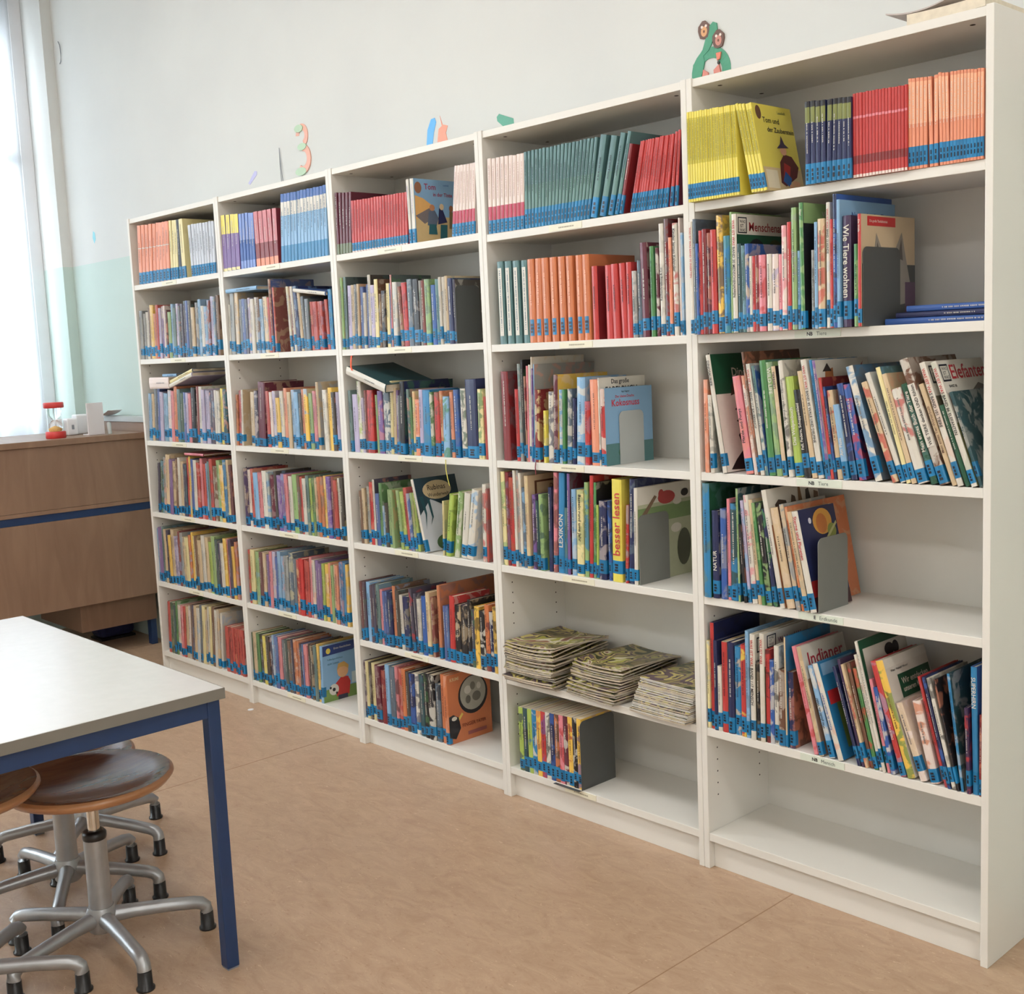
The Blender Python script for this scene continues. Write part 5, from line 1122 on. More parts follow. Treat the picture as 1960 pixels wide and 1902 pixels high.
(1,'d','b',.9625,.004,.029,.164,.2282,0,'p',0),
(1,'d','b',.9934,.004,.0318,.169,.2354,.43,'w',1),
(1,'d','b',1.0272,.004,.0185,.165,.2295,0,'B',0),
(1,'d','b',1.0469,.004,.0323,.159,.2202,0,'d',1),
(1,'d','b',1.0812,.004,.0179,.17,.2366,.22,'k',0),
(1,'d','b',1.1002,.004,.0319,.16,.2223,0,'v',1),
(1,'d','b',1.1342,.004,.0244,.165,.2298,0,'v',0),
(1,'d','b',1.1601,.004,.0222,.165,.2285,0,'p',0),
(1,'d','b',1.1837,.004,.0257,.16,.2218,0,'w',0),
(1,'d','b',1.211,.004,.0319,.166,.2303,0,'E',1),
(1,'d','b',1.245,.004,.0204,.164,.2279,0,'m',0),
(1,'d','b',1.2667,.004,.0179,.162,.2243,0,'r',0),
(1,'d','b',1.2857,.004,.0245,.157,.2186,0,'w',0),
(1,'d','b',1.3117,.004,.0195,.166,.2308,0,'t',0),
(1,'d','b',1.3324,.004,.0172,.159,.2213,0,'L',0),
(1,'d','b',1.3507,.004,.018,.161,.2236,0,'e',0),
(1,'d','b',1.3698,.004,.016,.162,.2249,0,'M',0),
(1,'d','b',1.3869,.004,.0184,.165,.2292,0,'o',0),
(1,'d','b',1.4065,.004,.0201,.166,.2302,0,'o',0),
(1,'d','b',1.4278,.004,.0198,.17,.2356,0,'q',0),
(1,'d','b',1.4489,.004,.0269,.169,.2341,0,'v',1),
(1,'d','b',1.4775,.004,.0193,.169,.235,0,'R',0),
(1,'d','b',1.498,.004,.0224,.16,.2225,0,'r',0),
(1,'d','b',1.5218,.004,.0172,.167,.2314,0,'w',0),
(1,'d','b',1.5402,.004,.0197,.168,.233,0,'k',0),
(1,'e','b',.8357,.004,.0182,.164,.2272,2.04,'r',0),
(1,'e','b',.855,.004,.0316,.165,.2289,2.07,'Y',0),
(1,'e','b',.8886,.004,.0318,.16,.2225,1.87,'E',0),
(1,'e','b',.9224,.004,.028,.162,.2254,1.92,'d',0),
(1,'e','b',.9522,.004,.021,.161,.2239,1.85,'M',0),
(1,'e','b',.9745,.004,.0202,.158,.2192,1.71,'v',0),
(1,'e','b',.996,.004,.0209,.168,.2335,2.05,'p',0),
(1,'e','b',1.0182,.004,.0236,.17,.2355,1.9,'l',0),
(1,'e','b',1.0433,.004,.0183,.156,.2166,1.58,'b',0),
(1,'e','b',1.0628,.004,.023,.173,.2407,2.04,'B',0),
(1,'e','b',1.0874,.004,.0198,.161,.2243,1.74,'B',0),
(1,'e','b',1.1085,.004,.0312,.163,.2267,1.78,'g',1),
(1,'e','b',1.1417,.004,.0311,.176,.2438,2.03,'s',1),
(1,'e','b',1.1747,.004,.0239,.16,.2216,1.59,'s',0),
(1,'e','b',1.2002,.004,.0189,.159,.2201,1.54,'r',0),
(1,'e','b',1.2202,.004,.0302,.164,.2277,1.69,'r',1),
(1,'e','b',1.2524,.004,.0196,.162,.2248,1.6,'r',0),
(1,'e','b',1.2732,.004,.0202,.16,.2228,1.53,'r',0),
(1,'e','b',1.2947,.004,.0145,.174,.2415,1.83,'p',0),
(1,'e','b',1.3101,.004,.0203,.166,.2309,1.68,'w',0),
(1,'e','b',1.3318,.004,.0216,.167,.2316,1.67,'v',0),
(1,'e','b',1.3548,.004,.0219,.16,.2226,1.45,'v',0),
(1,'e','b',1.3781,.004,.0172,.161,.2235,1.44,'L',0),
(1,'e','b',1.3964,.004,.0216,.161,.223,1.41,'q',0),
(1,'e','b',1.4194,.004,.014,.165,.2297,1.49,'O',0),
(1,'e','b',1.4343,.004,.0178,.159,.2215,1.34,'E',0),
(1,'e','b',1.4532,.004,.0151,.164,.2272,1.45,'M',0),
(1,'e','b',1.4693,.004,.0196,.163,.227,1.43,'O',0),
(1,'e','b',1.4902,.004,.0142,.172,.2395,1.65,'b',0),
(1,'e','b',1.5053,.004,.0139,.176,.2449,1.74,'c',0),
(1,'e','b',1.5201,.004,.0179,.174,.2422,1.67,'c',0),
(1,'e','b',1.5391,.004,.0167,.17,.2362,1.54,'q',0),
(1,'f','b',.8188,.004,.0072,.149,.207,.75,'G',0),
(1,'f','b',.8263,.004,.0285,.151,.2096,.75,'M',0),
(1,'f','b',.8566,.004,.0238,.15,.2087,.34,'e',0),
(1,'f','b',.8819,.004,.0247,.148,.2057,0,'k',0),
(1,'f','b',.9082,.004,.0245,.148,.205,0,'y',0),
(1,'f','b',.9343,.004,.0252,.15,.2084,0,'k',0),
(1,'f','b',.961,.004,.022,.15,.2088,0,'n',0),
(1,'f','b',.9844,.004,.0144,.158,.2196,.16,'B',0),
(1,'f','b',.9997,.004,.0265,.157,.2187,0,'b',0),
(1,'f','b',1.0278,.004,.0255,.157,.2176,0,'p',0),
(1,'f','b',1.055,.004,.0216,.151,.2098,0,'s',0),
(1,'f','b',1.0779,.004,.0219,.157,.2182,0,'T',0),
(1,'f','b',1.1012,.004,.0236,.154,.2142,0,'m',0),
(1,'f','b',1.1263,.004,.0147,.162,.2247,0,'n',0),
(1,'f','b',1.142,.004,.0244,.161,.2243,0,'o',0),
(1,'f','b',1.168,.004,.0172,.159,.2214,0,'o',0),
(1,'f','b',1.1863,.004,.0145,.155,.2149,0,'n',0),
(1,'f','b',1.2018,.004,.0172,.155,.215,0,'b',0),
(1,'f','b',1.2201,.004,.0238,.155,.2159,0,'p',0),
(1,'f','b',1.2454,.004,.0161,.161,.2232,0,'k',0),
(1,'f','b',1.2625,.004,.0236,.158,.2198,0,'k',0),
(1,'f','b',1.2876,.004,.0201,.159,.2215,0,'t',0),
(1,'f','b',1.308,.004,.0177,.2,.2315,0,'q',0),
(1,'f','b',1.3289,.004,.0159,.18,.2276,2.47,'B',1,{'cv':'B','art':'fussball'}),
(0,'a','l',.0662,.0044,.03,.17,.2588,4.71,'O',1,{'bands':'pk2'}),
(0,'a','l',.0974,.0058,.0297,.17,.2578,5.26,'O',1,{'bands':'pk2'}),
(0,'a','l',.1307,.0061,.0294,.17,.255,5.78,'O',1,{'bands':'pk2'}),
(0,'a','l',.171,.0029,.0272,.17,.2543,6.34,'O',1,{'bands':'pk2'}),
(0,'a','l',.1987,.0056,.0288,.17,.2527,6.87,'O',1,{'bands':'pk2'}),
(0,'a','l',.2342,.0043,.0285,.17,.2531,7.39,'O',1,{'bands':'pk2'}),
(0,'a','l',.2685,.0035,.0282,.17,.2503,6.2,'O',1,{'bands':'pk2'}),
(0,'a','l',.3008,.0035,.0279,.17,.2502,5.39,'O',1,{'bands':'pk2'}),
(0,'a','l',.3334,.0033,.0276,.17,.2494,4.47,'O',1,{'bands':'pk2'}),
(0,'a','l',.3671,.006,.02,.17,.2503,3.21,'Y',1,{'bands':'yb'}),
(0,'a','l',.3907,.0056,.0198,.17,.2479,4.88,'Y',1,{'bands':'yb'}),
(0,'a','l',.4129,.0058,.0196,.17,.2466,4.43,'Y',1,{'bands':'yb'}),
(0,'a','l',.447,.004,.0225,.17,.2454,1.12,'k',1,{'bands':'yb'}),
(0,'a','l',.4747,.004,.0305,.17,.2459,0,'Y',1,{'bands':'yb'}),
(0,'a','l',.5562,.0036,.0204,.16,.2123,-1.56,'h',1,{'bands':'wb2'}),
(0,'a','l',.5778,.0045,.0203,.16,.2139,0,'h',1,{'bands':'wb2'}),
(0,'a','l',.6039,.0028,.0197,.16,.2118,0,'h',1,{'bands':'wb2'}),
(0,'a','l',.6239,.0043,.02,.16,.2119,0,'h',1,{'bands':'wb2'}),
(0,'a','l',.6486,.0033,.0199,.16,.211,0,'h',1,{'bands':'wb2'}),
(0,'a','l',.67,.0039,.0197,.16,.2095,1.36,'h',1,{'bands':'wb2'}),
(0,'a','l',.6944,.0028,.0168,.16,.2089,1.93,'h',1,{'bands':'wb2'}),
(0,'a','l',.7115,.0057,.0195,.16,.2105,2.55,'h',1,{'bands':'wb2'}),
(0,'a','l',.7331,.0059,.0193,.16,.2087,3.06,'h',1,{'bands':'wb2'}),
(0,'b','b',.0188,.004,.0321,.158,.2188,3.03,'g',0),
(0,'b','b',.0513,.004,.0212,.148,.2054,3,'g',0),
(0,'b','b',.0739,.004,.0225,.152,.2109,3.14,'w',0),
(0,'b','b',.0978,.004,.0227,.164,.2278,3.34,'m',0),
(0,'b','b',.122,.004,.0328,.172,.239,3.05,'q',0),
(0,'b','b',.157,.004,.0256,.144,.1996,2.54,'o',0),
(0,'b','b',.1843,.004,.0216,.17,.2364,3.44,'r',0),
(0,'b','b',.2073,.004,.0226,.159,.2212,3.16,'l',0),
(0,'b','b',.2313,.004,.0199,.164,.2274,2.92,'v',0),
(0,'b','b',.2526,.004,.0161,.165,.2298,2.68,'P',0),
(0,'b','b',.2697,.004,.0169,.151,.2103,2.48,'d',0),
(0,'b','b',.2877,.004,.0287,.144,.2001,2.26,'E',0),
(0,'b','b',.3182,.004,.0196,.167,.2326,2.92,'B',0),
(0,'b','b',.3391,.004,.0299,.155,.2154,2.67,'t',0),
(0,'b','b',.3709,.004,.0187,.167,.2317,2.95,'l',0),
(0,'b','b',.3909,.004,.0189,.159,.2207,2.72,'s',0),
(0,'b','b',.411,.004,.0226,.164,.2282,2.9,'n',0),
(0,'b','b',.4352,.004,.0175,.172,.2386,2.9,'n',0),
(0,'b','b',.4538,.004,.0202,.172,.2391,2.7,'b',0),
(0,'b','b',.4753,.004,.0291,.171,.2374,2.46,'k',0),
(0,'b','b',.5063,.004,.0277,.15,.2078,2.03,'M',0),
(0,'b','b',.5358,.004,.0264,.163,.226,2.54,'s',0),
(0,'b','b',.5639,.004,.0235,.172,.2383,2.23,'B',0),
(0,'b','b',.5889,.004,.0275,.151,.2095,1.91,'w',0),
(0,'b','b',.6182,.004,.0277,.148,.2062,1.73,'B',0),
(0,'b','b',.6476,.004,.0217,.166,.23,2.4,'R',0),
(0,'b','b',.6707,.004,.024,.175,.2435,2.7,'l',0),
(0,'b','b',.6963,.004,.0142,.174,.2417,2.6,'B',0),
(0,'b','b',.7114,.004,.0239,.177,.2462,2.67,'m',0),
(0,'c','b',.0378,.004,.0274,.155,.2156,5.75,'B',0),
(0,'c','b',.067,.004,.0218,.155,.2149,5.59,'M',0),
(0,'c','b',.0903,.004,.0248,.177,.2457,5.97,'s',0),
(0,'c','b',.1168,.004,.025,.177,.2455,5.67,'b',0),
(0,'c','b',.1436,.004,.0313,.159,.2214,5.34,'l',0),
(0,'c','b',.1771,.004,.0376,.155,.2151,5.03,'B',0),
(0,'c','b',.2172,.004,.0344,.166,.2303,5.15,'P',0),
(0,'c','b',.254,.004,.0273,.163,.2266,4.9,'p',0),
(0,'c','b',.2831,.004,.0271,.178,.2473,4.97,'o',0),
(0,'c','b',.312,.004,.029,.168,.2338,4.62,'t',0),
(0,'c','b',.343,.004,.0259,.155,.2155,4.21,'G',0),
(0,'c','b',.3706,.004,.0249,.158,.2192,4.16,'b',0),
(0,'c','b',.3972,.004,.0194,.157,.2184,4.02,'l',0),
(0,'c','b',.4179,.004,.0235,.155,.2146,3.82,'p',0),
(0,'c','b',.4429,.004,.0365,.172,.2395,4.27,'k',1),
(0,'c','b',.4818,.004,.0201,.176,.2445,4.19,'R',0),
(0,'c','b',.5033,.004,.0272,.175,.2431,4.02,'w',0),
(0,'c','b',.5323,.004,.0293,.166,.2309,3.66,'l',0),
(0,'c','b',.5635,.004,.0334,.163,.2257,3.4,'l',0),
(0,'c','b',.599,.004,.0212,.157,.2174,3.02,'n',0),
(0,'c','b',.6216,.004,.022,.162,.2249,3.11,'V',0),
(0,'c','b',.645,.004,.0215,.164,.2276,3.07,'w',0),
(0,'c','b',.6679,.004,.0241,.161,.2239,2.87,'w',0),
(0,'c','b',.6935,.004,.0247,.169,.2342,3,'y',0),
(0,'c','b',.7198,.004,.0335,.167,.2313,2.82,'T',1),
(0,'d','b',.0631,.004,.0192,.166,.231,6.7,'n',0),
(0,'d','b',.0838,.004,.0338,.174,.242,6.46,'G',0),
(0,'d','b',.1201,.004,.0227,.186,.2589,6.02,'g',0),
(0,'d','b',.1445,.004,.0359,.195,.2709,5.77,'M',1),
(0,'d','b',.183,.004,.0303,.181,.2514,5.31,'v',0),
(0,'d','b',.2156,.004,.0236,.176,.2444,4.93,'M',0),
(0,'d','b',.2408,.004,.0201,.184,.2551,4.64,'m',0),
(0,'d','b',.2623,.004,.0223,.189,.262,4.42,'w',0),
(0,'d','b',.2862,.004,.0294,.177,.2455,4.16,'M',0),
(0,'d','b',.3176,.004,.0303,.169,.2353,3.78,'n',0),
(0,'d','b',.35,.004,.0193,.19,.264,3.38,'r',0),
(0,'d','b',.3706,.004,.0184,.196,.2719,3.18,'q',0),
(0,'d','b',.3902,.004,.0266,.187,.2599,2.98,'b',0),
(0,'d','b',.4186,.004,.0274,.185,.2569,2.67,'w',0),
(0,'d','b',.4478,.004,.0237,.178,.2468,2.34,'r',0),
(0,'d','b',.4731,.004,.0206,.192,.2663,2.06,'p',0),
(0,'d','b',.4951,.004,.0272,.175,.2429,1.82,'r',0),
(0,'d','b',.5241,.004,.0166,.177,.2456,1.48,'B',0),
(0,'d','b',.5418,.004,.0216,.184,.2551,1.3,'t',0),
(0,'d','b',.5648,.004,.0242,.192,.2671,1.06,'r',0),
(0,'d','b',.5906,.004,.0327,.171,.2376,.76,'m',0),
(0,'d','b',.6253,.004,.027,.19,.2637,.33,'E',0),
(0,'d','b',.654,.004,.0308,.176,.2445,0,'q',0),
(0,'d','b',.6868,.004,.0237,.193,.2676,0,'c',0),
(0,'d','b',.712,.004,.0195,.193,.2683,0,'M',0),
(0,'d','b',.7327,.004,.0196,.179,.2481,0,'d',0),
(0,'e','b',.0188,.004,.0067,.18,.2496,1.24,'B',0),
(0,'e','b',.0258,.004,.035,.184,.2552,1.24,'v',0),
(0,'e','b',.063,.004,.0262,.188,.2609,.8,'t',0),
(0,'e','b',.0909,.004,.0204,.181,.2509,.49,'M',0),
(0,'e','b',.1127,.004,.021,.179,.2483,.26,'n',0),
(0,'e','b',.135,.004,.0243,.163,.2271,0,'q',0),
(0,'e','b',.1609,.004,.0286,.184,.256,.38,'M',0),
(0,'e','b',.1913,.004,.0334,.163,.2267,0,'l',0),
(0,'e','b',.2269,.004,.019,.182,.2527,.5,'R',0),
(0,'e','b',.247,.004,.0232,.178,.2475,.29,'g',0),
(0,'e','b',.2717,.004,.0199,.167,.2314,0,'M',0),
(0,'e','b',.2929,.004,.0329,.167,.2313,0,'Y',0),
(0,'e','b',.3279,.004,.0184,.176,.2445,0,'o',0),
(0,'e','b',.3475,.004,.0168,.185,.2574,.18,'q',0),
(0,'e','b',.3653,.004,.0168,.175,.243,0,'Y',0),
(0,'e','b',.3832,.004,.0224,.177,.2463,0,'m',0),
(0,'e','b',.407,.004,.0307,.164,.2278,0,'M',0),
(0,'e','b',.4396,.004,.0301,.181,.2521,0,'w',0),
(0,'e','b',.4716,.004,.0274,.177,.2462,0,'M',0),
(0,'e','b',.5008,.004,.0315,.164,.2283,0,'L',0),
(0,'e','b',.5342,.004,.0301,.185,.2569,0,'E',0),
(0,'e','b',.5663,.004,.0202,.176,.2442,0,'T',0),
(0,'e','b',.5878,.004,.0178,.166,.231,0,'n',0),
(0,'e','b',.6067,.004,.0296,.167,.2324,0,'w',0),
(0,'e','b',.6381,.004,.0263,.184,.2559,0,'q',0),
(0,'e','b',.6662,.004,.015,.184,.2559,0,'p',0),
(0,'e','b',.6821,.004,.0247,.184,.255,0,'V',0),
(0,'e','b',.7084,.004,.0202,.164,.2272,0,'q',0),
(0,'e','b',.7299,.004,.02,.179,.2484,0,'o',0),
(0,'f','b',.054,.004,.0263,.175,.2427,4.31,'r',0),
(0,'f','b',.082,.004,.0284,.175,.2425,4.28,'G',0),
(0,'f','b',.1123,.004,.0196,.168,.2331,4.03,'T',0),
(0,'f','b',.1332,.004,.0184,.182,.2526,4.31,'e',0),
(0,'f','b',.1529,.004,.0288,.172,.2383,4.1,'w',0),
(0,'f','b',.1836,.004,.0234,.174,.2414,4.14,'p',0),
(0,'f','b',.2086,.004,.0179,.173,.2405,4.09,'r',0),
(0,'f','b',.2277,.004,.0246,.175,.2427,4.12,'M',0),
(0,'f','b',.254,.004,.0185,.179,.248,4.2,'P',0),
(0,'f','b',.2737,.004,.0178,.184,.2557,4.32,'m',0),
(0,'f','b',.2927,.004,.0137,.185,.2568,4.32,'V',0),
(0,'f','b',.3074,.004,.0247,.185,.2565,4.3,'M',0),
(0,'f','b',.3337,.004,.0268,.178,.2477,4.09,'w',0),
(0,'f','b',.3623,.004,.0225,.191,.2659,4.39,'s',0),
(0,'f','b',.3863,.004,.0268,.19,.2642,4.33,'Y',0),
(0,'f','b',.4149,.004,.0136,.182,.2524,4.08,'M',0),
(0,'f','b',.4294,.004,.0165,.191,.2651,4.29,'w',0),
(0,'f','b',.447,.004,.0198,.195,.2702,4.35,'Y',0),
(0,'f','b',.4681,.004,.0264,.196,.2719,4.35,'m',0),
(0,'f','b',.4963,.004,.0262,.188,.2611,4.14,'w',0),
(0,'f','b',.5242,.004,.0182,.193,.2677,4.13,'M',0),
(0,'f','b',.5436,.004,.0162,.182,.2534,3.94,'w',0),
(0,'f','b',.5909,.004,.0278,.145,.2009,2.14,'r',0),
(0,'f','b',.6205,.004,.0292,.146,.2025,2.02,'r',0),
(0,'f','b',.6516,.004,.0181,.146,.203,1.85,'r',0),
(0,'f','b',.6708,.004,.0152,.146,.203,1.74,'r',0),
(0,'f','b',.687,.004,.0154,.146,.2033,1.65,'r',0),
(0,'f','b',.7034,.004,.0213,.147,.2036,1.57,'r',0),
(0,'f','b',.726,.004,.0242,.147,.2041,1.45,'r',0)]
BOOKS.sort(key=lambda b: (b[0], b[1], b[3]))
count = {}
for b in BOOKS:
    if b[10]: k = (b[0], b[1], b[2], b[9]); count[k] = count.get(k, 0)+1
seen = {}
rest = MB()
for bi, b in enumerate(BOOKS):
    u, s, kind, x, y, w, d, h, a, col, ind = b[:11]; o = b[11] if len(b) > 11 else {}
    rnd = random.Random(bi*7+3)
    z = shelf_z(u, s)
    x = max(x, u*U+PT+.0008)
    if x+w > (u+1)*U-PT-.0008 and a > -2: w = max(.0035, (u+1)*U-PT-.0008-x)
    d = min(d, DP-.012-max(y, 0))
    y = y + (0 if kind != 'b' or 'art' in o else rnd.uniform(0, .007))
    A_ = math.radians(a)
    if a <= 0: loc = Vector((x, y, z+.0002)); off = 0
    else: loc = Vector((x, y, z+.0002+w*math.sin(A_))); off = 0
    F = gen_book(w, d, h, col, kind, o, rnd)
    if not ind:
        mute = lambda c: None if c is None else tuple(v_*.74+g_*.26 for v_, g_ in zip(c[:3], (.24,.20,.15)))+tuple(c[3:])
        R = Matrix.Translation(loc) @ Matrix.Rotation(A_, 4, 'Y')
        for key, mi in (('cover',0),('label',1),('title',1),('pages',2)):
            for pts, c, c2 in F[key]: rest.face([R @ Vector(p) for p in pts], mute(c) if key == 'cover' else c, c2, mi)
        continue
    nm, cat = KIND[kind]
    m_ = MB()
    for pts, c, c2 in F['cover']: m_.face(pts, c, c2)
    ob = m_.build(nm, 'cover', None, loc, (0, A_, 0))
    for key, pn, mt in (('pages','page_block','paper'),('label','spine_label','print'),('title','spine_title','print')):
        if F[key]:
            m_ = MB()
            for pts, c, c2 in F[key]: m_.face(pts, c, c2)
            m_.build(pn, mt, ob)
    if 'art' in o:
        m_ = MB(); lay = 0
        for sh in ART[o['art']]:
            lay += 1; xx = w+.0004+.00008*lay
            if sh[0] == 'p':
                pts = [(xx, .004+min(max(q[0],0),1)*(d-.004), min(max(q[1],0),1)*h) for q in sh[1]]
                ar = sum(p[1]*q[2]-q[1]*p[2] for p, q in zip(pts, pts[1:]+pts[:1]))
                m_.face(pts if ar > 0 else pts[::-1], sh[2])
            else:
                _, body, uu, vv, ul, vh, tc = sh
                if uu+ul > 1: ul = 1-uu
                put_text(m_, body, lambda X, Y: (xx, .004+uu*(d-.004)+X, vv*h+Y), ul*d, vh*h, tc)
        m_.build('cover_print', 'print', ob)
    k = (u, s, kind, col); seen[k] = seen.get(k, 0)+1; n = seen[k]
    what = {'b':'book', 'l':'thin reader booklet', 'p':'thick comic paperback'}[kind]
    lean = ' leaning' if abs(a) > 6 else ''
    size = '' if kind != 'b' else ('thick ' if w > .024 else ('thin ' if w < .009 else ''))
    if count[k] == 1: lb = '%s%s%s %s in the %s of the %s' % (size, NAMES[col], lean, what, ROWW[s], CASE[u])
    else: lb = '%s %s%s %s from the left, %s of the %s' % (ORD[n-1] if n <= 20 else ('last' if n == count[k] else '%dth' % n), NAMES[col], lean, what, ROWW[s], CASE[u])
    tag(ob, lb, cat, {'b':'books on the shelves', 'l':'thin reader booklets in the top rows', 'p':'comic paperbacks in the bottom row'}[kind])
tag(rest.build('shelved_books', ['cover','print','paper']), 'rows of smaller mixed books with blue tags in the three farther bookcases', 'books', kind='stuff')
# ------------------------------------------------------------------ bookends
def bookend(x, u, s, y0, y1, top, mat, label, base=True, front=False):
    z = shelf_z(u, s); h = top-z; e = tag(empty('bookend', (x, 0, z)), label, 'bookend', 'metal bookends')
    mb = MB(); r = .018; th = .0014; prof = [(y0, .0004)] + [(y1, .0004)]
    pts = [(y0,.0004),(y1,.0004)] + [(y1-r+r*math.cos(t), h-r+r*math.sin(t)) for t in [k*math.pi/12 for k in range(7)]] + [(y0+r-r*math.sin(t), h-r+r*math.cos(t)) for t in [k*math.pi/12 for k in range(7)]]
    n = len(pts); mb.face([(0,p[0],p[1]) for p in pts][::-1]); mb.face([(th,p[0],p[1]) for p in pts])
    for i in range(n): p, q = pts[i], pts[(i+1) % n]; mb.face([(0,p[0],p[1]),(0,q[0],q[1]),(th,q[0],q[1]),(th,p[0],p[1])][::-1])
    mb.build('upright_plate', mat, e)
    mb = MB(); yb = y0-.012 if front else y0+.012
    mb.box((-.11, yb, .0), (0, y1-.01, .0002) if not front else (0, y0, .0012)); mb.build('base_plate', mat, e)
def last_x(u, s): return max(max(b[3], u*U+PT)+b[5]/max(.3, math.cos(math.radians(b[8]))) for b in BOOKS if b[0] == u and b[1] == s)
bookend(last_x(4,'b')+.002, 4, 'b', -.026, .14, 1.637, 'steel_dark', 'dark grey bookend beside the wolf book, second row of the nearest bookcase')
bookend(last_x(4,'d')+.003, 4, 'd', -.004, .130, .951, 'steel', 'grey bookend against the planet book, fourth row of the nearest bookcase')
bookend(last_x(3,'c')+.002, 3, 'c', .066, .172, 1.251, 'steel_light', 'light grey bookend against a light blue cover, second bookcase from the right')
bookend(last_x(3,'d')+.006, 3, 'd', .010, .142, .963, 'steel', 'grey bookend in the fourth row of the second bookcase from the right')
bookend(last_x(3,'f')+.002, 3, 'f', -.003, .150, .318, 'steel_dark', 'dark bookend beside the comic paperbacks in the bottom row', front=True)
bookend(last_x(2,'b')+.002, 2, 'b', .006, .110, 1.651, 'steel_dark', 'dark bookend in the second row of the middle bookcase')

# ------------------------------------------------------------------ books lying flat
def lying(name, loc, rot, w, d, t, col, label, cv=None, art=None):
    """a closed book on its back: t thick, spine along the local -y edge"""
    F = gen_book(t, d, w, col, 'b', dict(nl=1, nt=1, cv=cv or col, c2=None) if False else dict(nl=1, bands='cor', cv=cv or col), random.Random(ord(col)))
    m_ = MB(); Rm = Matrix.Rotation(math.radians(-90), 4, 'Y')
    T_ = lambda p: (p[2], p[1], t-p[0])          # thickness to the vertical, height along x
    for pts, c, c2 in F['cover']: m_.face([T_(p) for p in pts], c, c2)
    o = m_.build(name, 'cover', None, loc, rot)
    for key, pn, mt in (('pages','page_block','paper'),('title','spine_title','print')):
        m_ = MB()
        for pts, c, c2 in F[key]: m_.face([T_(p) for p in pts], c, c2)
        if F[key]: m_.build(pn, mt, o)
    return tag(o, label, 'book', 'books lying flat')
zb = shelf_z(4,'b')
lying('flat_book', (3.706+.012, .060, zb+.0005), (0,0,math.radians(4)), .255, .19, .014, 'b', 'lowest of three blue books lying flat in the nearest bookcase')
lying('flat_book', (3.716+.026, .066, zb+.0152), (0,0,math.radians(2)), .235, .18, .012, 'n', 'middle one of three blue books lying flat in the nearest bookcase')
lying('flat_book', (3.745+.02, .072, zb+.0279), (0,0,math.radians(1)), .21, .17, .014, 'b', 'uppermost of three blue books lying flat in the nearest bookcase')
o = lying('flat_book', (1.652, -.012, 1.378), (math.radians(2),math.radians(15),math.radians(-4)), .255, .20, .03, 'w', 'thick book lying tilted on top of the third row, middle bookcase', cv='T')
lying('flat_book', (.838, -.004, 1.716), (0,0,0), .235, .19, .016, 'B', 'light blue book lying across the second row, second bookcase from left')
lying('flat_book', (1.325, .0, 1.690), (0,math.radians(7),0), .21, .19, .014, 'w', 'white-edged book lying tilted on the second row, second bookcase from left', cv='b')
lying('flat_book', (.095, -.002, 1.336), (0,0,0), .185, .17, .05, 'P', 'thick pale pink book lying on the third row of the leftmost bookcase')
lying('flat_book', (.165, .03, 1.388), (0,0,math.radians(3)), .12, .17, .012, 'B', 'small blue book on the pink book in the leftmost bookcase')
lying('flat_book', (.285, .0, 1.338), (0,math.radians(-13),0), .215, .17, .018, 'w', 'white book lying aslant on the third row of the leftmost bookcase', cv='l')
lying('flat_book', (.285, .004, 1.3575), (0,math.radians(-13),0), .215, .165, .015, 'Y', 'pale yellow book aslant on the white book, leftmost bookcase', cv='s')
lying('flat_book', (.372, .0, 1.043), (0,0,0), .17, .17, .010, 'p', 'pink book lying on the fourth row of the leftmost bookcase', cv='R')
# ribbon bookmarks
def ribbon(pts, wd, mat_rgb, label):
    mb = MB(); pts = [Vector(p) for p in pts]
    for p, q in zip(pts, pts[1:]): mb.obj_box((p+q)/2, (wd/2,0,0), (0,.0004,0), (q-p)/2)
    m = plain('ribbon_%d' % mat_rgb[0], mat_rgb, .6); return tag(mb.build('ribbon', m), label, 'ribbon')
ribbon([(1.700,-.016,1.444),(1.698,-.018,1.43),(1.695,-.018,1.405),(1.699,-.017,1.392)], .009, (226,90,50), 'orange ribbon hanging above the tilted book, middle bookcase')
ribbon([(2.176,-.004,1.092),(2.177,-.006,1.06),(2.181,-.004,1.03),(2.185,.0,1.005)], .004, (200,190,90), 'yellow ribbon bookmark hanging between third and fourth rows, middle bookcase')
ribbon([(2.598,-.002,1.10),(2.597,-.004,1.085),(2.596,-.002,1.062)], .004, (120,40,50), 'dark red ribbon hanging over a shelf edge, second bookcase from right')

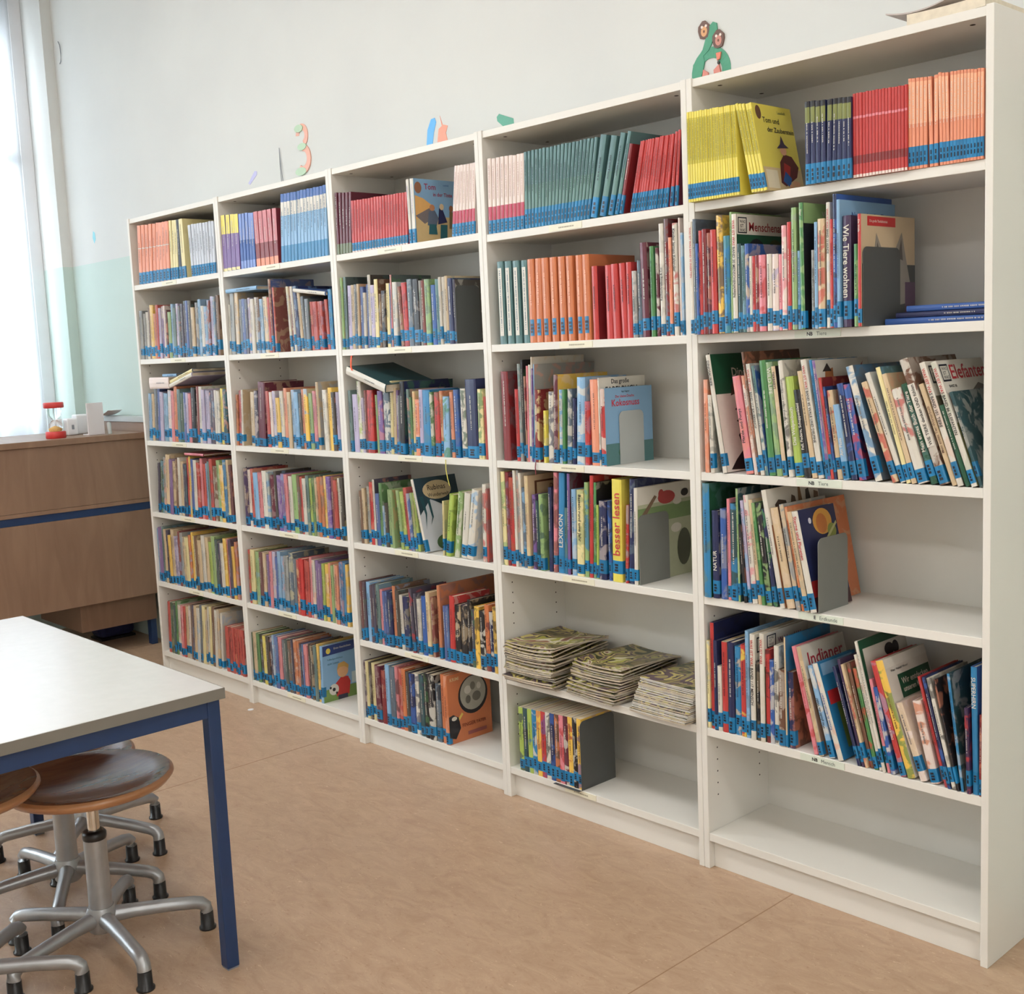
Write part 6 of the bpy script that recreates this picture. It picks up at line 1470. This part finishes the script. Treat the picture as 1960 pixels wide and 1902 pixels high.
# ------------------------------------------------------------------ magazine stacks
MAGC = [(122,104,62),(198,178,92),(86,84,54),(150,120,80),(60,64,44),(170,150,84),(110,80,66),(92,100,66),(186,168,120),(70,58,60)]
def magazine(loc, rz, w, d, t, seed, sag, label, group, tilt=(0,0), top=False, edge=('magedge',)):
    rnd = random.Random(seed); nx, ny = 6, 8; T = []; Bm = []
    for j in range(ny+1):
        for i in range(nx+1):
            u, v = i/nx, j/ny
            zz = sag*(u-.5)*(u-.5)*4*.5+sag*.6*math.sin(v*3.1+seed)*(.3+u*.5)
            xx = (u-.5)*w; yy = v*d
            zz += tilt[0]*xx+tilt[1]*yy
            T.append((xx, yy, zz+t)); Bm.append((xx, yy, zz))
    mb = MB(); k = nx+1; c = srgb(*MAGC[seed % 10]); c2 = srgb(*MAGC[(seed*3+4) % 10])[:3]+(.95,)
    nv = len(T); fs = []
    V = T+Bm; 
    for j in range(ny):
        for i in range(nx):
            q = j*k+i
            mb.face([V[q],V[q+1],V[q+k+1],V[q+k]], c, c2, 0, False); mb.face([V[nv+q],V[nv+q+k],V[nv+q+k+1],V[nv+q+1]], c, c2, 0)
    o = mb.build('magazine', 'comic', None, loc, (0,0,rz))
    m2 = MB()
    ring = [i for i in range(k)] + [j*k+nx for j in range(1, ny+1)] + [ny*k+i for i in range(nx-1, -1, -1)] + [j*k for j in range(ny-1, 0, -1)]
    for a, b in zip(ring, ring[1:]+ring[:1]):
        m2.face([V[nv+a],V[nv+b],V[b],V[a]], srgb(200,186,160), None)
    m2.build('page_edges', rnd.choice(edge), o)
    return tag(o, label, 'magazine', group)
z0 = shelf_z(3,'e')
def stack(cx, y0, n, t, w, d, rz, jit, name, seed, grow=0, over=0):
    rnd = random.Random(seed); z = z0+.0012
    for i in range(n):
        tt = t*rnd.uniform(.8,1.25); f = i/(n-1)
        lab = 'topmost magazine of the %s' % name if i == n-1 else ('lowest magazine of the %s' % name if i == 0 else '%s magazine from the bottom of the %s' % (ORD[i], name))
        yo = y0+rnd.uniform(-jit, jit)+.045*f*(seed == 2)+ .05*f*(seed == 3)
        magazine((cx+rnd.uniform(-jit, jit)*.7, yo, z), math.radians(rz+rnd.uniform(-1,1)*(3 if jit > .004 else 1)), w, d, tt*.9, seed*40+i, .0022+grow*f, lab, 'magazines in the %s' % name, tilt=(over*f, 0), edge=('magedge3','magedge3','magedge') if seed == 3 else ('magedge','magedge2'))
        z += tt+grow*.10
    return z
stack(2.556, -.030, 19, .0052, .205, .262, 3, .010, 'left magazine stack on the fifth shelf', 1, .013)
stack(2.800, -.022, 16, .0045, .205, .255, -3, .008, 'middle magazine stack on the fifth shelf', 2, .009)
stack(3.065, -.026, 20, .0042, .208, .258, -3, .003, 'right magazine stack on the fifth shelf', 3, .0)

# ------------------------------------------------------------------ papers on top, wall stickers
mb = MB(); 
for i in range(1):
    nx = 8; V = []
for name, x0, x1, y0, y1, z, th, lift, rgb, lab in (('paper_pile', 3.80, 3.975, .012, .21, 2.1005, .022, .004, (222,212,192), 'cream pile of papers lying on top of the nearest bookcase'), ('paper_sheets', 3.745, 3.90, .02, .22, 2.1275, .003, .022, (188,178,174), 'grey curling sheets on the paper pile atop the nearest bookcase')):
    mb = MB(); nx = 8; top = []; bot = []
    for i in range(nx+1):
        u = i/nx; xx = x0+(x1-x0)*u; zz = z+lift*((u-.45)**2*2.2)
        top.append((xx, zz+th)); bot.append((xx, zz))
    for i in range(nx):
        (xa,za),(xb,zb_) = top[i], top[i+1]; (xc,zc),(xd,zd) = bot[i], bot[i+1]
        mb.face([(xa,y0,za),(xb,y0,zb_),(xb,y1,zb_),(xa,y1,za)]); mb.face([(xc,y0,zc),(xc,y1,zc),(xd,y1,zd),(xd,y0,zd)])
        mb.face([(xc,y0,zc),(xd,y0,zd),(xb,y0,zb_),(xa,y0,za)]); mb.face([(xa,y1,za),(xb,y1,zb_),(xd,y1,zd),(xc,y1,zc)])
    for xx, za, zc, sg in ((x0, top[0][1], bot[0][1], -1), (x1, top[-1][1], bot[-1][1], 1)):
        q = [(xx,y0,zc),(xx,y0,za),(xx,y1,za),(xx,y1,zc)]; mb.face(q[::-1] if sg < 0 else q[::-1])
    tag(mb.build(name, plain(name, rgb, .8, .08, 60)), lab, 'paper')
SY = WY-.0012
def sticker(name, shapes, label):
    """flat vinyl shapes on the wall: list of (outline in x,z, colour), later ones lie on top"""
    mb = MB()
    for i, (pts, rgb) in enumerate(shapes):
        yy = SY-.00015*i; c = srgb(*rgb)
        ar = sum(p[0]*q[1]-q[0]*p[1] for p, q in zip(pts, pts[1:]+pts[:1]))
        pp = pts if ar > 0 else pts[::-1]
        mb.face([(p[0],yy,p[1]) for p in pp], c)
        for p, q in zip(pp, pp[1:]+pp[:1]): mb.face([(p[0],yy,p[1]),(p[0],SY+.001,p[1]),(q[0],SY+.001,q[1]),(q[0],yy,q[1])], c)
    return tag(mb.build(name, 'print'), label, 'wall sticker', 'number stickers on the wall')
def arc(cx, cz, ro, ri, a0, a1, n=16, sx=1.0):
    A = [math.radians(a0+(a1-a0)*k/n) for k in range(n+1)]
    return [(cx+sx*ro*math.cos(t), cz+ro*math.sin(t)) for t in A] + [(cx+sx*ri*math.cos(t), cz+ri*math.sin(t)) for t in A[::-1]]
def strip(fn, n, segs): pass
def ring_shapes(cx, cz, ro, ri, a0, a1, rgb, n=14, sx=1.0):
    out = []
    for k in range(n):
        t0, t1 = [math.radians(a0+(a1-a0)*q/n) for q in (k, k+1)]
        out.append(([(cx+sx*ro*math.cos(t0),cz+ro*math.sin(t0)),(cx+sx*ro*math.cos(t1),cz+ro*math.sin(t1)),(cx+sx*ri*math.cos(t1),cz+ri*math.sin(t1)),(cx+sx*ri*math.cos(t0),cz+ri*math.sin(t0))], rgb))
    return out
GR = (70,150,118); BRN = (104,74,64)
def blob(cx, cz, rx, rz_, n=14, wob=.0, a=0): return [(cx+rx*(1+wob*math.sin(5*t))*math.cos(t+a), cz+rz_*(1+wob*math.sin(5*t))*math.sin(t+a)) for t in [2*math.pi*k/n for k in range(n)]]
six = ring_shapes(3.055, 2.185, .068, .038, -15, 195, GR, 18, .98)
six += [([(3.000,2.215),(3.028,2.250),(3.052,2.308),(3.066,2.318),(3.078,2.312),(3.080,2.295),(3.050,2.245)], GR), ([(2.988,2.17),(2.994,2.215),(3.028,2.250),(3.034,2.215),(3.020,2.17)], GR)]
for (x, z, c) in ((3.034,2.302,(216,160,110)),(3.083,2.268,(196,132,118))):
    six += [(blob(x, z, .020, .025, 14, .06), BRN), (blob(x+.001, z-.004, .011, .014), c), (blob(x-.006, z+.009, .004, .004, 8), (236,222,210)), (blob(x+.008, z+.010, .004, .004, 8), (236,222,210)), (blob(x+.001, z-.004, .003, .004, 8), (110,60,40))]
six += [([(3.075,2.232),(3.092,2.232),(3.088,2.214),(3.078,2.212)], (226,128,104)), (blob(3.082,2.205,.003,.005,8), (50,50,44)), ([(3.025,2.17),(3.03,2.196),(3.046,2.186),(3.048,2.17)], (210,130,116)), ([(3.068,2.17),(3.066,2.188),(3.084,2.200),(3.092,2.17)], (210,130,116))]
sticker('number_sticker', six, 'green number six sticker with two small lion heads above the bookcases')
OR = (230,172,152); LG = (180,206,176)
thr = ring_shapes(1.002, 2.338, .047, .022, 175, -70, OR, 16, .95)+ring_shapes(1.004, 2.246, .058, .030, 95, -130, OR, 16, .95)
thr += [(blob(.985,2.368,.030,.015,12), LG), (blob(1.002,2.294,.032,.014,12), LG), (blob(.985,2.198,.040,.016,12), LG)]
sticker('number_sticker', thr, 'orange and green number three sticker on the wall')
sticker('number_sticker', [([(1.786,2.15),(1.800,2.23),(1.822,2.264),(1.843,2.266),(1.850,2.250),(1.834,2.215),(1.818,2.15)], (86,172,236)), ([(1.852,2.180),(1.862,2.224),(1.880,2.232),(1.872,2.268),(1.884,2.236),(1.912,2.228),(1.900,2.205),(1.916,2.15),(1.860,2.15)], (240,150,122)), ([(1.850,2.150),(1.852,2.180),(1.880,2.178),(1.884,2.150)], (110,150,230))], 'blue number sticker with an orange animal above the middle bookcase')
sticker('number_sticker', [([(2.168,2.200),(2.166,2.214),(2.178,2.222),(2.246,2.196),(2.250,2.15),(2.232,2.15)], (84,160,134))], 'tip of a green number sticker above the second bookcase from the right')
sticker('number_sticker', [([(.566,2.205),(.624,2.250),(.642,2.246),(.640,2.232),(.580,2.198)], (190,188,226))], 'pale violet strip of a number sticker above the second bookcase from left')
sticker('number_sticker', [([(-1.03,2.10),(-1.045,2.13),(-1.035,2.165),(-1.015,2.155),(-1.010,2.12)], (120,196,210))], 'small pale blue sticker on the wall beside the leftmost bookcase')
mb = MB(); mb.tube([(.832,SY-.003,2.315),(.833,SY-.004,2.24),(.834,SY-.003,2.175)], .0013, 6); mb.tube([(.832,SY-.003,2.315),(.838,SY-.004,2.24),(.846,SY-.003,2.175)], .0013, 6)
tag(mb.build('wire_hanger', 'greyp'), 'thin grey wire on the wall above the second bookcase from left', 'wire')
mb = MB(); mb.lathe([(.016,0),(.010,.006),(.006,.018),(.010,.026),(.0,.028)], 10, (2.440,.16,2.1005)); mb.tube([(2.39,.15,2.104),(2.415,.155,2.106),(2.43,.16,2.110)], .004, 6); mb.tube([(2.428,.16,2.128),(2.452,.16,2.130)], .003, 6)
tag(mb.build('metal_clamp', 'chrome'), 'small metal clamp on top of the second bookcase from right', 'clamp')
mb = MB(); mb.obj_box((1.41,.18,2.1125),(.014,0,.004),(0,.010,0),(0,0,.008)); mb.tube([(1.44,.18,2.105),(1.48,.185,2.1035)], .002, 6)
tag(mb.build('small_clip', 'whitep'), 'tiny white clip on top of the middle bookcase', 'clip')

# ------------------------------------------------------------------ wooden counter on the left with the things on it
DX = -.5
e = tag(empty('counter_desk', (DX, -.66, 0)), 'long beech wood counter with a dark blue stripe left of the bookcases', 'counter')
yA, yB = -1.1, .905
TOPZ = 1.108
mb = MB(); mb.box((-.62, yA, TOPZ-.03), (.012, yB, TOPZ)); mb.build('counter_top', 'desk', e, bevel=.002)
mb = MB(); mb.box((-.020, yA, .772), (0, yB, TOPZ-.031)); mb.build('upper_panel', 'desk', e, bevel=.0015)
mb = MB(); mb.box((-.022, yA, .752), (.003, yB, .771)); mb.build('edge_strip', 'desk', e, bevel=.0015)
mb = MB(); mb.box((-.030, yA, .715), (-.006, yB, .752)); mb.build('blue_rail', 'blue_metal', e)
mb = MB(); mb.box((-.022, yA, .275), (-.002, yB, .714)); mb.build('front_panel', 'desk', e, bevel=.0015)
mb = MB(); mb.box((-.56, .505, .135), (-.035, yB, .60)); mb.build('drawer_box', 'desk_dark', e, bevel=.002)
for yy in (yA, yB-.03):
    mb = MB(); mb.box((-.60, yy, .0), (-.56, yy+.03, TOPZ-.031)); mb.build('leg', 'blue_metal', e)
    mb = MB(); mb.box((-.09, yy, .0), (-.05, yy+.03, TOPZ-.031) if yy < 0 else (-.05, yy+.03, .134)); mb.build('leg', 'blue_metal', e)
e = tag(empty('hourglass', (-.60, -.17, TOPZ)), 'large hourglass with red caps on the wooden counter', 'hourglass')
mb = MB(); mb.lathe([(.045,0),(.048,.003),(.048,.030),(.045,.033)], 24); mb.build('base_cap', 'red', e)
mb = MB(); mb.lathe([(.045,.148),(.048,.151),(.048,.172),(.045,.175)], 24); mb.build('top_cap', 'red', e)
mb = MB(); mb.lathe([(.030,.033),(.034,.050),(.030,.070),(.014,.086),(.0035,.0905),(.014,.095),(.030,.111),(.034,.131),(.030,.148)], 24, caps=False); mb.build('glass_bulbs', 'glass', e)
mb = MB(); mb.lathe([(.028,.034),(.031,.046),(.016,.054),(.002,.060)], 20); mb.build('sand', 'sand', e)
for a in range(3):
    t = a*2.094+.6; mb = MB(); mb.lathe([(.0028,.033),(.0028,.148)], 8, (.039*math.cos(t), .039*math.sin(t), 0)); mb.build('rod', 'glass', e)
mb = MB(); mb.obj_box((-.62,.035,TOPZ+.081),(.02,-.0,.001),(.0,.0445,0),(0,0,.08)); 
mb = MB(); mb.box((-.004,-.045,0),(.004,.045,.160)); mb.box((-.05,-.045,0),(-.004,.045,.006)); tag(mb.build('white_card_stand', 'card', None, (-.60,.035,TOPZ+.0005), (0,0,math.radians(8)), .001), 'blank white card standing upright on the wooden counter', 'card')
def bottle_box(name, loc, w, d, h, lab, dot=False):
    e = tag(empty(name, loc), lab, 'box')
    mb = MB(); mb.box((-w/2,-d/2,0),(w/2,d/2,h)); mb.build('body', 'whitep', e, bevel=.008)
    if dot: mb = MB(); mb.box((w/2+.0002,-.006,h*.35),(w/2+.001,.006,h*.62)); mb.build('dark_window', 'greyp', e)
bottle_box('tissue_box', (-.78,-.085,TOPZ+.0005), .05,.03,.085, 'small pale box behind the hourglass on the counter')
bottle_box('pencil_sharpener', (-.75,-.032,TOPZ+.0005), .06,.055,.085, 'white desk sharpener with a dark slot on the counter', True)
bottle_box('tape_dispenser', (-.80,.045,TOPZ+.0005), .06,.075,.10, 'white rounded box half hidden behind the standing card')
mb = MB(); mb.lathe([(.010,0),(.010,.055),(.006,.060)], 14); tag(mb.build('glue_stick', 'steel_light', None, (-.575,.094,TOPZ+.0005), (0,math.radians(-6),0)), 'small silver glue stick leaning beside the white card', 'glue stick')
e = tag(empty('cable_duct', (WX, .22, 1.0)), 'grey and wood ledge along the back wall behind the counter', 'ledge')
mb = MB(); mb.box((.02,.031,.155),(1.15,.078,.185)); mb.build('grey_rail', 'steel_light', e, bevel=.002)
mb = MB(); mb.box((.02,.036,.05),(1.15,.078,.1545)); mb.build('wood_base', 'desk', e, bevel=.002)
mb = MB(); V = []
for i in range(7):
    u = i/6; V.append((-.98+.16*u, .24, 1.1865+.03*u*u))
for p, q in zip(V, V[1:]): mb.obj_box((Vector(p)+Vector(q))/2, (Vector(q)-Vector(p))/2, (0,.04,0), (0,0,.0008))
tag(mb.build('loose_sheet', 'card'), 'curling white paper sheet on the ledge by the wall', 'paper')
e = tag(empty('school_bag', (-.90, .16, 0)), 'dark blue bag standing on the floor under the counter', 'bag')
mb = MB(); mb.box((-.07,-.1,.012),(.07,.1,.105)); mb.build('bag_body', 'fabric_dark', e, bevel=.03)
mb = MB(); mb.box((-.068,-.095,.0),(.068,.095,.0115)); mb.build('bag_bottom', 'black', e)
mb = MB(); mb.tube([(.05,-.05,.09),(.062,-.045,.12),(.062,.045,.12),(.05,.05,.09)], .006, 8); mb.build('bag_handle', 'black', e)

# ------------------------------------------------------------------ table
TZ, TX0, TX1, TY0, TY1 = .69, 1.478, 2.716, -1.90, -1.154
e = tag(empty('table', ((TX0+TX1)/2, (TY0+TY1)/2, 0)), 'school table with pale top and dark blue square steel legs', 'table')
cx, cy = (TX0+TX1)/2, (TY0+TY1)/2; hx, hy = (TX1-TX0)/2, (TY1-TY0)/2
mb = MB(); mb.box((-hx+.002,-hy+.002,TZ-.0255), (hx-.002,hy-.002,TZ)); mb.build('tabletop', 'tabletop', e, bevel=.0008)
mb = MB()
for a, b in (((-hx,-hy),(hx,-hy+.0019)), ((-hx,hy-.0019),(hx,hy)), ((-hx,-hy+.0019),(-hx+.0019,hy-.0019)), ((hx-.0019,-hy+.0019),(hx,hy-.0019))): mb.box((a[0],a[1],TZ-.026),(b[0],b[1],TZ-.0006))
mb.build('edge_band', 'edge', e)
LG_ = .032; ins = .010
for sx in (-1, 1):
    for sy in (-1, 1):
        mb = MB(); xa = sx*(hx-ins-LG_/2); ya = sy*(hy-ins-LG_/2)
        mb.box((xa-LG_/2, ya-LG_/2, .004), (xa+LG_/2, ya+LG_/2, TZ-.027)); lg = mb.build('leg', 'blue_metal', e, bevel=.0025)
        mb = MB(); mb.box((xa-LG_/2+.002, ya-LG_/2+.002, 0), (xa+LG_/2-.002, ya+LG_/2-.002, .004)); mb.build('foot_cap', 'greyp', lg)
for sy in (-1, 1):
    ya = sy*(hy-ins-LG_/2); mb = MB(); mb.box((-hx+ins+LG_, ya-LG_/2+.001, TZ-.067), (hx-ins-LG_, ya+LG_/2-.001, TZ-.027)); mb.build('frame_rail', 'blue_metal', e, bevel=.002)
for sx in (-1, 1):
    xa = sx*(hx-ins-LG_/2); mb = MB(); mb.box((xa-LG_/2+.001, -hy+ins+LG_, TZ-.067), (xa+LG_/2-.001, hy-ins-LG_, TZ-.027)); mb.build('frame_rail', 'blue_metal', e, bevel=.002)

# ------------------------------------------------------------------ stools
def stool(cx, cy, ang, zs, label):
    e = tag(empty('stool', (cx, cy, 0)), label, 'stool', 'round swivel stools under the table')
    mb = MB(); R = .200
    prof = [(.0,zs-.030),(.10,zs-.034),(.160,zs-.031),(.190,zs-.020),(R,zs-.008),(R-.001,zs-.002),(R-.008,zs+.003)]
    mb.lathe(prof, 48, caps=False, mi=1); mb.lathe([(R-.008,zs+.003),(.178,zs+.0035),(.155,zs-.001),(.11,zs-.008),(.05,zs-.012),(.0,zs-.013)], 48, caps=False)
    mb.build('seat', ['seat','seat_edge'], e)
    mb = MB(); mb.lathe([(.055,zs-.041),(.055,zs-.035),(.02,zs-.0345)], 20); mb.lathe([(.019,zs-.055),(.022,zs-.041)], 16); mb.build('seat_mount', 'black', e)
    mb = MB(); mb.lathe([(.0145,.29),(.0145,zs-.054)], 16); mb.build('piston', 'chrome', e)
    mb = MB(); mb.lathe([(.028,.292),(.029,.296),(.029,.307),(.024,.313),(.016,.314)], 20); mb.build('collar', 'black', e)
    mb = MB(); mb.lathe([(.030,.105),(.028,.13),(.0275,.292)], 24); mb.build('column', 'alu', e)
    mb = MB(); mb.lathe([(.030,.055),(.036,.062),(.037,.10),(.031,.118)], 24); mb.build('hub', 'alu', e)
    for k in range(5):
        a = math.radians(ang+72*k); c, s_ = math.cos(a), math.sin(a); RR = .252
        mb = MB(); P = [(.02,.090),(.08,.088),(.16,.082),(.222,.075),(.240,.070),(.250,.060),(.252,.046)]
        mb.tube([(r*c, r*s_, z) for r, z in P], [.0205,.0175,.0165,.0165,.0165,.0165,.0165], 12, flat=1.0); arm = mb.build('arm', 'alu', e)
        mb = MB(); mb.lathe([(.0155,.046),(.0165,.044),(.0172,.006),(.0215,.005),(.0215,.0),(.0,.0)], 16, (RR*c, RR*s_, 0)); mb.build('glide_foot', 'black', arm)
stool(2.379, -1.355, -3, .450, 'front wooden-seated swivel stool under the near table corner')
stool(2.030, -1.295, 43, .405, 'second swivel stool behind the front stool, its seat mostly hidden')
stool(1.725, -1.115, 30, .450, 'farthest swivel stool under the table, only its star base showing')
stool(2.400, -1.690, 60, .515, 'swivel stool at the left edge, its wooden seat cut off by the frame')
# a scrap on the floor
mb = MB(); mb.lathe([(.013,.0),(.013,.0016),(.010,.0022)], 9); tag(mb.build('paper_scrap', 'whitep', None, (.885,-.055,.0002)), 'small white scrap on the floor in front of the bookcases', 'scrap')
